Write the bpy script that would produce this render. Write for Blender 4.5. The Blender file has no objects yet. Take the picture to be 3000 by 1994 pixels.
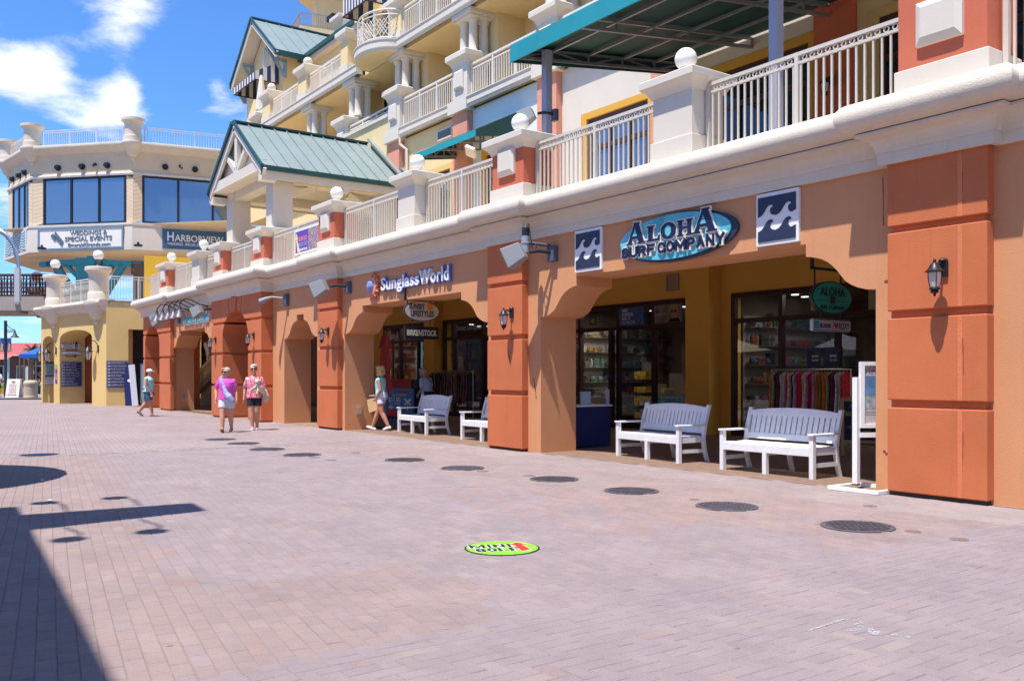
import bpy, bmesh, math, random
from mathutils import Vector as V, Matrix as Mx

R = math.radians
rnd = random.Random(11)
S = bpy.context.scene
COL = S.collection

# ------------------------------------------------------------------ camera
cam = bpy.data.objects.new('camera', bpy.data.cameras.new('camera'))
COL.objects.link(cam)
cam.location = (0, -10.1, 1.45)
cam.rotation_euler = (R(90), 0, R(144.36 - 90))
cam.data.sensor_width = 36
cam.data.lens = 31.8
cam.data.shift_y = 0.0337
cam.data.clip_end = 3000
S.camera = cam

# ------------------------------------------------------------------ sky, sun, exposure
SUN_TRAVEL = V((-0.10, 0.36, -1.0))          # metres moved per metre fallen
SUN_EL = math.atan2(1, math.hypot(0.10, 0.36))
SUN_ROT = math.atan2(0.10, -0.36)
W = bpy.data.worlds.new('World')
S.world = W
W.use_nodes = True
nt = W.node_tree
nt.nodes.clear()
nd = nt.nodes.new
out = nd('ShaderNodeOutputWorld')
bg = nd('ShaderNodeBackground')
sky = nd('ShaderNodeTexSky')
sky.sky_type = 'NISHITA'
sky.sun_disc = False
sky.sun_elevation = SUN_EL
sky.sun_rotation = SUN_ROT
sky.air_density = 1.0
sky.dust_density = 0.25
sky.ozone_density = 4.5
geo = nd('ShaderNodeTexCoord')
sep = nd('ShaderNodeSeparateXYZ')
nt.links.new(geo.outputs['Generated'], sep.inputs[0])


def wmath(op, a, b=None, c=None):
    n = nd('ShaderNodeMath')
    n.operation = op
    for i, q in enumerate((a, b, c)):
        if q is None:
            continue
        if isinstance(q, (int, float)):
            n.inputs[i].default_value = q
        else:
            nt.links.new(q, n.inputs[i])
    return n.outputs[0]


# cumulus: fractal noise on a cloud layer seen in perspective
den = wmath('ADD', wmath('MAXIMUM', sep.outputs[2], 0.0), 0.16)
comb = nd('ShaderNodeCombineXYZ')
nt.links.new(wmath('DIVIDE', sep.outputs[0], den), comb.inputs[0])
nt.links.new(wmath('DIVIDE', sep.outputs[1], den), comb.inputs[1])
comb.inputs[2].default_value = 3.1
n1 = nd('ShaderNodeTexNoise')
n1.inputs['Scale'].default_value = 2.6
n1.inputs['Detail'].default_value = 12
n1.inputs['Roughness'].default_value = 0.6
n1.inputs['Distortion'].default_value = 0.25
nt.links.new(comb.outputs[0], n1.inputs['Vector'])


def lump(az_px, y_px, tight, amp):
    """a bank of cloud lying in a given direction (photo pixel -> direction)"""
    a = math.atan2(1900, 2650)
    d = V((-math.cos(a), math.sin(a), 0)); r = V((math.sin(a), math.cos(a), 0))
    v = (d + r * ((az_px - 1500) / 2650) + V((0, 0, (1098 - y_px) / 2650))).normalized()
    dp = nd('ShaderNodeVectorMath'); dp.operation = 'DOT_PRODUCT'
    nt.links.new(geo.outputs['Generated'], dp.inputs[0])
    dp.inputs[1].default_value = v
    return wmath('MULTIPLY', wmath('POWER', wmath('MAXIMUM', dp.outputs['Value'], 0.0), tight), amp)


dens = n1.outputs[0]
for L in ((40, 210, 1500, .17), (370, 60, 1500, .17), (110, 290, 2500, .13), (350, 290, 4000, .19), (250, 330, 4000, .10), (230, 120, 4000, .06), (640, 235, 5000, .22), (0, 560, 1500, .15), (170, 210, 2500, .09),
          (170, 60, 2500, -.14), (260, 215, 4000, -.14), (60, 60, 3000, -.06), (540, 340, 1500, -.14), (740, 60, 800, -.16), (500, 190, 3000, -.12), (120, 420, 2500, -.14)):
    dens = wmath('ADD', dens, lump(*L))
ramp = nd('ShaderNodeValToRGB')
ramp.color_ramp.interpolation = 'EASE'
ramp.color_ramp.elements[0].position = 0.52
ramp.color_ramp.elements[0].color = (0, 0, 0, 1)
ramp.color_ramp.elements[1].position = 0.74
ramp.color_ramp.elements[1].color = (1, 1, 1, 1)
nt.links.new(dens, ramp.inputs[0])
mixc = nd('ShaderNodeMix'); mixc.data_type = 'RGBA'
nt.links.new(ramp.outputs[0], mixc.inputs[0])
tint = nd('ShaderNodeMix'); tint.data_type = 'RGBA'; tint.blend_type = 'MULTIPLY'
tint.inputs[0].default_value = 1
nt.links.new(sky.outputs[0], tint.inputs[6])
tint.inputs[7].default_value = (.70, 1.10, 1.58, 1)
nt.links.new(tint.outputs[2], mixc.inputs[6])
mixc.inputs[7].default_value = (8.0, 8.3, 9.2, 1)
nt.links.new(mixc.outputs[2], bg.inputs[0])
bg.inputs[1].default_value = 0.098
nt.links.new(bg.outputs[0], out.inputs[0])

sun = bpy.data.objects.new('sun', bpy.data.lights.new('sun', 'SUN'))
COL.objects.link(sun)
sun.location = (5, -30, 40)
sun.rotation_euler = SUN_TRAVEL.to_track_quat('-Z', 'Y').to_euler()
sun.data.energy = 5.0
sun.data.angle = R(0.55)
sun.data.color = (1.0, 0.955, 0.89)
S.view_settings.view_transform = 'Standard'
S.view_settings.look = 'None'
S.view_settings.gamma = 1
S.view_settings.use_curve_mapping = False
S.view_settings.exposure = 0.56
S.cycles.max_bounces = 8
S.cycles.diffuse_bounces = 4
S.cycles.transparent_max_bounces = 12
S.cycles.sample_clamp_indirect = 6

# ------------------------------------------------------------------ materials
MATS = {}


def mat(name, col, rough=0.7, bump=0.0, bscale=60, var=0.0, vscale=1.2, metal=0.0, spec=0.4, streak=0.0, dirt=None, emit=0, coat=0):
    if name in MATS:
        return MATS[name]
    m = bpy.data.materials.new(name)
    m.use_nodes = True
    t = m.node_tree
    p = t.nodes['Principled BSDF']
    p.inputs['Base Color'].default_value = (*col, 1)
    p.inputs['Roughness'].default_value = rough
    p.inputs['Metallic'].default_value = metal
    p.inputs['Specular IOR Level'].default_value = spec
    p.inputs['Coat Weight'].default_value = coat
    N = t.nodes.new
    g = N('ShaderNodeNewGeometry')
    cur = None
    if var:
        n = N('ShaderNodeTexNoise')
        n.inputs['Scale'].default_value = vscale
        n.inputs['Detail'].default_value = 6
        n.inputs['Roughness'].default_value = 0.65
        t.links.new(g.outputs['Position'], n.inputs['Vector'])
        r = N('ShaderNodeValToRGB')
        r.color_ramp.elements[0].position = 0.3
        r.color_ramp.elements[1].position = 0.7
        r.color_ramp.elements[0].color = (*[c * (1 - var) for c in col], 1)
        r.color_ramp.elements[1].color = (*[min(1, c * (1 + var * .8)) for c in col], 1)
        t.links.new(n.outputs[0], r.inputs[0])
        cur = r.outputs[0]
    if streak:                                   # rain streaks and grime
        mp = N('ShaderNodeMapping')
        mp.inputs['Scale'].default_value = (3.2, 3.2, 0.22)
        t.links.new(g.outputs['Position'], mp.inputs[0])
        n = N('ShaderNodeTexNoise')
        n.inputs['Scale'].default_value = 2.2
        n.inputs['Detail'].default_value = 8
        n.inputs['Roughness'].default_value = 0.7
        t.links.new(mp.outputs[0], n.inputs['Vector'])
        r = N('ShaderNodeValToRGB')
        r.color_ramp.elements[0].position = 0.54
        r.color_ramp.elements[1].position = 0.80
        r.color_ramp.elements[0].color = (0, 0, 0, 1)
        r.color_ramp.elements[1].color = (streak, streak, streak, 1)
        t.links.new(n.outputs[0], r.inputs[0])
        mx = N('ShaderNodeMix'); mx.data_type = 'RGBA'
        t.links.new(r.outputs[0], mx.inputs[0])
        if cur is None:
            mx.inputs[6].default_value = (*col, 1)
        else:
            t.links.new(cur, mx.inputs[6])
        mx.inputs[7].default_value = (*(dirt or [c * .45 for c in col]), 1)
        cur = mx.outputs[2]
    if cur is not None:
        t.links.new(cur, p.inputs['Base Color'])
    if bump:
        n = N('ShaderNodeTexNoise')
        n.inputs['Scale'].default_value = bscale
        n.inputs['Detail'].default_value = 4
        t.links.new(g.outputs['Position'], n.inputs['Vector'])
        b = N('ShaderNodeBump')
        b.inputs['Strength'].default_value = bump
        b.inputs['Distance'].default_value = 0.02
        t.links.new(n.outputs[0], b.inputs['Height'])
        t.links.new(b.outputs[0], p.inputs['Normal'])
    if emit:
        p.inputs['Emission Color'].default_value = (*col, 1)
        p.inputs['Emission Strength'].default_value = emit
    MATS[name] = m
    return m


ORANGE = mat('orange stucco', (.56, .155, .058), .8, .30, 85, .10, .9, streak=.42, dirt=(.40, .10, .045))
PEACH = mat('peach stucco', (.62, .285, .135), .8, .24, 85, .07, .8, streak=.34, dirt=(.47, .21, .12))
CREAM = mat('cream plaster', (.66, .575, .465), .7, .20, 80, .06, 1.1, streak=.30, dirt=(.52, .45, .36))
WHITEP = mat('white plaster', (.67, .605, .51), .7, .12, 60, .04, 1.0, streak=.18, dirt=(.58, .52, .44))
REDP = mat('brick red stucco', (.57, .145, .075), .8, .25, 80, .08, 1.2, streak=.12)
YELLOWP = mat('yellow stucco', (.70, .49, .19), .8, .2, 60, .05, .7, streak=.15, dirt=(.55, .4, .2))
HOTELY = mat('pale yellow render', (.78, .60, .315), .8, .08, 60, .05, .6, streak=.12, dirt=(.6, .47, .27))
OCHRE = mat('ochre interior paint', (.78, .43, .075), .75, .1, 50, .06, .6)
SALMON = mat('salmon stucco', (.69, .30, .20), .8, .12, 60, .05, 1)
PALEBLUE = mat('pale blue render', (.70, .76, .76), .8, .08, 60, .04, 1)
TAN = mat('tan render', (.74, .60, .40), .8, .1, 50, .05, .8, streak=.12, dirt=(.5, .38, .25))
RAIL = mat('ivory rail paint', (.60, .55, .48), .45, 0, 0, .04, 3)
RAILW = mat('white rail paint', (.70, .665, .60), .4)
DARKFRAME = mat('dark bronze aluminium', (.040, .018, .020), .4, metal=.3)
BLACKM = mat('black metal', (.018, .02, .026), .42, metal=.2, var=.2, vscale=20)
GREENROOF = mat('sage metal roof', (.225, .275, .265), .55, .03, 8, .10, .9, spec=.3, streak=.2, dirt=(.27, .32, .31))
GREENDARK = mat('dark green fascia', (.018, .075, .075), .5, var=.2)
TEAL = mat('teal canvas', (.012, .275, .325), .75, .08, 120, .08, 1.2)
TEALIN = mat('dark green canvas lining', (.010, .060, .055), .6, .05, 100, .15, 2)
GALV = mat('grey steel', (.27, .27, .30), .4, metal=.35, var=.1, vscale=8)
WHITEB = mat('white bench paint', (.76, .755, .765), .42, .03, 40, .07, 9, streak=.22, dirt=(.55, .52, .48))
WHITES = mat('white sign paint', (.82, .81, .80), .5, var=.05, vscale=4)
NAVY = mat('navy sign paint', (.014, .022, .075), .45)
NAVYD = mat('dark slate navy', (.028, .036, .075), .4)
TURQ = mat('turquoise sign', (.12, .50, .60), .45, .1, 40, .35, 3.0)
AQUA = mat('aqua edge', (.05, .62, .62), .45)
DARKTEAL = mat('dark teal sign', (.01, .26, .225), .5)
TEALP = mat('teal column paint', (.008, .11, .15), .5, var=.1)
SOFF = mat('pale soffit', (.74, .66, .52), .8, var=.04)
WOODB = mat('dark brown timber', (.085, .035, .022), .7, .2, 40, .3, 4)
CONC = mat('weathered concrete', (.36, .31, .27), .85, .2, 40, .12, 1, streak=.3)
CHROME = mat('brushed metal', (.55, .56, .58), .3, metal=.9)
IRON = mat('cast iron', (.135, .12, .135), .6, .2, 60, .3, 6, metal=.4)
GREYSP = mat('grey speaker plastic', (.27, .275, .285), .5)
GRILLE = mat('speaker grille', (.10, .10, .108), .6, .3, 300)
BLACKP = mat('black fabric', (.012, .012, .014), .9)
INTERIOR = mat('shop interior dark', (.16, .13, .12), .9, var=.3, vscale=2)
LAMPGLASS = mat('frosted lamp glass', (.62, .52, .47), .15, spec=.6)
LAMPON = mat('shop ceiling lamp', (1, .96, .88), .5, emit=5)
GLOBE = mat('opal globe', (.86, .85, .84), .22)
SKINM = mat('skin', (.56, .28, .19), .55, var=.05, vscale=10)


def glass(name, tint, base=(.02, .03, .04), ior=1.5):
    m = bpy.data.materials.new(name)
    m.use_nodes = True
    t = m.node_tree
    t.nodes.clear()
    N = t.nodes.new
    o = N('ShaderNodeOutputMaterial')
    mx = N('ShaderNodeMixShader')
    fr = N('ShaderNodeFresnel'); fr.inputs[0].default_value = ior
    tr = N('ShaderNodeBsdfTransparent'); tr.inputs[0].default_value = (*tint, 1)
    gl = N('ShaderNodeBsdfGlossy'); gl.inputs['Roughness'].default_value = 0.02
    gm = N('ShaderNodeNewGeometry'); inv = N('ShaderNodeMath'); inv.operation = 'SUBTRACT'; inv.inputs[0].default_value = 1
    t.links.new(gm.outputs['Backfacing'], inv.inputs[1])
    ml = N('ShaderNodeMath'); ml.operation = 'MULTIPLY'; t.links.new(fr.outputs[0], ml.inputs[0]); t.links.new(inv.outputs[0], ml.inputs[1])
    cm = N('ShaderNodeMix'); cm.data_type = 'RGBA'; cm.inputs[6].default_value = (*tint, 1); cm.inputs[7].default_value = (1, 1, 1, 1)
    t.links.new(gm.outputs['Backfacing'], cm.inputs[0]); t.links.new(cm.outputs[2], tr.inputs[0])     # tint once per pane
    t.links.new(ml.outputs[0], mx.inputs[0]); t.links.new(tr.outputs[0], mx.inputs[1]); t.links.new(gl.outputs[0], mx.inputs[2])
    t.links.new(mx.outputs[0], o.inputs[0])
    MATS[name] = m
    return m


SHOPGLASS = glass('shop window glass', (.30, .315, .32), ior=1.8)
SKYGLASS = mat('blue reflective glass', (.21, .27, .345), .06, .02, 1.2, metal=.75)
DARKGLASS = mat('dark window glass', (.03, .04, .055), .05, spec=.9, metal=.25)


# ------------------------------------------------------------------ mesh builder
class B:
    def __init__(s, M=None):
        s.v = []; s.f = []; s.m = []; s.M = M; s.k = 0

    def add(s, vs, fs, mi=None):
        o = len(s.v)
        for p in vs:
            p = V(p)
            s.v.append(s.M @ p if s.M else p)
        for f in fs:
            s.f.append([o + i for i in f]); s.m.append(s.k if mi is None else mi)
        return s

    def box(s, x0, x1, y0, y1, z0, z1):
        x0, x1 = min(x0, x1), max(x0, x1); y0, y1 = min(y0, y1), max(y0, y1); z0, z1 = min(z0, z1), max(z0, z1)
        return s.add([(x0, y0, z0), (x1, y0, z0), (x1, y1, z0), (x0, y1, z0), (x0, y0, z1), (x1, y0, z1), (x1, y1, z1), (x0, y1, z1)],
                     [(3, 2, 1, 0), (4, 5, 6, 7), (0, 1, 5, 4), (1, 2, 6, 5), (2, 3, 7, 6), (3, 0, 4, 7)])

    def bar(s, a, b, w, h=None, up=(0, 0, 1)):
        """rectangular bar from a to b"""
        a, b = V(a), V(b); d = (b - a).normalized(); h = h or w
        u = d.cross(V(up))
        if u.length < 1e-4:
            u = d.cross(V((1, 0, 0)))
        u.normalize(); n = u.cross(d).normalized()
        u *= w / 2; n *= h / 2
        return s.add([a - u - n, a + u - n, a + u + n, a - u + n, b - u - n, b + u - n, b + u + n, b - u + n],
                     [(3, 2, 1, 0), (4, 5, 6, 7), (0, 1, 5, 4), (1, 2, 6, 5), (2, 3, 7, 6), (3, 0, 4, 7)])

    def tube(s, pts, r, n=8, cap=True):
        pts = [V(p) for p in pts]; rs = r if isinstance(r, (list, tuple)) else [r] * len(pts)
        vs = []; fs = []; pu = None
        for i, p in enumerate(pts):
            d = (pts[min(i + 1, len(pts) - 1)] - pts[max(i - 1, 0)]).normalized()
            u = d.cross(V((0, 0, 1))) if pu is None else (pu - d * pu.dot(d))
            if u.length < 1e-3:
                u = d.cross(V((1, 0, 0)))
            u.normalize(); pu = u; w = d.cross(u)
            for k in range(n):
                a = 2 * math.pi * k / n
                vs.append(p + (u * math.cos(a) + w * math.sin(a)) * rs[i])
        for i in range(len(pts) - 1):
            for k in range(n):
                k2 = (k + 1) % n
                fs.append((i * n + k, (i + 1) * n + k, (i + 1) * n + k2, i * n + k2))
        if cap:
            fs.append(list(range(n))); fs.append([(len(pts) - 1) * n + k for k in range(n)][::-1])
        return s.add(vs, fs)

    def lathe(s, cx, cy, prof, n=20, z0=0, sx=1, sy=1):
        vs = []; fs = []
        for r, z in prof:
            for k in range(n):
                a = 2 * math.pi * k / n
                vs.append((cx + r * sx * math.cos(a), cy + r * sy * math.sin(a), z0 + z))
        for i in range(len(prof) - 1):
            for k in range(n):
                k2 = (k + 1) % n
                fs.append((i * n + k, i * n + k2, (i + 1) * n + k2, (i + 1) * n + k))
        fs.append(list(range(n))[::-1]); fs.append([(len(prof) - 1) * n + k for k in range(n)])
        return s.add(vs, fs)

    def ball(s, c, r, n=16, m=10, sc=(1, 1, 1)):
        vs = []; fs = []
        for j in range(m + 1):
            t = math.pi * (0.02 + 0.96 * j / m)
            for k in range(n):
                a = 2 * math.pi * k / n
                vs.append((c[0] + r * sc[0] * math.sin(t) * math.cos(a), c[1] + r * sc[1] * math.sin(t) * math.sin(a), c[2] - r * sc[2] * math.cos(t)))
        for j in range(m):
            for k in range(n):
                k2 = (k + 1) % n
                fs.append((j * n + k, j * n + k2, (j + 1) * n + k2, (j + 1) * n + k))
        fs.append(list(range(n))[::-1]); fs.append([m * n + k for k in range(n)])
        return s.add(vs, fs)

    def extr(s, poly, y0, y1):
        """polygon in (x,z) extruded along y"""
        n = len(poly)
        vs = [(x, y0, z) for x, z in poly] + [(x, y1, z) for x, z in poly]
        fs = [list(range(n)), [n + i for i in range(n)][::-1]] + [(i, n + i, n + (i + 1) % n, (i + 1) % n) for i in range(n)]
        return s.add(vs, fs)

    def plate(s, poly, n0, n1):
        """polygon in local (u,v) with thickness along n (frame matrices)"""
        n = len(poly)
        vs = [(x, z, n1) for x, z in poly] + [(x, z, n0) for x, z in poly]
        fs = [list(range(n)), [n + i for i in range(n)][::-1]] + [(i, n + i, n + (i + 1) % n, (i + 1) % n) for i in range(n)]
        return s.add(vs, fs)

    def sweep(s, prof, path, ends=True):
        """profile of (out, z) swept along a plan path; outward is to the right of travel"""
        P = [V((x, y)) for x, y in path]; nrm = []
        for i in range(len(P)):
            def rn(a, b):
                d = (b - a).normalized(); return V((d.y, -d.x))
            if i == 0: nn = rn(P[0], P[1])
            elif i == len(P) - 1: nn = rn(P[-2], P[-1])
            else:
                a, b = rn(P[i - 1], P[i]), rn(P[i], P[i + 1]); nn = (a + b) / max(.25, 1 + a.dot(b))
            nrm.append(nn)
        m = len(prof); vs = []; fs = []
        for p, nn in zip(P, nrm):
            for o, z in prof:
                vs.append((p.x + nn.x * o, p.y + nn.y * o, z))
        for i in range(len(P) - 1):
            for j in range(m - 1):
                fs.append((i * m + j, (i + 1) * m + j, (i + 1) * m + j + 1, i * m + j + 1))
        if ends:
            fs.append(list(range(m))); fs.append([(len(P) - 1) * m + j for j in range(m)][::-1])
        return s.add(vs, fs)


def FR(ox, oy, oz, hd):
    """frame on an upright face: u along the face, v up, n out of it"""
    a = R(hd); c, si = math.cos(a), math.sin(a)
    return Mx(((c, 0, si, ox), (si, 0, -c, oy), (0, 1, 0, oz), (0, 0, 0, 1)))


def inv_world(p):
    m = Mx.Identity(4)
    while p is not None:
        m = p.matrix_basis @ m; p = p.parent
    return m.inverted()


def ob(name, b, m, parent=None, smooth=False, bevel=0, local=False, sharp=35):
    me = bpy.data.meshes.new(name)
    I = Mx.Identity(4) if (parent is None or local) else inv_world(parent)
    me.from_pydata([I @ p for p in b.v], [], b.f)
    ms = m if isinstance(m, (list, tuple)) else [m]
    for q in ms:
        me.materials.append(q)
    if any(b.m):
        me.polygons.foreach_set('material_index', [min(i, len(ms) - 1) for i in b.m])
    bm = bmesh.new(); bm.from_mesh(me)
    bmesh.ops.recalc_face_normals(bm, faces=bm.faces); bm.to_mesh(me); bm.free()
    if smooth:
        me.polygons.foreach_set('use_smooth', [True] * len(me.polygons))
        me.set_sharp_from_angle(angle=R(sharp))
    o = bpy.data.objects.new(name, me)
    COL.objects.link(o)
    if parent is not None:
        o.parent = parent
    if bevel:
        md = o.modifiers.new('bevel', 'BEVEL'); md.width = bevel; md.segments = 2; md.limit_method = 'ANGLE'; md.angle_limit = R(40)
        if not smooth:
            md.harden_normals = False
    return o


def tag(o, label=None, cat=None, group=None, kind=None):
    for k, q in (('label', label), ('category', cat), ('group', group), ('kind', kind)):
        if q: o[k] = q
    return o


def thing(name, label, cat, loc=(0, 0, 0), rz=0, group=None):
    o = bpy.data.objects.new(name, None)
    o.empty_display_size = .2
    COL.objects.link(o)
    o.location = loc; o.rotation_euler = (0, 0, rz)
    o.matrix_basis = Mx.Translation(loc) @ Mx.Rotation(rz, 4, 'Z')
    return tag(o, label, cat, group)


def dup(root, loc, rz=None, label=None):
    def cp(o, par):
        c = o.copy(); COL.objects.link(c)
        c.parent = par
        for ch in kids.get(o, []): cp(ch, c)
        return c
    kids = {}
    def walk(o):
        for ch in o.children:
            kids.setdefault(o, []).append(ch); walk(ch)
    walk(root)
    r = cp(root, None)
    r.matrix_basis = Mx.Translation(loc) @ Mx.Rotation(root.rotation_euler[2] if rz is None else rz, 4, 'Z')
    if label: r['label'] = label
    return r


def lettering(s, w, h, depth, m, M, parent, name='lettering', bold=0.0, spacing=1.0, shear=0.0):
    """raised or printed letters fitted into w x h, centred on M's origin"""
    if any(c in 'MWmw' for c in s): bold = min(bold, .008)
    cu = bpy.data.curves.new(name, 'FONT')
    cu.body = s; cu.size = 1; cu.extrude = 0; cu.offset = bold; cu.resolution_u = 3
    cu.align_x = 'CENTER'; cu.space_character = spacing; cu.shear = shear; cu.space_line = .95
    o = bpy.data.objects.new(name, cu); COL.objects.link(o)
    me0 = o.to_mesh()
    vs = [v.co.copy() for v in me0.vertices]; fs = [list(p.vertices) for p in me0.polygons]
    o.to_mesh_clear(); bpy.data.objects.remove(o); bpy.data.curves.remove(cu)
    if not vs: return None
    x0, x1 = min(v.x for v in vs), max(v.x for v in vs); y0, y1 = min(v.y for v in vs), max(v.y for v in vs)
    sx = w / max(1e-6, x1 - x0); sy = h / max(1e-6, y1 - y0)
    if w == 0: sx = sy
    if h == 0: sy = sx
    b = B(M); pts = [((v.x - (x0 + x1) / 2) * sx, (v.y - (y0 + y1) / 2) * sy) for v in vs]
    n = len(pts)
    cnt = {}
    for f in fs:
        for i in range(len(f)):
            e = (f[i], f[(i + 1) % len(f)])
            cnt[e] = 1
    side = [(a, c) for (a, c) in cnt if (c, a) not in cnt]
    b.add([(x, y, depth) for x, y in pts] + [(x, y, 0) for x, y in pts], fs + [[a, n + a, n + c, c] for a, c in side])
    return ob(name, b, m, parent)


STROKES = {
    'S': [[(.95, .80), (.78, .96), (.5, 1), (.2, .96), (.03, .82), (.06, .66), (.3, .55), (.7, .45), (.95, .32), (.97, .17), (.8, .04), (.5, 0), (.2, .04), (.03, .2)]],
    'C': [[(1, .78), (.82, .95), (.5, 1), (.2, .93), (.02, .7), (.02, .3), (.2, .07), (.5, 0), (.82, .05), (1, .22)]],
    'O': [[(.5 + .5 * math.cos(2 * math.pi * i / 18), .5 + .5 * math.sin(2 * math.pi * i / 18)) for i in range(19)]],
    'U': [[(0, 1), (0, .3), (.12, .08), (.35, 0), (.65, 0), (.88, .08), (1, .3), (1, 1)]],
    'R': [[(0, 0), (0, 1)], [(0, 1), (.6, 1), (.92, .92), (1, .76), (.92, .60), (.6, .5), (0, .5)], [(.5, .5), (1, 0)]],
    'F': [[(0, 0), (0, 1)], [(0, 1), (1, 1)], [(0, .52), (.82, .52)]],
    'M': [[(0, 0), (0, 1)], [(0, 1), (.5, .2)], [(.5, .2), (1, 1)], [(1, 1), (1, 0)]],
    'P': [[(0, 0), (0, 1)], [(0, 1), (.62, 1), (.92, .92), (1, .74), (.92, .56), (.62, .46), (0, .46)]],
    'A': [[(0, 0), (.5, 1)], [(.5, 1), (1, 0)], [(.2, .3), (.8, .3)]],
    'N': [[(0, 0), (0, 1)], [(0, 1), (1, 0)], [(1, 0), (1, 1)]],
    'Y': [[(0, 1), (.5, .48)], [(1, 1), (.5, .48)], [(.5, .5), (.5, 0)]],
    'G': [[(1, .78), (.82, .95), (.5, 1), (.2, .93), (.02, .7), (.02, .3), (.2, .07), (.5, 0), (.82, .05), (1, .18), (1, .46), (.58, .46)]],
    'I': [[(.5, 0), (.5, 1)]], 'L': [[(0, 1), (0, 0)], [(0, 0), (1, 0)]]}


def blocktext(s, w, h, depth, t, m, M, parent, name='lettering'):
    """heavy block capitals, one object per letter, made of mitred strokes"""
    adv = {'M': 1.2, 'I': .36}
    tot = sum(adv.get(c, .9) for c in s) + .16 * (len(s) - 1)
    k = w / tot; x = -w / 2
    for ci, c in enumerate(s):
        cw = adv.get(c, .9) * k; b = B(M)
        for si, st in enumerate(STROKES[c]):
            cap = t / 2
            pts = [V((x + t / 2 + u * (cw - t) if c != 'I' else x + cw / 2, -h / 2 + t / 2 + v_ * (h - t))) for u, v_ in st]
            closed = (pts[0] - pts[-1]).length < 1e-6 and len(pts) > 3
            if not closed:
                pts[0] = pts[0] + (pts[0] - pts[1]).normalized() * cap; pts[-1] = pts[-1] + (pts[-1] - pts[-2]).normalized() * cap
            n = len(pts); top = depth - .0002 * si - .00007 * ci; vs = []; fs = []
            for i, p in enumerate(pts):
                a = pts[i - 1] if i else (pts[-2] if closed else None); e = pts[i + 1] if i < n - 1 else (pts[1] if closed else None)
                d1 = (p - a).normalized() if a is not None else (e - p).normalized(); d2 = (e - p).normalized() if e is not None else d1
                n1, n2 = V((-d1.y, d1.x)), V((-d2.y, d2.x)); nn = (n1 + n2) / max(.6, 1 + n1.dot(n2))
                for sg in (1, -1):
                    q = p + nn * sg * t / 2
                    vs += [(q.x, q.y, top), (q.x, q.y, 0)]
            for i in range(n - 1):
                a, e = i * 4, i * 4 + 4
                fs += [(a, a + 2, e + 2, e), (a, e, e + 1, a + 1), (a + 2, a + 3, e + 3, e + 2)]
            if not closed: fs += [(0, 1, 3, 2), (n * 4 - 4, n * 4 - 2, n * 4 - 1, n * 4 - 3)]
            b.add(vs, fs)
        ob(name, b, m, parent); x += cw + .16 * k


def ell(cx, cy, rx, ry, n=40):
    return [(cx + rx * math.cos(2 * math.pi * i / n), cy + ry * math.sin(2 * math.pi * i / n)) for i in range(n)]


def rrect(x0, x1, y0, y1, r, n=5):
    p = []
    for cx, cy, a0 in ((x1 - r, y1 - r, 0), (x0 + r, y1 - r, 90), (x0 + r, y0 + r, 180), (x1 - r, y0 + r, 270)):
        for i in range(n + 1):
            a = R(a0 + 90 * i / n); p.append((cx + r * math.cos(a), cy + r * math.sin(a)))
    return p
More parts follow.
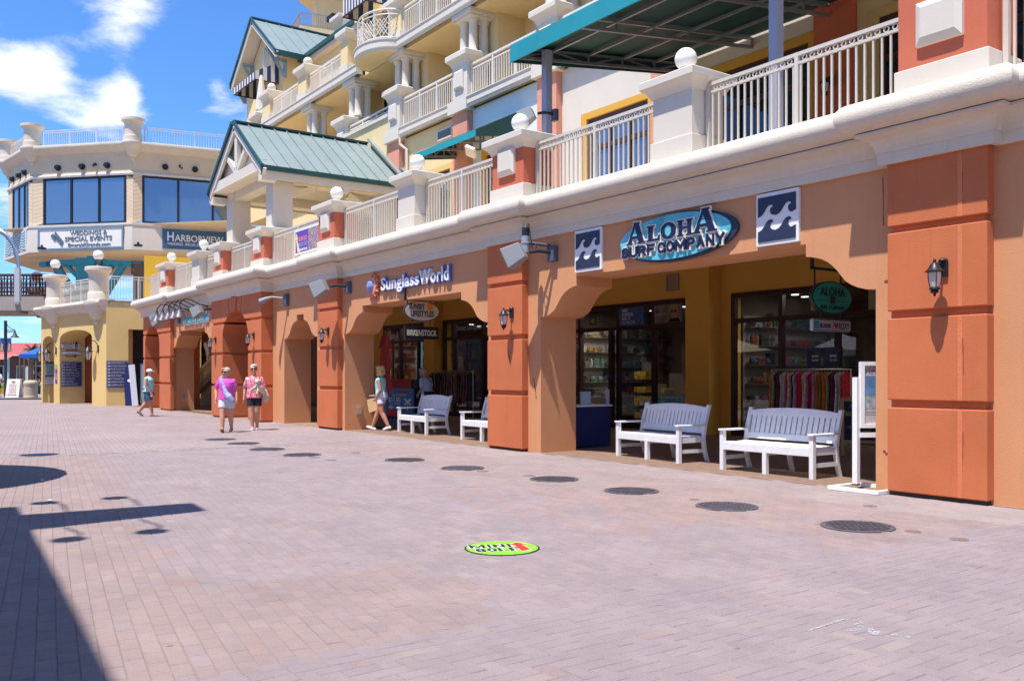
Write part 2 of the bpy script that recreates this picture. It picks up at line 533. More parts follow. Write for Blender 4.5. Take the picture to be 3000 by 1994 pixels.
# ------------------------------------------------------------------ plaza paving
def paving_material():
    m = bpy.data.materials.new('concrete pavers')
    m.use_nodes = True
    t = m.node_tree; N = t.nodes.new; p = t.nodes['Principled BSDF']
    p.inputs['Roughness'].default_value = .85
    p.inputs['Specular IOR Level'].default_value = .3
    at = N('ShaderNodeAttribute'); at.attribute_name = 'paint'
    g = N('ShaderNodeNewGeometry')
    n = N('ShaderNodeTexNoise'); n.inputs['Scale'].default_value = 160; n.inputs['Detail'].default_value = 5; n.inputs['Roughness'].default_value = .8
    t.links.new(g.outputs['Position'], n.inputs['Vector'])
    r = N('ShaderNodeValToRGB')
    r.color_ramp.elements[0].position = .34; r.color_ramp.elements[0].color = (.48, .47, .48, 1)
    r.color_ramp.elements[1].position = .72; r.color_ramp.elements[1].color = (1.4, 1.4, 1.4, 1)
    t.links.new(n.outputs[0], r.inputs[0])
    mx = N('ShaderNodeMix'); mx.data_type = 'RGBA'; mx.blend_type = 'MULTIPLY'; mx.inputs[0].default_value = .55
    t.links.new(at.outputs['Color'], mx.inputs[6]); t.links.new(r.outputs[0], mx.inputs[7])
    # worn, darker traffic patches and gum spots
    n2 = N('ShaderNodeTexNoise'); n2.inputs['Scale'].default_value = 1.3; n2.inputs['Detail'].default_value = 7; n2.inputs['Roughness'].default_value = .7
    t.links.new(g.outputs['Position'], n2.inputs['Vector'])
    r2 = N('ShaderNodeValToRGB')
    r2.color_ramp.elements[0].position = .3; r2.color_ramp.elements[0].color = (.80, .80, .82, 1)
    r2.color_ramp.elements[1].position = .7; r2.color_ramp.elements[1].color = (1.12, 1.10, 1.08, 1)
    t.links.new(n2.outputs[0], r2.inputs[0])
    mx2 = N('ShaderNodeMix'); mx2.data_type = 'RGBA'; mx2.blend_type = 'MULTIPLY'; mx2.inputs[0].default_value = .8
    t.links.new(mx.outputs[2], mx2.inputs[6]); t.links.new(r2.outputs[0], mx2.inputs[7])
    vo = N('ShaderNodeTexVoronoi'); vo.inputs['Scale'].default_value = 2.3
    t.links.new(g.outputs['Position'], vo.inputs['Vector'])
    r3 = N('ShaderNodeValToRGB')
    r3.color_ramp.elements[0].position = .035; r3.color_ramp.elements[0].color = (.45, .43, .45, 1)
    r3.color_ramp.elements[1].position = .06; r3.color_ramp.elements[1].color = (1, 1, 1, 1)
    t.links.new(vo.outputs['Distance'], r3.inputs[0])
    mx3 = N('ShaderNodeMix'); mx3.data_type = 'RGBA'; mx3.blend_type = 'MULTIPLY'; mx3.inputs[0].default_value = .6
    t.links.new(mx2.outputs[2], mx3.inputs[6]); t.links.new(r3.outputs[0], mx3.inputs[7])
    t.links.new(mx3.outputs[2], p.inputs['Base Color'])
    b = N('ShaderNodeBump'); b.inputs['Strength'].default_value = .35; b.inputs['Distance'].default_value = .01
    t.links.new(n.outputs[0], b.inputs['Height']); t.links.new(b.outputs[0], p.inputs['Normal'])
    return m


PAVE = paving_material()
PINKISH = V((.300, .226, .212)); BLUISH = V((.286, .232, .238)); SANDY = V((.35, .28, .23)); RUSTY = V((.335, .215, .18)); PALE = V((.325, .268, .258))


ROWA = R(171.5); RE = (math.cos(ROWA), math.sin(ROWA)); RN = (-RE[1] * -1, -RE[0])


def pave_colour(x, y):
    """which batch of pavers lies here"""
    tt = RN[0] * x + RN[1] * y
    c = PINKISH.copy()
    wob = .12 * math.sin(x * 5.1)
    if x > -4.4: c = BLUISH.copy()
    elif (x < -6.2 and -9.15 < tt + wob < -4.6) or (x >= -6.2 and -7.45 < tt + wob < -4.0): c = BLUISH * .85 + PINKISH * .15
    if y > -3.0 + .5 * math.sin(x * .8) and x < -5.6: c = (PINKISH * .8 + PALE * .2)
    if y > -1.1: c = PALE.copy() if x > -7 else PALE * .6 + PINKISH * .4
    if x > -9.2 + .6 * math.sin(y * 2) and x < -5.9 and -4.6 < y < -1.2 and rnd.random() < .45: c = RUSTY * .45 + c * .55
    u = rnd.random()
    if u < .03: c = c * .6 + SANDY * .4
    elif u < .05: c = c * .65 + RUSTY * .35
    elif u < .10: c = c * .5 + BLUISH * .5
    k = rnd.uniform(.95, 1.05)
    return (c[0] * k, c[1] * k, c[2] * k, 1)


def paver_geo(b, cols, cx, cy, lx, ly, rot=0.0, top=None):
    """one paver: flat top with a small chamfer and its sides down into the sand"""
    z = rnd.uniform(-.0022, .0) if top is None else top
    tx, ty = rnd.uniform(-.0012, .0012), rnd.uniform(-.0012, .0012)
    c, s = math.cos(rot), math.sin(rot)
    vs = []
    for (hx, hy, zz, tl) in ((lx / 2 - .004, ly / 2 - .004, z, 1), (lx / 2, ly / 2, z - .0045, 1), (lx / 2, ly / 2, -.02, 0)):
        for sx, sy in ((-1, -1), (1, -1), (1, 1), (-1, 1)):
            px, py = hx * sx, hy * sy
            vs.append((cx + px * c - py * s, cy + px * s + py * c, zz + tl * (tx * sx + ty * sy)))
    fs = [(0, 1, 2, 3)] + [(4 + i, 4 + (i + 1) % 4, (i + 1) % 4, i) for i in range(4)] + [(8 + i, 8 + (i + 1) % 4, 4 + (i + 1) % 4, 4 + i) for i in range(4)]
    b.add(vs, fs); cols.extend([pave_colour(cx, cy)] * len(vs))


def painted(o, cols):
    a = o.data.color_attributes.new('paint', 'FLOAT_COLOR', 'POINT')
    a.data.foreach_set('color', [q for c in cols for q in c])


XA, XB, YA, YB = -18.0, -1.4, -10.4, .12
plaza = thing('plaza', None, None); plaza['kind'] = 'structure'
# sand bed under the laid pavers
ob('sand_bed', B().box(XA - .05, XB + .05, YA - .05, YB + .05, -.3, -.0055), mat('joint sand', (.235, .185, .17), .95, .3, 200, .2, 3), plaza)['kind'] = 'structure'
DX, DY = -math.cos(math.atan2(1900, 2650)), math.sin(math.atan2(1900, 2650))


def seen(x, y):
    dz = x * DX + (y + 10.1) * DY; xc = x * DY - (y + 10.1) * DX
    return dz > 3.9 and abs(xc / dz) < .60, dz


def layout():
    """centres and sizes of every paver of the laid field"""
    res = []; L, w = .20, .10
    # stretcher rows of the promenade run a little askew to the shops
    for kk in range(-130, 130):
        off = (kk % 2) * L / 2 + rnd.uniform(-.02, .02)
        for m_ in range(-20, 110):
            u_ = m_ * L + off; t_ = kk * w
            cx, cy = RE[0] * u_ + RN[0] * t_, RE[1] * u_ + RN[1] * t_
            if XA < cx < -4.30 and YA < cy < YB - .02: res.append((cx, cy, L, w, ROWA))
    for c in range(2):                             # two soldier courses at their end
        y = YA
        while y < YB - .1:
            res.append((-4.4 + w / 2 + c * w, y + L / 2, w, L, 0)); y += L
    x0 = -4.4 + 2 * w
    # ninety degree herringbone for the rest
    def herring(xa, xb, ya, yb2):
        nx = int((xb - xa) / w) + 6; ny = int((yb2 - ya) / w) + 6
        for j in range(-4, ny):
            for i in range(-4, nx):
                t = (i - j) % 4
                if t == 0: cx, cy, lx, ly = xa + (i + 1) * w, ya + (j + .5) * w, L, w
                elif t == 3: cx, cy, lx, ly = xa + (i + .5) * w, ya + (j + 1) * w, w, L
                else: continue
                e0, e1 = max(xa, cx - lx / 2), min(xb, cx + lx / 2); g0, g1 = max(ya, cy - ly / 2), min(yb2, cy + ly / 2)
                if e1 - e0 > .015 and g1 - g0 > .015:
                    res.append(((e0 + e1) / 2, (g0 + g1) / 2, e1 - e0, g1 - g0, 0))
    herring(x0, XB, YA, YB)
    return res


covers = [(-20.36, -3.57), (-18.89, -3.56), (-17.17, -3.68), (-15.59, -3.62), (-13.64, -2.58), (-11.91, -2.51), (-9.9, -2.28), (-8.34, -2.28), (-6.74, -2.35), (-5.12, -2.35)]
discs = [(-5.83, -1.04, .075), (-4.65, -2.19, .075), (-4.19, -2.24, .08), (-7.32, -2.23, .06), (-18.4, -3.53, .09), (-17.77, -3.63, .09), (-14.98, -3.65, .10), (-14.34, -3.62, .09), (-15.36, -2.67, .09), (-11.34, -2.51, .09), (-10.45, -2.31, .09)]
near = []; rest = []
for q in layout():
    ok, dz = seen(q[0], q[1])
    if any((q[0] - cx) ** 2 + (q[1] - cy) ** 2 < .36 ** 2 for cx, cy in covers): continue
    near.append((dz if ok else dz + 1000 if dz > 0 else 2000, q))
near.sort(key=lambda t: t[0])
for i, (dz, q) in enumerate(near):
    if i < 300:
        b = B(); cols = []; paver_geo(b, cols, q[0], q[1], q[2] - .0026, q[3] - .0026, q[4])
        o = ob('paver', b, PAVE, plaza); painted(o, cols)
    else:
        rest.append(q)
b = B(); cols = []
for q in rest:
    paver_geo(b, cols, q[0], q[1], q[2] - .0026, q[3] - .0026, q[4])
me = bpy.data.meshes.new('paver_field'); me.from_pydata(b.v, [], b.f); me.materials.append(PAVE)
o = bpy.data.objects.new('paver_field', me); COL.objects.link(o); o.parent = plaza; painted(o, cols); o['kind'] = 'stuff'

# ground sheet beyond the laid field, out to the horizon
def sheet_material():
    m = mat('far paving', (.290, .227, .218), .88, .12, 40, .14, .5)
    t = m.node_tree; N = t.nodes.new; p = t.nodes['Principled BSDF']; old = p.inputs['Base Color'].links[0].from_socket
    g = N('ShaderNodeNewGeometry'); mp = N('ShaderNodeMapping'); mp.inputs['Rotation'].default_value = (0, 0, R(8.5))
    t.links.new(g.outputs['Position'], mp.inputs[0])
    br = N('ShaderNodeTexBrick'); br.inputs['Scale'].default_value = 1; br.inputs['Brick Width'].default_value = .2; br.inputs['Row Height'].default_value = .1
    br.inputs['Mortar Size'].default_value = .005; br.inputs['Color1'].default_value = (.90, .90, .93, 1); br.inputs['Color2'].default_value = (1.06, 1.05, 1.03, 1); br.inputs['Mortar'].default_value = (.62, .60, .60, 1)
    t.links.new(mp.outputs[0], br.inputs['Vector'])
    mx = N('ShaderNodeMix'); mx.data_type = 'RGBA'; mx.blend_type = 'MULTIPLY'; mx.inputs[0].default_value = 1
    t.links.new(old, mx.inputs[6]); t.links.new(br.outputs['Color'], mx.inputs[7]); t.links.new(mx.outputs[2], p.inputs['Base Color'])
    return m


b = B()
G = 1500
ring = [(-G, YA, XA, YB), (XB, YA, G, YB), (-G, -G, G, YA), (-G, YB, G, G)]
for x0, y0, x1, y1 in ring:
    b.add([(x0, y0, 0), (x1, y0, 0), (x1, y1, 0), (x0, y1, 0)], [(0, 1, 2, 3)])
tag(ob('ground', b, sheet_material()), kind='structure')
# fine joint lines of the far paving: real shallow strips of darker sand
# covered walk inside the arcade: brick floor
FLOORM = mat('red brick floor', (.27, .17, .115), .8, .25, 25, .22, 5, streak=0)
b = B().box(-45, 6, .16, 6.8, -.1, .004)
walk = tag(ob('covered_walk', b, FLOORM), kind='structure')
JOINT = mat('dark joint', (.10, .062, .05), .95)
b = B()
for i in range(68):                                # brick courses cut into the walk where it can be seen
    y = .25 + i * .1
    b.box(-23, -4, y, y + .008, .003, .0065)
b2 = b
o = ob('floor_joint', b2, JOINT, walk); o['kind'] = 'stuff'

# cast iron covers in a line along the shopfronts
def cover():
    t = thing('manhole_cover', 'c', 'manhole cover')
    b = B(); n = 32
    b.lathe(0, 0, [(.34, -.02), (.34, .006), (.335, .009), (.315, .009), (.312, .003), (.30, .003)], n)
    ob('rim', b, IRON, t, local=True, smooth=True)
    b = B(); b.lathe(0, 0, [(.30, -.02), (.30, .0015)], n)
    for i in range(-7, 8):
        for j in range(-7, 8):
            x, y = i * .040, j * .040
            if x * x + y * y < .285 ** 2:
                if (i + j) % 2: b.box(x - .017, x + .017, y - .009, y + .009, .001, .012)
                else: b.box(x - .007, x + .007, y - .017, y + .017, .001, .012)
    b.box(-.28, .28, -.008, .008, .001, .0085)
    ob('lid', b, IRON, t, local=True)
    return t


c0 = cover()
clab = ['round iron manhole cover nearest the big orange pillar by the sign stand', 'round iron manhole cover in front of the right bench, second from the near end',
        'round iron manhole cover straight in front of the gap between the two surf shop benches', 'round iron manhole cover in front of the left surf shop bench',
        'round iron manhole cover in front of the second orange pillar', 'round iron manhole cover just left of the second orange pillar, beside a small disc',
        'round iron manhole cover with two small discs to its left, fourth from the far end', 'round iron manhole cover third from the far end of the line',
        'round iron manhole cover second from the far end of the line', 'round iron manhole cover farthest off, nearest the two women walking']
for i, (x, y) in enumerate(reversed(covers)):
    o = c0 if i == 0 else dup(c0, (x, y, 0), R(37 * i))
    if i == 0: o.location = (x, y, 0); o.matrix_basis = Mx.Translation((x, y, 0))
    tag(o, clab[i], None, 'manhole covers in a line along the shops')
BRASS = mat('dull brass disc', (.30, .25, .21), .5, metal=.6, var=.25, vscale=15)
dl = ['small round survey disc at the foot of the big orange pillar', 'small tan access disc right of the nearest manhole cover', 'small tan access disc farthest right, right of another disc',
      'small access disc between the two nearest manhole covers', 'small disc beside the second far manhole cover', 'small disc between the second and third far manhole covers', 'small disc just right of the fourth far manhole cover',
      'small disc set alone in paving right of the fourth far cover', 'small disc alone in the paving toward the sunglass shop', 'small disc left of the cover in front of second pillar', 'small brass disc just left of the cover by the left surf bench']
for (x, y, r), l in zip(discs, dl):
    b = B().lathe(x, y, [(r, -.01), (r, .003), (r * .9, .005), (r * .3, .006)], 18)
    tag(ob('access_disc', b, BRASS, smooth=True), l, 'access disc', 'small discs set in the paving')

# painted mini golf marker
t = thing('floor_sign', 'round green painted mini golf sign with red arrow lying on the paving', 'floor sign', (-6.21, -5.75, 0))
GREENP = mat('lime green paint', (.22, .62, .04), .5, .1, 30, .25, 6)
RIMB = mat('black paint', (.02, .02, .02), .6)
b = B(); b.lathe(-6.21, -5.75, [(.315, -.004), (.315, .004)], 48); ob('edge', b, RIMB, t)
b = B(); b.lathe(-6.21, -5.75, [(.300, .003), (.300, .006)], 48); ob('face', b, GREENP, t)
a0 = R(54.4)                                       # text reads from the promenade side
Mg = Mx.Translation((-6.21, -5.75, .0065)) @ Mx.Rotation(a0 + R(12), 4, 'Z')
BLK = mat('black print', (.015, .015, .015), .6)
WHT = mat('white print', (.80, .80, .80), .6)
RED = mat('red print', (.75, .035, .02), .6)
for s_, dx, dy, w_, h_ in (('MINI', -.085, .075, .36, .135), ('GOLF', -.055, -.09, .37, .14)):
    blocktext(s_, w_ + .012, h_ + .012, .001, .042, WHT, Mg @ Mx.Translation((dx, dy, 0)), t, 'letter_outline')
    blocktext(s_, w_, h_, .0016, .028, BLK, Mg @ Mx.Translation((dx, dy, .0006)), t)
arrow = [(.13, -.19), (.215, -.14), (.19, .10), (.245, .10), (.165, .20), (.07, .10), (.12, .10)]
b = B(Mg @ Mx(((1, 0, 0, 0), (0, 1, 0, 0), (0, 0, 1, 0), (0, 0, 0, 1)))); b.plate([(x * 1.06 - .008, z * 1.05) for x, z in arrow], .0, .001); ob('arrow_outline', b, WHT, t)
b = B(Mg); b.plate(arrow, .0005, .0018); ob('arrow', b, RED, t)

# chalk figures on the paving
t = thing('chalk_mark', 'white spray chalk number thirteen and dots scrawled on the paving', 'chalk mark', (-3.1, -5.5, 0))
b = B()
def stroke(pts, w):
    for (xa, ya), (xb, yb) in zip(pts, pts[1:]):
        d = V((xb - xa, yb - ya)); n = V((-d.y, d.x)).normalized() * w
        q = d.normalized() * w * .4
        b.add([(xa - n.x - q.x, ya - n.y - q.y, .003), (xb - n.x + q.x, yb - n.y + q.y, .003), (xb + n.x + q.x, yb + n.y + q.y, .003), (xa + n.x - q.x, ya + n.y - q.y, .003)], [(0, 1, 2, 3)])
stroke([(-3.19, -5.74), (-3.205, -5.55), (-3.22, -5.37)], .008)
stroke([(-3.20, -5.37), (-3.15, -5.33), (-3.10, -5.36), (-3.12, -5.42), (-3.04, -5.43), (-3.03, -5.50), (-3.07, -5.58)], .006)
b_cl = b
def worn(m, lo, hi):
    t_ = m.node_tree; N = t_.nodes.new; o_ = t_.nodes['Material Output']; p_ = t_.nodes['Principled BSDF']
    g = N('ShaderNodeNewGeometry'); n = N('ShaderNodeTexNoise'); n.inputs['Scale'].default_value = 90; n.inputs['Detail'].default_value = 5
    t_.links.new(g.outputs['Position'], n.inputs['Vector'])
    r = N('ShaderNodeMapRange'); r.inputs[1].default_value = lo; r.inputs[2].default_value = hi
    t_.links.new(n.outputs[0], r.inputs[0]); t_.links.new(r.outputs[0], p_.inputs['Alpha'])
worn(mat('chalk', (.50, .50, .53), .95), .42, .62)
ob('stroke', b_cl, MATS['chalk'], t)
b = B()
for x, y, r in ((-3.0, -5.43, .018), (-2.95, -5.45, .022), (-2.94, -5.49, .028), (-2.86, -5.42, .020), (-2.79, -5.40, .016), (-2.98, -5.47, .014)):
    b.lathe(x, y, [(r, .0), (r, .0032)], 9)
ob('dot', b, MATS['chalk'], t)
# bits of litter
for (x, y, l) in ((-8.85, -9.32, 'white shell shaped scrap lying by the dark roof shadow'), (-13.9, -8.1, 'white scrap of litter by the round shadow'), (-11.6, -8.35, 'small white scrap beside the lamp shadow')):
    b = B().ball((x, y, .006), .045, 10, 6, (1, .55, .18)); tag(ob('litter', b, WHITES, smooth=True), l, 'litter')

# ------------------------------------------------------------------ the arcade: ground floor of shops under a terrace
arc = thing('arcade_building', 'orange and peach shopping arcade with cream cornice and terrace railings', 'building', (-18, 3, 0))
ZG = ((.05, 1.06), (1.15, 2.13), (2.22, 3.16), (3.24, 4.03))


def pillar(x0, x1, yf=0.0):
    p = ob('pillar', B().box(x0 + .05, x1 - .05, yf + .05, .5, .0, 4.02), ORANGE, arc)
    for z0, z1 in ZG:
        ob('pillar_block', B().box(x0, x1, yf, .48, z0, z1), ORANGE, p, bevel=.012)
    ob('pillar_foot', B().box(x0 + .03, x1 - .03, yf + .03, .45, -.01, .05), mat('shadow gap black', (.05, .04, .035), .95), p)  # near-black colour stands in for the shade in the gap below


for x0, x1 in ((-6.27, -5.07), (-14.93, -13.77), (-23.23, -21.96)):
    pillar(x0, x1)
SC = [(0, 2.52), (.12, 2.525), (.25, 2.56), (.35, 2.605), (.42, 2.65), (.49, 2.725), (.55, 2.80), (.62, 2.87), (.70, 2.93), (.78, 2.97), (.86, 3.0), (.95, 3.02), (1.03, 3.03)]


def wall(xl, xr, ol, orr, cs=1.0, top=4.05, zs=3.2):
    """a bay of wall with one corbelled opening from ol to orr"""
    pl = [(xl, .0)] + [(ol, .0)] + [(ol + o * cs, z) for o, z in SC] + [(ol + 1.03 * cs, zs)]
    pr = [(orr - 1.03 * cs, zs)] + [(orr - o * cs, z) for o, z in reversed(SC)] + [(orr, 0.0)] + [(xr, 0.0)]
    poly = pl + pr + [(xr, top), (xl, top)]
    return ob('facade_wall', B().extr(poly, .155, 1.0), PEACH, arc, smooth=True, sharp=28)


wall(-13.95, -6.1, -13.38, -6.52)
wall(-22.1, -14.8, -21.82, -15.11)
wall(-28.1, -23.1, -26.02, -23.6, .93)
wall(-39.45, -32.2, -38.02, -32.75)
wall(-5.2, 4.0, -4.70, 2.2)


def arched_pier(x0, x1, yf, yb, depth_in, xa, xb, side_in=.05):
    """rusticated pier with an arch; grooves run round it and into the arch"""
    cx = (xa + xb) / 2; hw = (xb - xa) / 2; sp, cr = 2.75, 3.57
    def ax(z):                                   # half width of the opening at height z
        if z <= sp: return hw
        q = (z - sp) / (cr - sp)
        return hw * math.sqrt(max(0, 1 - q ** 1.7))
    p = ob('arched_pier', B().box(x0 + .05, xa - .05, yf + .05, yb, 0, 3.3).box(xb + .05, x1 - .05, yf + .05, .152, 0, 3.3).box(x0 + .05, x1 - .05, yf + .05, yb, cr + .03, 4.02), ORANGE, arc)
    for z0, z1 in ZG[:3]:
        zs = [z0 + (z1 - z0) * i / 10 for i in range(11)]
        if z1 < sp: zs = [z0, z1]
        L = [(cx - ax(z), z) for z in zs]
        ob('pier_block', B().extr([(x0, z0)] + L + [(x0, z1)], yf, yb), ORANGE, p, bevel=.012)
        Rr = [(cx + ax(z), z) for z in zs]
        ob('pier_block', B().extr([(x1, z1)] + [q for q in reversed(Rr)] + [(x1, z0)], yf, .153), ORANGE, p, bevel=.012)
    z0, z1 = ZG[3]
    zs = [z0 + (cr - z0) * i / 10 for i in range(11)]
    k0, k1 = .56, .66
    zk = next(z0 + (cr - z0) * i / 200 for i in range(201) if ax(z0 + (cr - z0) * i / 200) <= k0)
    for sg in (-1, 1):
        xo = x0 if sg < 0 else x1
        A_ = [(cx + sg * ax(z), z) for z in zs if z < zk]
        pl = [(xo, z0)] + A_ + [(cx + sg * (k0 + .022), zk - .01), (cx + sg * (k1 + .022), z1), (xo, z1)]
        ob('pier_block', B().extr(pl, yf, yb), ORANGE, p, bevel=.008)
        A_ = [(cx + sg * ax(z), z) for z in zs if z > zk and ax(z) > .16]
        pl = [(cx + sg * (k0 - .018), zk + .005)] + A_ + [(cx + sg * .155, cr - .01), (cx + sg * .255, z1), (cx + sg * (k1 - .018), z1)]
        ob('voussoir', B().extr(pl, yf, yb), ORANGE, p, bevel=.006)
    ob('keystone', B().extr([(cx - .13, cr - .05), (cx + .13, cr - .05), (cx + .235, z1), (cx - .235, z1)], yf - .05, yb), ORANGE, p, bevel=.008)


arched_pier(-31.8, -26.95, -.22, 2.6, 1, -30.62, -28.12)
arched_pier(-42.2, -37.85, 0, 2.4, 1, -41.9, -39.5)

# cornice: fascia, cove, fillet and big roll, breaking forward over the pillars
prof = [(-.02, 3.995), (.05, 3.995), (.05, 4.13), (.065, 4.135), (.075, 4.19), (.105, 4.25), (.16, 4.305), (.225, 4.335), (.245, 4.34), (.245, 4.375), (.215, 4.385)]
for i in range(15):
    a = R(-100 + 205 * i / 14)
    prof.append((.235 + .185 * math.cos(a), 4.575 + .185 * math.sin(a)))
prof += [(.12, 4.775), (-.4, 4.785), (-.4, 4.5)]
# the far corner rounds back; runs left to right
path = [(-42.3, 3.0), (-42.3, .0), (-37.8, .0), (-37.8, .155), (-31.85, .155), (-31.85, -.22), (-26.9, -.22), (-26.9, .155), (-23.28, .155), (-23.28, 0), (-21.92, 0), (-21.92, .155), (-14.98, .155), (-14.98, 0),
        (-13.72, 0), (-13.72, .155), (-6.32, .155), (-6.32, 0), (-5.02, 0), (-5.02, .155), (4, .155)]
ob('cornice', B().sweep(prof, path), mat('cream cornice', (.68, .595, .485), .72, .30, 60, .05, 1.6, streak=.34, dirt=(.50, .42, .33)), arc, smooth=True, sharp=50)
ob('terrace_floor', B().box(-42.2, 4, .2, 6.9, 4.3, 4.74), TAN, arc)
ob('ceiling', B().box(-42, 4, 1.0, 7.2, 4.1, 4.28), mat('arcade ceiling', (.80, .62, .38), .8), arc)

# rear wall of the covered walk, with shopfronts
YW = 6.85
bw = B()
spans = []                                        # solid wall between the shopfront openings (x0,x1)
fronts = [(-40.5, -33.6), (-32.4, -28.42), (-27.83, -22.5), (-21.6, -15.28), (-14.56, -4.2)]
edges = [-44] + [e for f in fronts for e in f] + [4]
for i in range(0, len(edges), 2):
    bw.box(edges[i], edges[i + 1], YW, YW + .3, 0, 4.1)
for a, c in fronts:
    bw.box(a, c, YW, YW + .3, 3.4, 4.1)
ob('rear_wall', bw, OCHRE, arc)
for a, c in ((-15.72, -14.95), (-28.6, -27.9), (-7.3, -6.7)):
    ob('wall_pier', B().box(a, c, 6.46, YW + .01, 0, 4.1), OCHRE, arc)


def shopfront(x0, x1, posts, door=None):
    """dark aluminium framing with transoms; panes of glass in it"""
    f = B()
    f.box(x0, x1, YW - .06, YW + .06, 3.28, 3.4); f.box(x0, x1, YW - .06, YW + .06, 2.68, 2.79); f.box(x0, x1, YW - .06, YW + .06, 0, .16)
    xs = [x0 + .06] + posts + [x1 - .06]
    for x in xs: f.box(x - .055, x + .055, YW - .065, YW + .065, 0, 3.4)
    fr = ob('shopfront_frame', f, DARKFRAME, arc)
    for a, c in zip(xs, xs[1:]):
        ob('pane', B().box(a + .05, c - .05, YW - .006, YW + .006, 2.78, 3.29), SHOPGLASS, fr)
        if door and door[0] - .01 <= a < door[1]:
            continue
        ob('pane', B().box(a + .05, c - .05, YW - .006, YW + .006, .15, 2.69), SHOPGLASS, fr)
    return fr


shopfront(-14.56, -4.2, [-13.12, -11.66, -10.0, -8.6, -7.0, -5.6])
fa = shopfront(-21.6, -15.28, [-20.2, -18.56, -17.19], (-20.2, -18.56))
fb = shopfront(-27.83, -22.5, [-27.1, -25.25, -23.8])
fc = shopfront(-32.4, -28.42, [-31.0, -29.64])
shopfront(-40.5, -33.6, [-39, -37.2, -35.4])
# double door leaves with pulls
ob('door_rail', B().box(-26.98, -26.88, YW - .09, YW - .07, .9, 1.5).box(-26.2, -26.14, YW - .09, YW - .07, .2, 2.6), DARKFRAME, fb)
ob('door_pull', B().tube([(-26.1, YW - .07, 1.0), (-26.1, YW - .16, 1.03), (-26.1, YW - .16, 1.37), (-26.1, YW - .07, 1.4)], .014, 8), mat('brass pull', (.55, .38, .12), .3, metal=.9), fb)
dl_ = ob('open_door', B().bar((-18.75, YW - .05, .05), (-18.75, YW - .05, 2.66), .07).bar((-18.1, YW - .75, .05), (-18.1, YW - .75, 2.66), .07)
   .bar((-18.75, YW - .05, .1), (-18.1, YW - .75, .1), .07, .12).bar((-18.75, YW - .05, 2.6), (-18.1, YW - .75, 2.6), .07, .12), DARKFRAME, arc)
ob('pane', B().bar((-18.72, YW - .08, 1.35), (-18.13, YW - .72, 1.35), .012, 2.4), SHOPGLASS, dl_)
# dark rooms behind the glass
for a, c in ((-40.5, -33.0), (-32.6, -22.2), (-21.8, -14.9), (-14.8, -4.0)):
    b = B().box(a, c, 11.9, 12, 0, 3.6).box(a, a + .08, YW + .3, 12, 0, 3.6).box(c - .08, c, YW + .3, 12, 0, 3.6).box(a, c, YW + .3, 12, 3.45, 3.6)
    ob('shop_room', b, INTERIOR, arc)
for x, y_, w_ in ((-30.2, 0, 45), (-25, 0, 40), (-19.9, 0, 50), (-16.8, 0, 40), (-12.6, 0, 55), (-9, 0, 55), (-6, 0, 35), (-36.5, 0, 40)):      # the shops are lit inside
    L_ = bpy.data.objects.new('shop_light', bpy.data.lights.new('shop_light', 'AREA')); COL.objects.link(L_)
    L_.location = (x, 7.75, 3.42); L_.data.size = 1.2; L_.data.energy = w_; L_.data.color = (1, .92, .8)
for i in range(26):                               # lit lamps in the shop ceilings
    x = rnd.uniform(-33, -5); y = rnd.uniform(7.6, 11)
    ob('ceiling_lamp', B().lathe(x, y, [(.09, 3.43), (.09, 3.448)], 10), LAMPON, arc)

# hairline cracks, a patched seam and drips on the nearest pillar and walls
CRK = mat('hairline crack', (.20, .05, .03), .95)
for i, (x, y, z, L, sl) in enumerate(((-5.36, -.001, 3.86, .34, .03), (-5.35, -.001, 1.95, .5, .05), (-14.2, -.001, 1.9, .3, .3), (-5.34, -.001, .8, .45, .02), (-6.4, .154, 2.62, .2, 1.4), (-6.42, .154, .52, .16, 1.2), (-22.5, -.001, 2.0, .3, .2), (-9.4, .154, 3.92, .3, .02), (-6.42, .154, 3.9, .6, .01), (-13.6, .154, 1.4, .4, .2))):
    b = B(); px, pz = x, z
    for k in range(6):
        qx = px + sl * L / 6 + rnd.uniform(-.008, .008); qz = pz - L / 6
        b.box(min(px, qx) - .0022, max(px, qx) + .0022, y - .0015, y + .002, qz, pz); px, pz = qx, qz
    ob('crack', b, CRK, arc)
for z0, z1 in ((.06, 1.05), (1.16, 2.12), (2.23, 3.15), (3.25, 3.98)):
    ob('patched_seam', B().box(-5.40, -5.345, -.004, .01, z0, z1), mat('newer orange patch', (.66, .19, .085), .7, .3, 60, .1, 3), arc)

# terrace pedestals: cream or red shafts, moulded caps, ball finials
capp = [(.0, 5.80), (.02, 5.80), (.03, 5.83), (.075, 5.90), (.125, 5.94), (.14, 5.95), (.155, 5.97), (.155, 6.075), (.14, 6.09), (-.3, 6.10), (-.3, 5.8)]


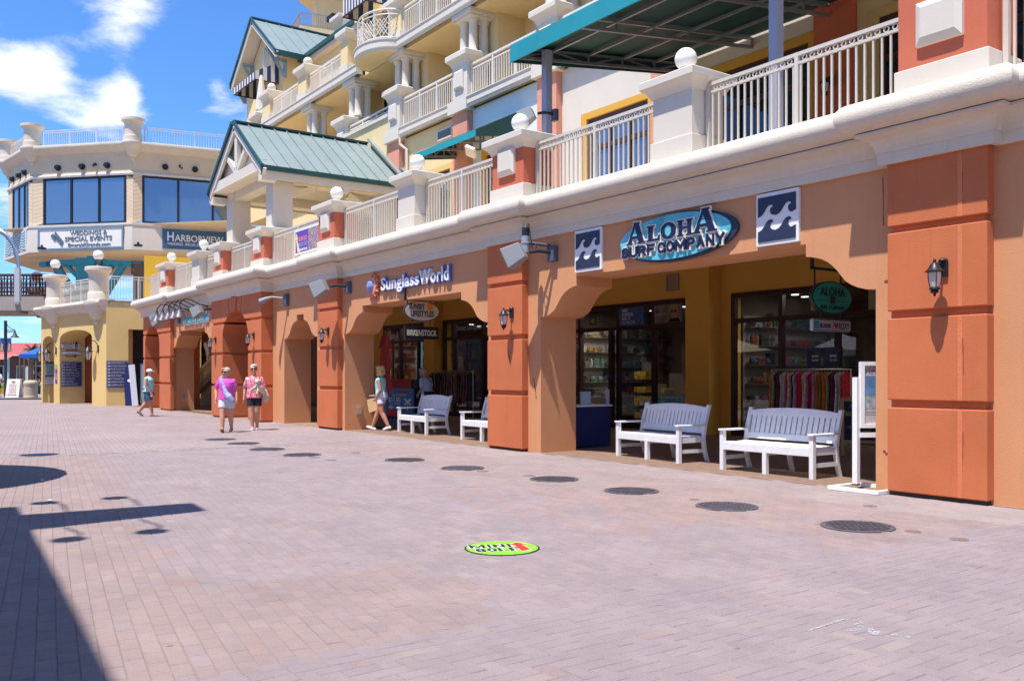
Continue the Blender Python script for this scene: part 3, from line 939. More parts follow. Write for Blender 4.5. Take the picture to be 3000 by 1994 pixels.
def pedestal(x0, x1, y0, y1, red, ball=True, cap=True, zt=5.81):
    shaft = ob('pedestal', B().box(x0, x1, y0, y1, 4.74, zt), REDP if red else WHITEP, arc, bevel=.01)
    ob('pedestal_base', B().box(x0 - .035, x1 + .035, y0 - .035, y1 + .035, 4.72, 5.11), WHITEP, shaft, bevel=.012)
    if cap:
        b = B().sweep(capp, [(x0, y1), (x0, y0), (x1, y0), (x1, y1), (x0, y1)], ends=False).box(x0 - .1, x1 + .1, y0 - .1, y1 + .1, 5.96, 6.098)
        ob('pedestal_cap', b, WHITEP, shaft, smooth=True, sharp=30)
    if red:
        w = (x1 - x0); cx = (x0 + x1) / 2
        for fr in ((FR(cx, y0, 0, 0), w * .26),) + (((FR(x1, (y0 + y1) / 2, 0, 90), .17),) if False else ()):
            b = B(fr[0]); a = fr[1]
            b.add([(-a, 5.33, 0), (a, 5.33, 0), (a, 5.845 if cap else 5.86, 0), (-a, 5.845 if cap else 5.86, 0), (-a, 5.33, .05), (a, 5.33, .05), (a, 5.845, .05), (-a, 5.845, .05),
                   (-a + .07, 5.42, .09), (a - .07, 5.42, .09), (a - .07, 5.77, .09), (-a + .07, 5.77, .09)],
                  [(0, 1, 5, 4), (1, 2, 6, 5), (2, 3, 7, 6), (3, 0, 4, 7), (4, 5, 9, 8), (5, 6, 10, 9), (6, 7, 11, 10), (7, 4, 8, 11), (8, 9, 10, 11)])
            ob('pedestal_panel', b, WHITEP, shaft)
    if ball:
        cx, cy = (x0 + x1) / 2, (y0 + y1) / 2 - .04
        ob('ball_finial', B().lathe(cx, cy, [(.13, 6.09), (.13, 6.13), (.09, 6.16), (.075, 6.2), (.085, 6.24), (.11, 6.26)], 18).ball((cx, cy, 6.41), .175, 24, 16), mat('white finial', (.84, .83, .80), .5), shaft, smooth=True)
    return shaft


PY0, PY1 = .10, .80
PEDS = [(-6.19, -5.12, 1, 0), (-10.38, -9.55, 0, 1), (-14.9, -13.86, 1, 1), (-18.83, -18.04, 0, 1), (-23.38, -22.36, 1, 1), (-28.66, -27.58, 1, 0), (-32.55, -31.55, 1, 0), (-35.2, -34.3, 0, 1), (-39.75, -38.6, 1, 1)]
for i, (a, c, red, bl) in enumerate(PEDS):
    if i == 0:
        pedestal(a, c, PY0, PY1, 1, False, False, 7.2)
    else:
        pedestal(a, c, PY0, PY1 if i not in (5, 6) else PY1 + .05, red, bl)
# the nearest red pedestal is the foot of a taller pier: its own big panel
b = B(FR(-5.66, PY0, 0, 0))


def railing(x0, x1, y=.40, z0=4.88, z1=5.90, host=None, n=None):
    L = x1 - x0
    b = B().box(x0, x1, y - .025, y + .025, z1 - .05, z1).box(x0, x1, y - .02, y + .02, z1 - .165, z1 - .13).box(x0, x1, y - .025, y + .025, z0 - .02, z0 + .03)
    mid = [x0 + .03, x1 - .03] + ([x0 + L / 2] if L > 1.8 else [])
    for x in mid: b.box(x - .03, x + .03, y - .03, y + .03, z0 - .1, z1)
    n = n or int(L / .118); st = L / n
    for i in range(n):                             # rings between the two top rails
        cx = x0 + (i + .5) * st; cz = z1 - .09
        if any(abs(cx - q) < .05 for q in mid): continue
        m_ = 12; vs = []; fs = []
        for k in range(m_):
            a = 2 * math.pi * k / m_
            for rr, yy in ((.042, -.012), (.042, .012), (.029, .012), (.029, -.012)):
                vs.append((cx + rr * math.cos(a), y + yy, cz + rr * math.sin(a)))
        for k in range(m_):
            k2 = (k + 1) % m_
            for q in range(4):
                fs.append((k * 4 + q, k2 * 4 + q, k2 * 4 + (q + 1) % 4, k * 4 + (q + 1) % 4))
        b.add(vs, fs)
    r = ob('railing', b, RAIL, host or arc)
    bars = [x0 + st * i for i in range(1, n) if not any(abs(x0 + st * i - q) < .05 for q in mid)]
    bm_ = None
    for x in bars:
        if bm_ is None:
            bm_ = ob('baluster', B().box(-.0125, .0125, -.0125, .0125, z0 + .03, z1 - .165), RAIL, r, local=True)
            inv = inv_world(r); q0 = bm_; q0.matrix_basis = inv @ Mx.Translation((x, y, 0))
        else:
            q = bm_.copy(); COL.objects.link(q); q.parent = r; q.matrix_basis = inv @ Mx.Translation((x, y, 0))
    return r


for (a, _, _, _), (_, c, _, _) in zip(PEDS, PEDS[1:]):
    if c < -39: break
    railing(c + .03, a - .03)
railing(-38.57, -35.23) if False else None
railing(-42.4, -39.8)
railing(-5.08, 2.5)
# ------------------------------------------------------------------ gabled portico on the terrace
por = thing('gabled_portico', 'cream gabled porch with sage metal roof standing on the terrace', 'porch', (-30.05, 2, 4.74))
RX, RZ, EZ, HW = -30.05, 9.90, 7.98, 2.72
YF, YB_ = -.02, 4.9
npan = 11
for sgn in (-1, 1):
    for i in range(npan):
        y0 = YF + (YB_ - YF) * i / npan; y1 = YF + (YB_ - YF) * (i + 1) / npan
        ex = RX + sgn * HW
        b = B().add([(RX, y0, RZ), (RX, y1, RZ), (ex, y1, EZ), (ex, y0, EZ), (RX, y0, RZ - .06), (RX, y1, RZ - .06), (ex, y1, EZ - .06), (ex, y0, EZ - .06)],
                    [(0, 1, 2, 3), (7, 6, 5, 4), (0, 3, 7, 4), (1, 5, 6, 2), (3, 2, 6, 7), (0, 4, 5, 1)])
        b.bar((RX + sgn * .02, y0 + .012, RZ + .012), (ex, y0 + .012, EZ + .018), .024, .05)
        ob('roof_panel', b, GREENROOF, por)
ob('ridge_cap', B().bar((RX, YF - .03, RZ + .03), (RX, YB_, RZ + .03), .24, .06).bar((RX - .09, YF - .05, RZ + .0), (RX - HW, YF - .05, EZ - .02), .05, .12).bar((RX + .09, YF - .05, RZ), (RX + HW, YF - .05, EZ - .02), .05, .12)
   .bar((RX + HW - .02, YF - .06, EZ - .07), (RX + HW - .02, YB_, EZ - .07), .08, .15).bar((RX - HW + .02, YF - .06, EZ - .07), (RX - HW + .02, YB_, EZ - .07), .08, .15), GREENDARK, por)
ob('rear_flashing', B().bar((RX + .1, YB_ + .05, RZ + .16), (RX + HW + .2, YB_ + .05, EZ + .05), .16, .07).bar((RX + .1, YB_ + .32, RZ + .22), (RX + HW + .3, YB_ + .32, EZ + .1), .3, .05), GREENROOF, por)
fb_ = B()
for sgn in (-1, 1):
    fb_.bar((RX, YF + .05, RZ - .16), (RX + sgn * (HW - .02), YF + .05, EZ - .22), .10, .26)
    fb_.box(RX + sgn * (HW - .16), RX + sgn * (HW - .08), YF, YB_, EZ - .38, EZ - .14)
    fb_.box(RX + sgn * (HW - .45), RX + sgn * (HW - .1), YF + .02, YF + .5, EZ - .44, EZ - .20)
ob('barge_board', fb_, WHITEP, por)
tb = B().box(RX - HW + .3, RX + HW - .3, .02, .22, 7.98, 8.24).box(RX - .12, RX + .12, .04, .20, 8.24, RZ - .2)
for sgn in (-1, 1):
    tb.bar((RX + sgn * .1, .12, 8.3), (RX + sgn * 1.05, .12, 8.98), .16, .18)
ob('truss', tb, WHITEP, por, bevel=.008)
ob('gable_infill', B().extr([(RX - HW + .12, 8.0), (RX + HW - .12, 8.0), (RX, RZ - .09)], .24, .29), SOFF, por)
ob('soffit', B().box(RX - HW + .16, RX + HW - .16, .0, YB_ - .1, 7.9, 7.96), SOFF, por)
ob('side_beam', B().box(RX + 1.65, RX + 2.25, .5, YB_, 7.62, 7.9).box(RX - 2.25, RX - 1.65, .5, YB_, 7.62, 7.9).box(RX - 1.65, RX + 1.65, 4.3, 4.8, 7.0, 7.9).box(RX - 1.65, RX + 1.65, .55, 1.0, 7.62, 7.9), SOFF, por)
for x in (-28.1, -32.0):
    for y in (.48, 4.2):
        ob('post', B().box(x - .31, x + .31, y, y + .66, 4.74, 7.63), WHITEP, por, bevel=.01)
ob('brace', B().bar((-28.1, 3.2, 7.5), (-28.1, 4.3, 6.9), .25, .2), SOFF, por)
ob('brace', B().bar((-28.1, 2.0, 7.6), (-28.1, 1.0, 7.2), .2, .2), SOFF, por)
ob('bracket', B().box(RX + HW - .4, RX + HW - .1, 2.75, 2.95, 7.45, 7.75), WHITEP, por)

# ------------------------------------------------------------------ hotel above the terrace
hot = thing('hotel_building', 'pale yellow balconied hotel rising behind the terrace', 'building', (-25, 9, 4.7))
YH = 5.0
# terrace level wall with pilasters and big windows
bays = [(-27.75, -24.3), (-23.4, -19.95), (-19.0, -15.5), (-14.6, -11.0), (-10.1, -6.6), (-5.7, -2.0)]
wm = [HOTELY, PALEBLUE, WHITEP, WHITEP, HOTELY, HOTELY]
GOLD = mat('gold window surround', (.66, .36, .05), .7)
wins = [(-27.0, -24.5), (-22.9, -20.3), (-18.2, -15.5), (-14.3, -10.97), (-9.9, -6.6), (-5.4, -2.2)]
for (a, c), m_, (wa, wc) in zip(bays, wm, wins):
    ob('wall_bay', B().box(a - .02, wa, 5.2, 5.6, 4.74, 9.7).box(wc, c + .02, 5.2, 5.6, 4.74, 9.7).box(wa, wc, 5.2, 5.6, 8.25, 9.7), m_, hot)
    ob('window_surround', B().box(wa, wa + .22, 5.17, 5.5, 4.74, 8.25).box(wc - .22, wc, 5.17, 5.5, 4.74, 8.25).box(wa + .22, wc - .22, 5.17, 5.5, 8.08, 8.25), GOLD if m_ is not HOTELY else YELLOWP, hot)
    f = B(); x0, x1 = wa + .22, wc - .22
    for x in (x0 + .06, x0 + (x1 - x0) * .36, x0 + (x1 - x0) * .68, x1 - .06): f.box(x - .05, x + .05, 5.24, 5.36, 4.74, 8.08)
    for z in (4.8, 7.3, 8.02): f.box(x0, x1, 5.245, 5.355, z - .06, z + .06)
    fr = ob('window_frame', f, mat('brown aluminium', (.10, .055, .05), .4, metal=.3), hot)
    ob('pane', B().box(x0 + .05, x1 - .05, 5.29, 5.31, 4.8, 8.02), SKYGLASS if a < -14.8 else DARKGLASS, fr)
for x0, x1 in ((-28.65, -27.8), (-24.29, -23.44), (-19.88, -19.03), (-15.45, -14.62), (-10.95, -10.13), (-6.5, -5.7)):
    ob('pilaster', B().box(x0, x1, 5.0, 5.45, 4.74, 9.66), SALMON if x0 < -15 else REDP, hot, bevel=.01)
# bay left of the first pilaster: solid wall up to a low balustrade
ob('wall_bay', B().box(-33.4, -28.66, 5.03, 5.6, 4.74, 10.58), HOTELY, hot)
ob('wall_coping', B().box(-33.4, -28.6, 4.96, 5.5, 10.58, 10.7), WHITEP, hot)
ob('wall_bay', B().box(-42.0, -33.41, 5.9, 6.3, 4.74, 9.7), HOTELY, hot)
# balcony slabs
slabp = lambda z0, z1: [(0, z0), (.02, z0), (.03, z0 + .07), (.07, z0 + .10), (.07, z1 - .05), (.10, z1 - .03), (.10, z1), (-.3, z1), (-.3, z0)]
def slab(x0, x1, z0, z1, y=YH, depth=4):
    s_ = ob('balcony_slab', B().sweep(slabp(z0, z1), [(x0, y), (x1, y)]), WHITEP, hot, smooth=True, sharp=25)
    ob('slab_soffit', B().box(x0, x1, y + .2, y + depth, z0 - .01, z1 - .02), HOTELY, s_)
slab(-28.6, 2, 9.66, 9.99)
slab(-42, -28.7, 9.5, 9.8, 5.6)
slab(-41.1, -31.0, 12.76, 13.12)
slab(-28.45, 2, 12.76, 13.12)
ob('slab_soffit', B().box(-31.0, -28.4, 5.3, 9, 12.75, 13.1), HOTELY, hot)
slab(-28.45, 2, 15.95, 16.3)


def hcols(x, z0, z1):
    b = B().box(x - .55, x + .55, 5.02, 6.0, z1 - .16, z1).box(x - .48, x + .48, 5.08, 5.95, z1 - .24, z1 - .16)
    hc = ob('column_capital', b, WHITEP, hot, bevel=.01)
    for dx, dy in ((-.29, .35), (.22, .35), (.22, .75), (-.29, .75)):
        ob('column', B().lathe(x + dx, 5.0 + dy, [(.17, z0), (.17, z0 + .06), (.145, z0 + .09), (.14, z0 + .3), (.125, z1 - .36), (.16, z1 - .31), (.17, z1 - .24)], 18), WHITEP, hc, smooth=True, sharp=40)


hcap = lambda t: [(0, t - .38), (.02, t - .38), (.05, t - .28), (.13, t - .20), (.17, t - .17), (.17, t - .03), (.15, t), (-.3, t), (-.3, t - .38)]
def hped(x0, x1, y0, y1, z0, t, col, panel=False, ball=False, base=True):
    s_ = ob('pedestal', B().box(x0, x1, y0, y1, z0, t - .3), col, hot, bevel=.01)
    ob('pedestal_cap', B().sweep(hcap(t), [(x0, y1), (x0, y0), (x1, y0), (x1, y1), (x0, y1)], ends=False).box(x0 - .1, x1 + .1, y0 - .1, y1 + .1, t - .17, t - .002), WHITEP, s_, smooth=True, sharp=30)
    if base: ob('pedestal_base', B().box(x0 - .05, x1 + .05, y0 - .05, y1 + .05, z0, z0 + .3), WHITEP, s_, bevel=.01)
    if panel:
        cx = (x0 + x1) / 2; b = B(FR(cx, y0, 0, 0)); a = .25; p, q = z0 + .35, t - .55
        b.add([(-a, p, 0), (a, p, 0), (a, q, 0), (-a, q, 0), (-a, p, .05), (a, p, .05), (a, q, .05), (-a, q, .05), (-a + .05, p + .07, .09), (a - .05, p + .07, .09), (a - .05, q - .05, .09), (-a + .05, q - .05, .09)],
              [(0, 1, 5, 4), (1, 2, 6, 5), (2, 3, 7, 6), (3, 0, 4, 7), (4, 5, 9, 8), (5, 6, 10, 9), (6, 7, 11, 10), (7, 4, 8, 11), (8, 9, 10, 11)])
        ob('pedestal_panel', b, WHITEP, s_)
    if ball:
        cx, cy = (x0 + x1) / 2, (y0 + y1) / 2 - .08
        ob('ball_finial', B().lathe(cx, cy, [(.14, t - .01), (.14, t + .03), (.09, t + .06), (.09, t + .1)], 14).ball((cx, cy, t + .27), .2, 18, 12), WHITEP, s_, smooth=True)
    return s_


def hrail(x0, x1, z0, z1, y=5.15, st=.125, sparse=True):
    b = B().box(x0, x1, y - .03, y + .03, z1 - .06, z1).box(x0, x1, y - .02, y + .02, z1 - .20, z1 - .16).box(x0, x1, y - .02, y + .02, z0, z0 + .04)
    n = max(2, round((x1 - x0) / 1.25))
    for i in range(n + 1):
        x = x0 + .03 + (x1 - x0 - .06) * i / n; b.box(x - .03, x + .03, y - .025, y + .025, z0 - .08, z1)
    r = ob('railing', b, RAILW, hot)
    k = int((x1 - x0) / st); first = None; inv = inv_world(r)
    for i in range(1, k):
        x = x0 + (x1 - x0) * i / k
        if first is None:
            first = ob('baluster', B().box(-.013, .013, -.013, .013, z0 + .04, z1 - .18), RAILW, r, local=True); o = first
        else:
            o = first.copy(); COL.objects.link(o); o.parent = r
        o.matrix_basis = inv @ Mx.Translation((x, y, 0))
    return r


PX = [(-28.6, -27.76), (-24.29, -23.44), (-19.88, -19.03), (-15.45, -14.62)]
for a, c in PX:
    hped(a, c, 5.0, 5.75, 9.98, 11.46, WHITEP, panel=True, base=False)
    hcols((a + c) / 2 + .02, 11.45, 12.78)
    hped(a, c, 5.05, 5.75, 13.1, 14.6, HOTELY)
    ob('cornice_block', B().box(a - .12, c + .12, 4.88, 5.6, 9.60, 9.99), WHITEP, hot, bevel=.01)
for (a, c), (e, g) in zip(PX, PX[1:]):
    hrail(c + .02, e - .02, 10.05, 11.05)
    hrail(c + .02, e - .02, 13.2, 14.2)
hped(-32.9, -32.05, 5.0, 5.75, 9.98, 11.4, WHITEP, panel=True, base=False); hcols(-31.9, 11.38, 12.76)
hcols(-36.0, 11.38, 12.76); hped(-36.4, -35.6, 5.0, 5.75, 9.78, 11.4, WHITEP, base=False)
hrail(-32.0, -28.62, 10.70, 11.04, st=.14)
hped(-41.0, -40.1, 5.0, 5.7, 13.1, 14.48, HOTELY, ball=True)
hped(-36.77, -35.9, 5.0, 5.7, 13.1, 14.48, HOTELY, ball=True)
hped(-32.52, -31.9, 5.0, 6.35, 13.1, 14.72, HOTELY, ball=True)
hrail(-40.05, -36.8, 13.15, 14.05); hrail(-35.86, -32.55, 13.15, 14.07)
# recessed walls, doors and partitions of the balconies
ob('balcony_wall', B().box(-33.5, 2, 7.0, 7.3, 9.99, 12.76).box(-33.5, 2, 7.0, 7.3, 13.1, 15.95).box(-42, -33.5, 8.2, 8.5, 9.8, 12.76), HOTELY, hot)
for x in (-33.0, -28.0, -23.7, -19.3, -14.9):
    ob('partition', B().box(x - .25, x + .55, 5.95, 7.05, 9.99, 12.75).box(x - .25, x + .55, 5.95, 7.05, 13.1, 15.96), HOTELY, hot)
for x0, x1, z0, z1, y in ((-31.9, -30.0, 9.99, 12.35, 6.7), (-31.9, -29.9, 13.1, 15.8, 6.6), (-22.5, -20.6, 9.99, 12.3, 6.98), (-26.6, -24.9, 9.99, 12.3, 6.98), (-26.6, -24.9, 13.1, 15.4, 6.98)):
    ob('door_frame', B().box(x0 - .25, x0, y, y + .4, z0, z1 + .25).box(x1, x1 + .25, y, y + .4, z0, z1 + .25).box(x0, x1, y, y + .4, z1, z1 + .25), WHITEP, hot)
    f = B().box(x0, x0 + .1, y + .12, y + .22, z0, z1).box(x1 - .1, x1, y + .12, y + .22, z0, z1).box((x0 + x1) / 2 - .07, (x0 + x1) / 2 + .07, y + .12, y + .22, z0, z1).box(x0, x1, y + .12, y + .22, z1 - .1, z1)
    d_ = ob('balcony_door', f, mat('black door frame', (.02, .02, .025), .4), hot)
    ob('pane', B().box(x0 + .05, x1 - .05, y + .16, y + .18, z0, z1 - .05), DARKGLASS, d_)
ob('wall_bay', B().box(-33.5, -29.6, 6.7, 7.0, 9.99, 12.75).box(-34.1, -32.6, 6.4, 7.2, 13.1, 18.5).box(-29.4, -27.5, 6.7, 7.3, 13.1, 17).box(-32.6, -29.4, 6.75, 7.3, 16.0, 18), HOTELY, hot)
# bowed balcony with lattice rail
bow = [(-29.2 + 1.35 * math.cos(a), 5.25 - 1.0 * math.sin(a)) for a in [math.pi * (1 - i / 16) for i in range(17)]]
ob('bow_slab', B().sweep(slabp(12.74, 13.12), bow), WHITEP, hot, smooth=True, sharp=25)
b = B(); n = len(bow)
b.add([(x, y, 12.745) for x, y in bow] + [(x, y, 13.11) for x, y in bow], [list(range(n)), [n + i for i in range(n)][::-1]])
ob('bow_soffit', b, HOTELY, hot)
rb = B(); rr = [(-29.2 + 1.28 * math.cos(math.pi * (1 - i / 24)), 5.25 - .93 * math.sin(math.pi * (1 - i / 24))) for i in range(25)]
for z, w_ in ((14.18, .06), (14.02, .035), (13.22, .035)):
    rb.tube([(x, y, z) for x, y in rr], w_ / 1.6, 6)
for i in (0, 4, 8, 12, 16, 20, 24):
    rb.box(rr[i][0] - .025, rr[i][0] + .025, rr[i][1] - .025, rr[i][1] + .025, 13.1, 14.18)
bowr = ob('bow_railing', rb, RAILW, hot)
for i in range(0, 24, 4):
    lb = B(); P0 = V((*rr[i], 0)); P1 = V((*rr[i + 4], 0))
    def q_(u, z): return P0.lerp(P1, u) + V((0, 0, 13.24 + z * .76))
    for (u0, z0), (u1, z1) in (((0, 0), (1, 1)), ((0, 1), (1, 0))): lb.bar(q_(u0, z0), q_(u1, z1), .022)
    for (u0, z0), (u1, z1) in (((.5, 0), (1, .5)), ((.5, 0), (0, .5)), ((0, .5), (.5, 1)), ((.5, 1), (1, .5)), ((.25, .25), (.75, .75)), ((.35, .15), (.85, .65)), ((.15, .35), (.65, .85)), ((.75, .25), (.25, .75)), ((.85, .35), (.35, .85)), ((.65, .15), (.15, .65))):
        lb.bar(q_(u0, z0), q_(u1, z1), .018)
    ob('lattice_panel', lb, RAILW, bowr)
# roof terrace behind: eaves in dark green over a yellow wall
ob('wall_bay', B().box(-43.8, -33.6, 8.4, 8.8, 13.1, 17.2), HOTELY, hot)
ob('eave', B().box(-43.8, -36.9, 8.1, 8.5, 17.2, 17.42), WHITEP, hot)
ob('eave_gutter', B().box(-44.0, -36.8, 7.95, 8.3, 17.42, 17.62).box(-36.9, -33, 8.0, 8.3, 17.2, 17.3), GREENDARK, hot)
hped(-40.8, -40.1, 8.5, 9.2, 17.6, 18.75, HOTELY, base=False)
hrail(-40.0, -34.2, 17.65, 18.6, 8.6)
# gable end
gw = [(-49.4, 9.8), (-44.0, 9.8), (-44.0, 17.6), (-46.6, 19.75), (-49.4, 17.6)]
ob('gable_wall', B().extr(gw, 7.2, 11.5), HOTELY, hot)
ex0, ex1, gx, gz, ez = -49.85, -43.1, -46.55, 20.15, 17.5
for sgn, ex in ((-1, ex0), (1, ex1)):
    for i in range(7):
        y0 = 6.45 + .72 * i; y1 = y0 + .72
        b = B().add([(gx, y0, gz), (gx, y1, gz), (ex, y1, ez), (ex, y0, ez), (gx, y0, gz - .07), (gx, y1, gz - .07), (ex, y1, ez - .07), (ex, y0, ez - .07)],
                    [(0, 1, 2, 3), (7, 6, 5, 4), (0, 3, 7, 4), (1, 5, 6, 2), (3, 2, 6, 7), (0, 4, 5, 1)])
        b.bar((gx, y0 + .015, gz + .015), (ex, y0 + .015, ez + .02), .03, .05)
        ob('roof_panel', b, GREENROOF, hot)
    ob('barge_board', B().bar((gx, 6.5, gz - .2), (ex, 6.5, ez - .2), .1, .3), WHITEP, hot)
    ob('eave_gutter', B().bar((ex, 6.4, ez - .1), (ex, 11.5, ez - .1), .12, .26).bar((gx, 6.4, gz), (ex, 6.4, ez), .06, .13), GREENDARK, hot)
ob('soffit', B().add([(gx, 6.5, gz - .09), (ex1, 6.5, ez - .09), (ex1, 7.25, ez - .09), (gx, 7.25, gz - .09), (ex0, 6.5, ez - .09), (ex0, 7.25, ez - .09)], [(0, 1, 2, 3), (0, 3, 5, 4)]), SOFF, hot)
ob('ridge_cap', B().bar((gx, 6.4, gz + .02), (gx, 11.5, gz + .02), .26, .07), GREENDARK, hot)
BRK = mat('blue grey bracket paint', (.23, .33, .36), .6)
for x, z in ((-48.3, 18.2), (-44.8, 18.2), (-49.5, 17.3), (-43.6, 17.2)):
    ob('gable_bracket', B().box(x - .07, x + .07, 6.6, 7.2, z - .03, z + .1).box(x - .07, x + .07, 7.06, 7.2, z - .8, z).bar((x, 6.65, z - .05), (x, 7.1, z - .75), .12, .14), BRK, hot)
b = B(FR(-46.45, 7.2, 18.2, 0)); k_ = 24
b.plate(ell(0, 0, .44, .62, 32), 0, .04); ob('medallion', b, WHITEP, hot)
b = B(FR(-46.45, 7.2, 18.2, 0)); b.plate(ell(0, 0, .30, .46, 32), .04, .08).plate([(-.05, -.6), (.05, -.6), (.05, .5), (-.05, .5)], .08, .12).plate(ell(0, 0, .16, .3, 24), .08, .11); ob('medallion_boss', b, CREAM, hot)
ob('gable_window', B().box(-47.2, -45.0, 7.12, 7.25, 13.4, 16.4), DARKGLASS, hot)
hped(-42.3, -41.6, 5.0, 5.7, 12.76, 13.8, WHITEP, base=False)
ob('turned_post', B().lathe(-42.1, 5.35, [(.3, 13.7), (.3, 13.8), (.2, 13.86), (.26, 13.95), (.2, 14.05), (.27, 14.1), (.24, 14.6), (.1, 15.6), (.06, 15.75)], 8), WHITEP, hot)
lb = B()
for i in range(5):
    lb.bar((-41.9 + i * .2, 5.15, 13.2), (-41.4 + i * .1, 5.15, 14.0), .02).bar((-41.0 - i * .2, 5.15, 13.2), (-41.5 - i * .1, 5.15, 14.0), .02)
lb.bar((-41.9, 5.15, 14.05), (-41.0, 5.15, 14.05), .05)
ob('lattice_panel', lb, RAILW, hot)
# rain pipe, vent
ob('rain_pipe', B().tube([(-27.62, 4.95, 9.62), (-27.62, 4.95, 9.4), (-27.45, 5.12, 9.2), (-27.45, 5.12, 4.9)], .055, 10), WHITEP, hot, smooth=True)
vt = B().box(-25.5, -24.6, 5.16, 5.2, 9.08, 9.12).box(-25.5, -24.6, 5.16, 5.2, 9.38, 9.42).box(-25.5, -25.46, 5.16, 5.2, 9.1, 9.4).box(-24.64, -24.6, 5.16, 5.2, 9.1, 9.4)
v_ = ob('vent', vt, RAILW, hot)
for i in range(7): ob('louvre', B().box(-25.46, -24.64, 5.165, 5.195, 9.14 + i * .035, 9.155 + i * .035), GALV, v_)

# striped awnings of the hotel
STRB = mat('blue stripe canvas', (.025, .06, .14), .8)
STRW = mat('cream stripe canvas', (.72, .66, .60), .8)
def striped(name, label, x0, x1, yf, yw, zw, zf, zb):
    t = thing(name, label, 'awning', ((x0 + x1) / 2, yw, zw))
    n = 16
    for i in range(n):
        a = x0 + (x1 - x0) * i / n; c = x0 + (x1 - x0) * (i + 1) / n
        b = B().add([(a, yw, zw), (c, yw, zw), (c, yf, zf), (a, yf, zf), (a, yf, zb), (c, yf, zb)], [(0, 1, 2, 3), (3, 2, 5, 4)])
        ob('stripe', b, STRB if i % 2 else STRW, t)
    n = 6
    for X in (x0, x1):
        for i in range(n):
            a = yf + (yw - yf) * i / n; c = yf + (yw - yf) * (i + 1) / n
            za = zf + (zw - zf) * i / n; zc = zf + (zw - zf) * (i + 1) / n
            ob('stripe', B().add([(X, a, zb), (X, c, zb), (X, c, zc), (X, a, za)], [(0, 1, 2, 3)]), STRB if i % 2 else STRW, t)
    ob('awning_frame', B().tube([(x0, yw, zb), (x0, yf, zb), (x1, yf, zb), (x1, yw, zb)], .03, 6).bar((x0 + .05, yf + .06, zb + .05), (x1 - .05, yf + .06, zb + .05), .05, .05), mat('dark brown frame', (.05, .025, .015), .6), t)
striped('striped_awning', 'blue and cream striped awning under the hotel gable', -47.8, -44.6, 5.95, 7.18, 17.45, 16.75, 16.35)
striped('striped_awning', 'blue striped awning with dark frame high on the yellow wall, at the top edge', -32.3, -30.3, 5.0, 6.3, 16.7, 15.95, 15.3)

# teal canopies over the terrace
def canopy(label, x0, x1, yf, yw, zb, zf, zw, trusses, posts, back):
    t = thing('canopy', label, 'canopy', ((x0 + x1) / 2, (yf + yw) / 2, zf))
    b = B().box(x0, x1, yf, yf + .03, zb, zf); ob('front_valance', b, TEAL, t)
    for X in (x0, x1):
        b = B()
        b.add([(X, yf + .03, zb), (X, yw, back), (X, yw, zw), (X, yf + .03, zf), (X + .02, yf + .03, zb), (X + .02, yw, back), (X + .02, yw, zw), (X + .02, yf + .03, zf)],
              [(0, 1, 2, 3), (7, 6, 5, 4), (0, 4, 5, 1), (1, 5, 6, 2), (2, 6, 7, 3), (3, 7, 4, 0)])
        ob('side_valance', b, TEALIN, t)
    n = trusses
    for i in range(n):
        a = x0 + (x1 - x0) * i / n; c = x0 + (x1 - x0) * (i + 1) / n
        bb = B().add([(a + .01, yf + .03, zf - .005), (c - .01, yf + .03, zf - .005), (c - .01, yw, zw - .005), (a + .01, yw, zw - .005), (a + .01, yf + .03, zf + .01), (c - .01, yf + .03, zf + .01), (c - .01, yw, zw + .01), (a + .01, yw, zw + .01)],
              [(3, 2, 1, 0), (4, 5, 6, 7), (0, 1, 5, 4), (2, 3, 7, 6), (1, 2, 6, 5), (3, 0, 4, 7)])
        ob('canvas_panel', bb, TEALIN, t)
    fr = B()
    for i in range(n + 1):
        x = x0 + (x1 - x0) * i / n + (.06 if i == 0 else (-.06 if i == n else 0))
        zb_ = zb + .08
        fr.bar((x, yf + .06, zb_ + .02), (x, yw, back + .06), .06, .06)
        fr.bar((x, yf + .06, zf - .06), (x, yw, zw - .06), .05, .05)
        k = 5
        for j in range(k + 1):
            y = yf + .06 + (yw - yf - .06) * j / k; f_ = j / k
            fr.bar((x, y, zb_ + (back + .06 - zb_) * f_), (x, y, zf - .06 + (zw - zf) * f_), .04, .04)
            if i in (0, n) and j < k:
                f2 = (j + 1) / k; y2 = yf + .06 + (yw - yf - .06) * f2
                up = (zf - .06 + (zw - zf) * f_, zb_ + (back + .06 - zb_) * f2) if j % 2 else (zb_ + (back + .06 - zb_) * f_, zf - .06 + (zw - zf) * f2)
                fr.bar((x, y, up[0]), (x, y2, up[1]), .035, .035)
    for j in (1, 2, 3, 4):
        y = yf + (yw - yf) * j / 5; z = zf + (zw - zf) * j / 5 - .09
        fr.bar((x0, y, z), (x1, y, z), .05, .05)
    ob('steel_frame', fr, GALV, t)
    for x, y in posts:
        ob('post', B().box(x - .075, x + .075, y - .075, y + .075, 4.74, zb + .25), mat('lavender grey post paint', (.36, .37, .46), .5), t)
    return t


canopy('large teal canopy on grey posts over the upper terrace, at top right', -14.6, -4.6, .32, 5.18, 7.64, 7.98, 8.62, 5, ((-14.22, .95), (-8.66, .95)), 8.32)
canopy('small teal canopy over the terrace windows, behind the ball finials', -24.1, -20.7, 3.5, 5.18, 7.98, 8.16, 9.0, 3, (), 8.25)

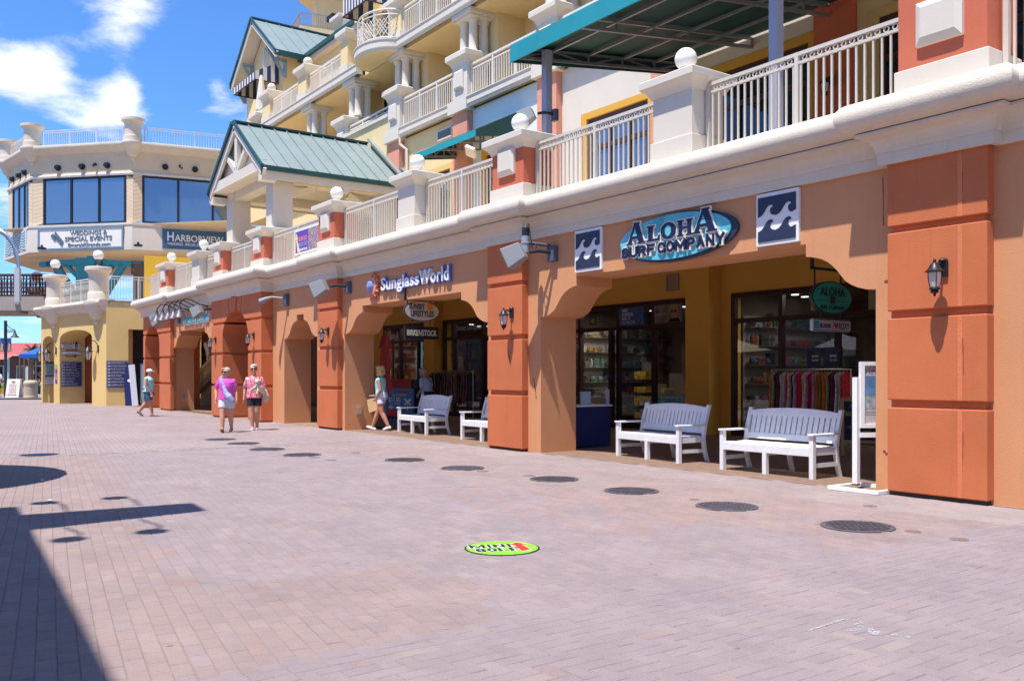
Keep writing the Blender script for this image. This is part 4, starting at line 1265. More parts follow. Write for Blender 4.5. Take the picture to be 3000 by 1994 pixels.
# balcony furniture and curtains
def patio_chair(mt):
    t = thing('patio_chair', 'x', 'chair', (0, 0, 0), 0, 'dark chairs on the hotel balconies')
    ob('seat', B().box(-.25, .25, -.25, .25, .42, .45), mt, t, local=True)
    ob('backrest', B().bar((-.22, .24, .45), (-.22, .34, .95), .04).bar((.22, .24, .45), (.22, .34, .95), .04).bar((-.22, .33, .9), (.22, .33, .9), .05, .06).bar((-.22, .3, .75), (.22, .3, .75), .03, .05).bar((-.22, .27, .6), (.22, .27, .6), .03, .05), mt, t, local=True)
    for x in (-.22, .22):
        for y in (-.22, .22): ob('leg', B().box(x - .02, x + .02, y - .02, y + .02, 0, .42), mt, t, local=True)
    for x in (-.27, .27): ob('armrest', B().box(x - .02, x + .02, -.24, .28, .64, .67), mt, t, local=True)
    return t
pc0 = patio_chair(mat('black wicker', (.02, .018, .016), .7))
for i, (x, y, z, rz, l) in enumerate(((-21.2, 6.3, 9.97, 20, 'dark chair on the middle balcony above the small teal canopy'), (-26.0, 6.2, 9.97, -30, 'dark chair behind the white rail above the portico'), (-25.3, 6.3, 13.09, 15, 'dark chair on the upper balcony right of the bowed one'), (-17.6, 6.2, 9.97, -15, 'dark chair on the balcony behind the large teal canopy'), (-12.2, 3.4, 4.74, 200, 'dark chair on the terrace behind the railing near the grey post'), (-37.5, 6.6, 13.1, 10, 'dark chair on the left roof terrace below the gable'))):
    o = pc0 if i == 0 else dup(pc0, (x, y, z), R(rz))
    if i == 0: o.matrix_basis = Mx.Translation((x, y, z)) @ Mx.Rotation(R(rz), 4, 'Z')
    o['label'] = l
for x0, x1, z0, z1, y in ((-31.8, -30.1, 10.05, 12.2, 6.9), (-22.4, -20.7, 10.05, 12.2, 7.16), (-26.5, -25, 10.05, 12.2, 7.16)):
    b = B(); n = 14
    pts = [(x0 + (x1 - x0) * .38 * i / n, y + .03 * math.sin(i * 2.1)) for i in range(n + 1)]
    for (xa, ya), (xb, yb) in zip(pts, pts[1:]): b.add([(xa, ya, z0), (xb, yb, z0), (xb, yb, z1), (xa, ya, z1)], [(0, 1, 2, 3)])
    ob('curtain', b, mat('beige curtain', (.50, .44, .34), .9), hot)
# ------------------------------------------------------------------ event pavilion at the end of the promenade
pav = thing('pavilion_building', 'many sided cream pavilion with blue windows above a yellow arched ground floor', 'building', (-52, 0, 0))


def at(ox, oy, hd, s): return (ox + s * math.cos(R(hd)), oy + s * math.sin(R(hd)))


F1 = (-45.3, -.9, 12); F2 = (-45.3, -.9, 78)
f1 = FR(F1[0], F1[1], 0, 12); f2 = FR(F2[0], F2[1], 0, 78)
c0 = at(*F1, -6.15); f0 = FR(*c0, 0, -22)
# F1 wall with its low arch
cx, hw = -3.48, 1.92
arch = [(cx - hw, 0)] + [(cx - hw * math.cos(math.pi * i / 16), 3.25 + .42 * math.sin(math.pi * i / 16)) for i in range(17)] + [(cx + hw, 0)]
arch2 = [(-7.6, 0)] + [(-6.875 - .725 * math.cos(math.pi * i / 12), 3.08 + .38 * math.sin(math.pi * i / 12)) for i in range(13)] + [(-6.15, 0)]
ob('ground_wall', B(f1).plate([(-7.8, 0)] + arch2 + arch + [(0, 0), (0, 4.9), (-7.8, 4.9)], -1.25, 0), YELLOWP, pav, smooth=True, sharp=25)
cL = at(*F1, -7.8); f0 = FR(*cL, 0, -24)
ob('ground_wall', B(f0).box(-4, 0, 0, 4.9, -.4, 0), YELLOWP, pav)
ob('ground_wall', B(f2).plate([(0.0, 0), (.95, 0), (.95, 3.6), (1.65, 3.6), (1.65, 0), (4.2, 0), (4.2, 4.93), (0, 4.93)], -.6, 0), YELLOWP, pav)
ob('inner_wall', B(f1).box(-7.5, 3.5, 0, 4.5, -5.2, -5.0), ORANGE, pav)
ob('inner_wall', B(f1).box(-5.9, -5.62, 0, 4.4, -5.0, -1.27), ORANGE, pav)
ob('inner_wall', B(f1).box(-7.7, -5.6, 0, 4.4, -3.2, -3.0), YELLOWP, pav)
ob('inner_wall', B(f2).box(.3, 3.2, 0, 4.4, -1.9, -1.7), INTERIOR, pav)
ob('inner_wall', B(f2).box(1.2, 1.72, 4.95, 7.0, -2.62, -2.42), mat('dark brown door', (.06, .04, .03), .6), pav)
ob('counter', B(f1).box(-2.6, -1.5, .0, 1.05, -2.6, -1.9), NAVY, pav)
ob('terrace_floor', B().add([(*cL, 4.6), (*at(*F1, 0), 4.6), (*at(*F2, 4.2), 4.6), (-52, 9, 4.6), (-62, 4, 4.6), (*at(*cL, -24, -3.2), 4.6)] + [(*cL, 4.92), (*at(*F1, 0), 4.92), (*at(*F2, 4.2), 4.92), (-52, 9, 4.92), (-62, 4, 4.92), (*at(*cL, -24, -3.2), 4.92)],
   [(0, 1, 2, 3, 4, 5)[::-1], (6, 7, 8, 9, 10, 11), (0, 1, 7, 6), (1, 2, 8, 7), (2, 3, 9, 8), (3, 4, 10, 9), (4, 5, 11, 10), (5, 0, 6, 11)]), TAN, pav)
cp = [(0, 4.42), (.06, 4.42), (.06, 4.5), (.16, 4.6), (.26, 4.66), (.26, 4.7), (.32, 4.74), (.37, 4.82), (.36, 4.9), (.3, 4.96), (-.4, 4.98), (-.4, 4.42)]
ob('cornice', B().sweep(cp, [at(*cL, -24, -3.2), cL, F1[:2]]), CREAM, pav, smooth=True, sharp=40)
for s_ in (-5.95, -.85):
    x, y = at(*F1, s_)
    pc = ob('round_pedestal', B().lathe(x, y, [(.47, 4.97), (.47, 5.3), (.45, 5.34), (.42, 5.36), (.42, 6.1), (.44, 6.2), (.53, 6.32), (.59, 6.36), (.59, 6.50), (.56, 6.53), (.15, 6.54)], 28), CREAM, pav, smooth=True, sharp=40)
    ob('corbel', B().lathe(x, y, [(.1, 4.02), (.2, 4.05), (.34, 4.16), (.45, 4.34), (.5, 4.42), (.52, 4.5), (.6, 4.66), (.66, 4.8), (.64, 4.93), (.4, 4.99)], 28).ball((x - .0, y - .05, 3.95), .14, 14, 10), CREAM, pc, smooth=True, sharp=40)
    ob('lamp_stem', B().lathe(x, y, [(.16, 6.53), (.15, 6.58), (.09, 6.64), (.07, 6.73), (.12, 6.86), (.14, 6.9)], 14), mat('grey lamp stem', (.10, .11, .12), .5), pc, smooth=True)
    ob('globe', B().ball((x, y, 7.10), .24, 22, 14), GLOBE, pc, smooth=True)
x, y = -58.9, -1.9
pc = ob('round_pedestal', B().lathe(x, y, [(.47, 4.97), (.42, 5.36), (.42, 6.1), (.58, 6.36), (.58, 6.5), (.1, 6.52)], 20), CREAM, pav, smooth=True)
ob('globe', B().ball((x, y, 7.14), .33, 18, 12), GLOBE, pc, smooth=True)


def prail(M, u0, u1, z0, z1, st=.12, wavy=False, host=None, col=RAIL):
    b = B(M).box(u0, u1, z1 - .05, z1, -.03, .02).box(u0, u1, z1 - .16, z1 - .12, -.02, .02).box(u0, u1, z0, z0 + .04, -.02, .02)
    for i in range(4): u = u0 + (u1 - u0) * i / 3; b.box(u - .03, u + .03, z0 - .06, z1, -.025, .025)
    r = ob('railing', b, col, host or pav); n = int((u1 - u0) / st)
    for i in range(1, n):
        u = u0 + (u1 - u0) * i / n
        if wavy:
            ob('baluster', B(M).tube([(u + .03 * math.sin(j * 1.6), z0 + .04 + (z1 - z0 - .2) * j / 8, 0) for j in range(9)], .012, 4), col, r)
        else:
            ob('baluster', B(M).box(u - .012, u + .012, z0 + .04, z1 - .12, -.012, .012), col, r)
    return r


fr_ = FR(*at(*F1, 0), 0, 12)
prail(fr_, -5.2, -1.6, 5.0, 6.08, .1, True)
prail(f2, .1, 4.0, 4.98, 6.08, .125)
# upper pavilion
PA = (-52.84, 2.01); A0 = at(*PA, 43, -6.35); O0 = at(*A0, 8, -4.75); OL = at(*O0, -27, -6); B1 = at(*PA, 78, 9.5)
pth = [OL, O0, A0, PA, B1]
SANDY_ = mat('sandy pavilion render', (.70, .545, .365), .8, .1, 50, .05, .7, streak=.15, dirt=(.6, .45, .3))
SKIRT = mat('pale pavilion skirt', (.64, .565, .49), .8, .05, 50, .04, 1, streak=.1)
ob('skirt', B().sweep([(.0, 8.35), (.22, 8.35), (.22, 8.6), (.16, 9.7), (.2, 9.74), (.2, 9.86), (-.3, 9.86), (-.3, 8.35)], pth), SKIRT, pav, smooth=True, sharp=20)
ob('upper_wall', B().sweep([(0, 12.5), (0, 14.1), (-.3, 14.1), (-.3, 12.5)], pth), SANDY_, pav)
ob('band', B().sweep([(0, 12.52), (.08, 12.52), (.1, 12.62), (.05, 12.7), (0, 12.7)], pth), SKIRT, pav)
ob('cornice', B().sweep([(0, 13.78), (.05, 13.8), (.12, 13.86), (.28, 13.98), (.34, 14.08), (.44, 14.12), (.46, 14.2), (.44, 14.28), (-.3, 14.3)], pth), CREAM, pav, smooth=True, sharp=35)
cen = (-57.5, 9)
b = B(); q = [(*p, 14.25) for p in pth] + [(-52, 16, 14.25), (-66, 10, 14.25)]
b.add(q, [list(range(len(q)))]); ob('roof_deck', b, TAN, pav)
b = B(); q = [(*p, 8.34) for p in pth] + [(-52, 16, 8.34), (-66, 10, 8.34)]
b.add(q, [list(range(len(q)))[::-1]]); ob('soffit', b, mat('warm soffit', (.72, .56, .36), .8), pav)
fA, fB, fO = FR(*PA, 0, 43), FR(*PA, 0, 78), FR(*A0, 0, 8)


def pwin(M, u0, u1, posts, left, right):
    """one glazed side between corner piers of bevelled boards"""
    f = B(M).box(u0, u1, 9.88, 9.98, -.08, .02).box(u0, u1, 12.4, 12.52, -.08, .02)
    xs = [u0 + .05] + posts + [u1 - .05]
    for u in xs: f.box(u - .06, u + .06, 9.9, 12.5, -.08, .03)
    w_ = ob('window', f, mat('black window frame', (.012, .014, .022), .4), pav)
    for a, c in zip(xs, xs[1:]):
        ob('pane', B(M).box(a + .05, c - .05, 9.97, 12.42, -.04, -.02), SKYGLASS, w_)
    for a, c, sg in ((left, u0, 1), (u1, right, -1)):
        n = 12
        for i in range(n):                         # slanted boards on the corner piers
            z0 = 9.86 + 2.64 * i / n; z1 = 9.86 + 2.64 * (i + 1) / n - .012; d = .16 * sg
            lo0, lo1, hi0, hi1 = z0, z0 + d, z1, z1 + d
            cl = lambda z: min(12.51, max(9.86, z))
            ob('pier_board', B(M).plate([(a + .01, cl(lo0)), (c, cl(lo1)), (c, cl(hi1)), (a + .01, cl(hi0))], -.2, .0), SANDY_, pav)


pwin(fA, -5.63, -.43, [-3.85, -2.1], -6.35, 0)
pwin(fB, .48, 5.4, [2.35, 4.2], 0.0, 5.6)
pwin(fO, -3.8, -.75, [-2.6, -1.5], -4.75, 0)
ob('lounge_floor', B(fA).box(-9, 6, 9.84, 9.86, -9, -.4), TAN, pav)
for p in (O0, A0, PA):
    pc = ob('roof_pedestal', B().lathe(p[0], p[1], [(.48, 14.28), (.48, 14.6), (.45, 14.63), (.43, 15.2), (.49, 15.35), (.61, 15.44), (.61, 15.58), (.2, 15.6)], 24), CREAM, pav, smooth=True, sharp=40)
    ob('corbel', B().lathe(p[0], p[1], [(.08, 13.45), (.2, 13.5), (.3, 13.62), (.36, 13.8), (.46, 13.95), (.6, 14.1), (.64, 14.2), (.62, 14.28)], 20).ball((p[0], p[1], 13.4), .13, 12, 8), CREAM, pc, smooth=True, sharp=40)
PRL = mat('pale blue grey rail', (.50, .55, .66), .5)
prail(fA, -5.6, -.6, 14.28, 15.22, .14, host=pav, col=PRL)
prail(fB, .6, 8.5, 14.28, 15.22, .14, host=pav, col=PRL)
prail(fO, -4.2, -.6, 14.28, 15.22, .14, host=pav, col=RAIL)
# wavy panel on the left facet of the skirt
wp = ob('wave_panel', B(fO).box(-4.5, -.35, 8.55, 9.68, .17, .24), mat('pale blue panel', (.60, .68, .70), .7), pav)
for i in range(7):
    z = 8.64 + i * .155
    ob('wave_line', B(fO).tube([(-4.4 + j * .0975, z + .045 * math.sin(j * .62 + .3 * i), .25) for j in range(41)], .014, 5), mat('dark teal line', (.03, .12, .15), .6), wp)
# teal braced column below the pavilion
tc = FR(-52.3, -.3, 0, 54.4)
ob('braced_column', B(tc).box(-.75, .55, 4.9, 7.7, -.9, .0).box(-.0, .42, 5.5, 7.75, .0, .35), TEALP, pav)
for sg, u in ((-1, -.7), (1, .4)):
    b = B(tc); e = u + sg * (2.1 if sg < 0 else 2.3)
    b.plate([(u, 7.66), (e, 7.5), (e, 7.25), (u, 7.3)], -.5, -.2); b.bar((u, 5.3, -.35), (u + sg * 1.25, 7.35, -.35), .3, .3); b.bar((u + sg * .7, 7.35, -.35), (u, 6.6, -.35), .16, .3)
    ob('column_bracket', b, TEALP, pav)
ob('inner_wall', B(f2).box(1.7, 4.4, 4.95, 7.4, -2.6, -2.4), mat('strong yellow paint', (.70, .42, .04), .7), pav)
ob('inner_wall', B(tc).box(-.4, 4.4, 4.95, 8.6, -9, -8.8), mat('shade grey sky screen', (.40, .34, .28), .8), pav)  # wall added to block the bright sky below, shade put into its grey
ob('inner_wall', B(tc).box(.9, 2.8, 4.95, 7.0, -5.2, -5.0).box(-6.5, -2.5, 4.95, 6.4, -7.2, -7.0), INTERIOR, pav)
for x, y, z in ((-53.6, -2.4, 8.25), (-49.5, 1.5, 8.25)):
    ob('soffit_lamp', B().lathe(x, y, [(.22, z - .12), (.22, z - .04), (.06, z), (.06, z + .1)], 12), BLACKM, pav)
# flood lights and cameras on the pavilion frieze
for M, us in ((fA, (-4.66, -3.12, -1.56)), (fB, (1.66, 3.24)), (fO, (-3.6, -2.3, -1.2))):
    for u in us:
        b = B(M)
        for j in range(2):
            r_ = (.17, .13)[j]
            b.plate([(u + r_ * math.cos(R(45 * k + 22)), 13.08 + r_ * math.sin(R(45 * k + 22))) for k in range(8)], (0.0, .1)[j], (.12, .24)[j])
        ob('flood_light', b, BLACKM, pav)
for M, u in ((fA, -2.3), (fB, 2.45)):
    ob('camera', B(M).tube([(u, 13.16, 0), (u, 13.16, .2), (u + .08, 13.02, .35)], .06, 8).ball((u, 13.18, .1), .09, 8, 6), BLACKM, pav)

# ------------------------------------------------------------------ round hotel tower far behind
tow = thing('tower_building', 'pale yellow rounded hotel tower with long balconies far behind the gable', 'building', (-74, 32, 0))
K = (-75.9, 21.3)
Q1 = at(*K, 170, 4.1)
pth2 = [at(*Q1, 130, 9), Q1, K, at(*K, 78, 24)]
for z in (32.3, 37.0):
    ob('balcony_slab', B().sweep([(-2.5, z - .5), (0, z - .35), (0, z + .1), (-2.5, z + .1)], pth2), HOTELY, tow)
ob('tower_wall', B().sweep([(-1.8, 0), (-1.8, 45), (-3.5, 45), (-3.5, 0)], pth2), HOTELY, tow)
bl = B(); rl = [Q1, K, at(*K, 78, 20)]
for (xa, ya), (xb, yb) in zip(rl, rl[1:]):
    bl.bar((xa, ya, 33.55), (xb, yb, 33.55), .07, .07); bl.bar((xa, ya, 32.5), (xb, yb, 32.5), .05, .05)
TWR = mat('grey tower rail', (.33, .31, .33), .5)
tr_ = ob('railing', bl, TWR, tow)
for (xa, ya), (xb, yb) in zip(rl, rl[1:]):
    L_ = math.hypot(xb - xa, yb - ya); n = int(L_ / .2)
    for i in range(n):
        x = xa + (xb - xa) * i / n; y = ya + (yb - ya) * i / n
        ob('baluster', B().box(x - .02, x + .02, y - .02, y + .02, 32.4, 33.5), TWR, tr_)
ob('partition', B().sweep([(-.1, 32.4), (-.1, 37.0), (-2.4, 37.0), (-2.4, 32.4)], [at(*K, 78, 6.5), at(*K, 78, 6.9)]), HOTELY, tow)
ob('balcony_chair', B().box(-74.2, -73.0, 23.0, 23.8, 32.45, 32.9), BLACKM, tow)

# ------------------------------------------------------------------ footbridge on the left
BR = FR(-59.41, -3.72, 0, 54.4)
brg = thing('footbridge', 'grey concrete footbridge with dark brown lattice timber railing', 'bridge', (-60, -4.5, 5))
ob('bridge_beam', B(BR).box(-16, 2.9, 5.15, 5.96, -3.0, 0).box(-16, 1.1, 5.02, 5.15, -3.0, -.1), CONC, brg)
brr = ob('bridge_railing', B(BR).box(-16, 2.75, 7.12, 7.26, -.16, .02).box(-16, 2.75, 5.98, 6.08, -.12, .0), WOODB, brg)
for i in range(4): ob('rail_slat', B(BR).box(-9, 2.72, 6.24 + i * .235, 6.30 + i * .235, -.06, .0), WOODB, brr)
for i in range(64):
    u = -9 + i * .184
    ob('rail_picket', B(BR).box(u - .03, u + .03, 6.05, 7.12, -.11, -.061), WOODB, brr)
for i in range(4): ob('rail_slat', B(BR).box(-9, 2.72, 6.2 + i * .235, 6.26 + i * .235, -2.9, -2.84), WOODB, brr)
for i in range(40):
    u = -9 + i * .29
    ob('rail_picket', B(BR).box(u - .035, u + .035, 6.05, 7.2, -2.83, -2.78), WOODB, brr)
ob('bridge_lamp', B(BR).box(.85, 1.15, 5.48, 5.6, 0, .12), GREYSP, brg)
lp = thing('arched_lamp_post', 'grey arched pipe lamp post rising before the brown bridge railing', 'lamp post', (-56.56, -3.17, 5.2))
BP = FR(-56.56, -3.17, 0, 54.4)
ob('post', B(BP).box(-.14, .14, 5.5, 7.36, -.1, .1), mat('light grey steel', (.50, .52, .55), .45, metal=.2), lp)
ob('arched_pipe', B(BP).tube([(.05 - 1.5 * (1 - math.cos(a)) * .9, 7.3 + 2.2 * math.sin(a), 0) for a in [math.pi / 2 * i / 10 for i in range(11)]] + [(-2.2, 9.5, 0)], .085, 10).tube([(-.06 - 1.5 * (1 - math.cos(a)) * .9, 7.3 + 2.1 * math.sin(a), -.1) for a in [math.pi / 2 * i / 10 for i in range(11)]], .05, 8), CHROME, lp, smooth=True)

# ------------------------------------------------------------------ far left: harbour shops, palms, bins
def palm(label, x, y, h, cr, n=26, trunk=.2, seed=1):
    t = thing('palm_tree', label, 'palm tree', (x, y, 0)); r_ = random.Random(seed)
    ob('trunk', B().tube([(x, y, 0), (x + .1, y, h * .5), (x + .05, y + .1, h)], [trunk * 1.2, trunk, trunk * .8], 10), mat('palm bark', (.18, .13, .09), .9, .4, 30, .2, 5), t, smooth=True)
    LEAF = mat('palm leaf', (.055, .105, .035), .6, 0, 0, .45, 1.5)
    for i in range(n):
        a = r_.uniform(0, 6.28); el = r_.uniform(-.5, 1.25); L = cr * r_.uniform(.75, 1.1)
        b = B(); P = V((x + .05, y + .1, h)); d = V((math.cos(a) * math.cos(el), math.sin(a) * math.cos(el), math.sin(el)))
        pts = []
        for k in range(9):
            pts.append(P.copy()); P = P + d * (L / 8); d = (d + V((0, 0, -.17))).normalized()
        b.tube(pts, [.03 * (1 - k / 10) for k in range(9)], 4)
        for k in range(1, 9):
            for m in (0, .5):
                if k == 8 and m: continue
                q = pts[k] if not m else (pts[k] + pts[min(8, k + 1)]) / 2
                dd = (pts[k] - pts[k - 1]).normalized(); sd = dd.cross(V((0, 0, 1))).normalized()
                for sg in (-1, 1):
                    tip = q + (sd * sg * .8 + dd * .55 + V((0, 0, -.35 + r_.uniform(-.15, .15)))).normalized() * (cr * .26 * (1.15 - abs(k - 4) / 7))
                    w_ = dd * .04
                    b.add([q - w_, q + w_, tip], [(0, 1, 2)])
        ob('frond', b, LEAF, t)
    return t


palm('palm with loose fronds at the left edge beside the pavilion windows', -69.5, -9.0, 8.7, 2.6, 30, .22, 3)
palm('round headed palm behind the red roof beside the yellow arches', -112.4, 5.0, 3.9, 1.35, 34, .2, 5)
palm('small palm showing above the red roof at left edge', -116.8, -1.0, 5.0, 1.3, 26, .2, 8)
rh = thing('harbour_shop', 'low brown timber shop with red metal roof at left edge', 'building', (-114, 2, 0))
RM = FR(-114.25, 2.17, 0, 54.4)
REDROOF = mat('red metal roof', (.44, .10, .085), .5, var=.15, vscale=.4)
n = 34
for i in range(n):
    u0 = -14 + 18.6 * i / n; u1 = -14 + 18.6 * (i + 1) / n
    def top(u): return (min(u, 2.3), 5.15, -5.0)
    b = B(RM); a0, a1 = top(u0), top(u1)
    e0, e1 = (u0 + (0 if u0 < 2.3 else .6), 3.62 + .0, 0), (u1 + (0 if u0 < 2.3 else .6), 3.62, 0)
    b.add([a0, a1, e1, e0], [(0, 1, 2, 3)]); b.bar(a0, e0, .05, .05)
    ob('roof_panel', b, REDROOF, rh)
ob('roof_panel', B(RM).add([(2.3, 5.15, -5), (5.2, 3.62, 0), (5.2, 3.62, -10)], [(0, 1, 2)]), REDROOF, rh)
ob('porch_roof', B(RM).add([(-14, 3.75, 1.0), (2.2, 3.75, 1.0), (2.6, 3.12, 3.2), (-14, 3.12, 3.2)], [(0, 1, 2, 3)]), mat('orange red roof', (.56, .17, .10), .5, var=.2, vscale=.6), rh)
ob('shop_wall', B(RM).box(-14, 4.8, 0, 3.6, -9, -.8), mat('brown timber wall', (.17, .10, .075), .8, .1, 20, .2, 1), rh)
for u in (-3.4, -.6, 2.0, 3.9):
    w_ = ob('shop_window', B(RM).box(u - .6, u + .6, .9, 2.5, -.82, -.74), mat('white trim', (.72, .74, .70), .6), rh)
    ob('pane', B(RM).box(u - .5, u + .5, 1.0, 2.4, -.75, -.72), DARKGLASS, w_)
for u in (-5, -2.2, .7, 2.4, 4.7):
    ob('porch_post', B(RM).box(u - .1, u + .1, 0, 3.4, 2.6 if u < 2.5 else -.7, 2.8 if u < 2.5 else -.5), mat('teal grey post', (.35, .52, .52), .7), rh)
ob('fence_panel', B(RM).box(2.5, 3.4, 0, 2.4, -.5, -.4), mat('pale blue board', (.48, .62, .66), .7), rh)
bc = thing('canopy_tent', 'bright blue canopy tent beside the yellow arches at left', 'canopy', (-78.6, 0, 0))
TM = FR(-79.7, -1.45, 0, 54.4)
ob('tent_roof', B(TM).add([(1.35, 3.05, 0), (3.9, 3.05, 0), (3.9, 3.05, -2.5), (1.35, 3.05, -2.5), (2.6, 3.7, -1.25), (1.35, 2.75, 0), (3.9, 2.75, 0), (3.9, 2.75, -2.5), (1.35, 2.75, -2.5)],
   [(0, 1, 4), (1, 2, 4), (2, 3, 4), (3, 0, 4), (5, 6, 1, 0), (6, 7, 2, 1), (7, 8, 3, 2), (8, 5, 0, 3)]), mat('blue tent canvas', (.012, .10, .42), .8), bc)
for u, n_ in ((1.4, -.05), (3.85, -.05), (1.4, -2.45), (2.1, -.05), (1.75, -.05)): ob('tent_pole', B(TM).box(u - .05, u + .05, 0, 2.8, n_ - .05, n_ + .05), mat('brown pole', (.16, .09, .07), .7), bc)
# street lamp with banners
sl = thing('street_lamp', 'tall dark street lamp with hanging bell shade and two blue banners', 'street lamp', (-68.34, -2.44, 0))
SLM = FR(-68.34, -2.44, 0, 54.4)
POLE = mat('dark blue grey pole', (.035, .045, .07), .5)
ob('pole', B(SLM).tube([(0, 0, 0), (0, 5.05, 0)], .1, 10), POLE, sl, smooth=True)
ob('lamp_arm', B(SLM).tube([(0, 4.32, 0), (.62, 4.32, 0)], .03, 6).tube([(0, 4.42, 0), (.62, 4.42, 0)], .02, 6).tube([(0.02, 5.0, 0), (.15, 4.7, 0), (.4, 4.5, 0), (.6, 4.45, 0)], .02, 6), POLE, sl)
Lx, Ly = -68.34 + .62 * math.cos(R(54.4)), -2.44 + .62 * math.sin(R(54.4))
ob('lamp_shade', B().lathe(Lx, Ly, [(.05, 4.4), (.06, 4.25), (.1, 4.2), (.15, 4.06), (.28, 3.96), (.29, 3.93), (.2, 3.93)], 18), POLE, sl, smooth=True)
BLUEB = mat('blue banner', (.015, .09, .36), .7, var=.3, vscale=8)
SANDB = mat('sand print', (.55, .38, .22), .7)
for u in (-.24, .25):
    bn = ob('banner', B(SLM).box(u - .13, u + .13, 3.0, 3.9, -.01, .01), BLUEB, sl)
    ob('banner_print', B(SLM).plate([(u - .1, 3.04), (u + .1, 3.04), (u + .06, 3.3), (u + .09, 3.45), (u - .02, 3.6), (u - .08, 3.35)], .012, .016), SANDB, bn)
# litter bins
BINM = mat('tan bin', (.58, .48, .36), .7, .1, 30, .05, 2)
def bin_(x, y, s, label):
    t = thing('litter_bin', label, 'litter bin', (x, y, 0), 0, 'tan litter bins')
    ob('bin_body', B().lathe(x, y, [(.42 * s, 0), (.42 * s, .1), (.40 * s, .12), (.40 * s, .78 * s), (.42 * s, .8 * s), (.42 * s, .9 * s)], 22), BINM, t, smooth=True, sharp=40)
    ob('bin_lid', B().lathe(x, y, [(.43 * s, .9 * s), (.43 * s, .97 * s), (.36 * s, 1.08 * s), (.15 * s, 1.12 * s)], 22), BINM, t, smooth=True, sharp=40)
bin_(-64.6, -1.45, 1, 'larger tan litter bin beside the white sandwich board')
bin_(-66.0, -.3, .95, 'tan litter bin half hidden behind the larger bin')
# sandwich board
SB = FR(-65.3, -2.3, 0, 54.4)
sb = thing('sandwich_board', 'white sandwich board with red lettering near the tan bins', 'sandwich board', (-65.3, -2.3, 0))
ob('board', B(SB).add([(-.42, .02, .28), (.42, .02, .28), (.42, 1.2, .03), (-.42, 1.2, .03), (-.42, .02, .23), (.42, .02, .23), (.42, 1.2, -.01), (-.42, 1.2, -.01)], [(0, 1, 2, 3), (7, 6, 5, 4), (0, 4, 5, 1), (1, 5, 6, 2), (2, 6, 7, 3), (3, 7, 4, 0)]), WHITES, sb)
ob('board', B(SB).add([(-.42, .02, -.3), (.42, .02, -.3), (.42, 1.2, -.04), (-.42, 1.2, -.04), (-.42, .02, -.34), (.42, .02, -.34), (.42, 1.2, -.08), (-.42, 1.2, -.08)], [(0, 1, 2, 3), (7, 6, 5, 4), (0, 4, 5, 1), (1, 5, 6, 2), (2, 6, 7, 3), (3, 7, 4, 0)]), WHITES, sb)
tilt = SB @ Mx.Translation((0, .62, .165)) @ Mx.Rotation(-.21, 4, 'X')
REDL = mat('dark red print', (.42, .02, .04), .6)
for i, s_ in enumerate(('HARBORWALK', 'RESTAURANTS', 'LIVE MUSIC', 'MARINA', 'SHOPPING', 'VIEWS', 'EVENTS')):
    lettering(s_, .5 - .03 * (i % 3), .05, .002, REDL, tilt @ Mx.Translation((0, .24 - i * .095, .002)), sb)
ob('arrow', B(tilt).plate([(-.3, -.46), (.2, -.46), (.2, -.49), (.3, -.445), (.2, -.40), (.2, -.43), (-.3, -.43)], .001, .004), REDL, sb)
ob('crest', B(tilt).plate(ell(0, .4, .13, .06, 16), .001, .004), mat('olive print', (.25, .27, .12), .7), sb)
pl = thing('planter', 'dark blue planter of green and yellow plants near the bins', 'planter', (-77, .5, 0))
ob('pot', B().lathe(-77, .5, [(.35, 0), (.5, .6), (.46, .6), (.4, .5)], 18), NAVY, pl, smooth=True)
b = B()
for i in range(120):
    a = rnd.uniform(0, 6.28); r_ = rnd.uniform(0, .55); z = .55 + rnd.uniform(.05, .55) * (1 - r_ / .8)
    p = V((-77 + r_ * math.cos(a), .5 + r_ * math.sin(a), z)); d = V((rnd.uniform(-1, 1), rnd.uniform(-1, 1), rnd.uniform(.2, 1))).normalized() * .22; s_ = d.cross(V((0, 0, 1))).normalized() * .06
    b.add([p - s_, p + s_, p + d], [(0, 1, 2)])
ob('foliage', b, mat('bright leaf', (.12, .25, .04), .6, var=.3, vscale=6), pl)
ob('crate', B().box(-80.5, -79.3, -1.6, -.9, 0, .45), mat('yellow crate', (.72, .46, .03), .6), tag(thing('flower_box', 'yellow flower box in front of the harbour shop', 'planter', (-80, -1.2, 0))))
ob('foliage', B().ball((-79.9, -1.25, .62), .55, 8, 6, (1, .5, .5)), MATS['bright leaf'], bpy.data.objects['flower_box'])
# ------------------------------------------------------------------ signs on the pavilion ground floor
NAVB = mat('navy enamel', (.018, .024, .115), .4)
SLV = mat('silver print', (.62, .62, .66), .4)
jo = at(*F1, -5.40)
JM = FR(*jo, 0, 102)


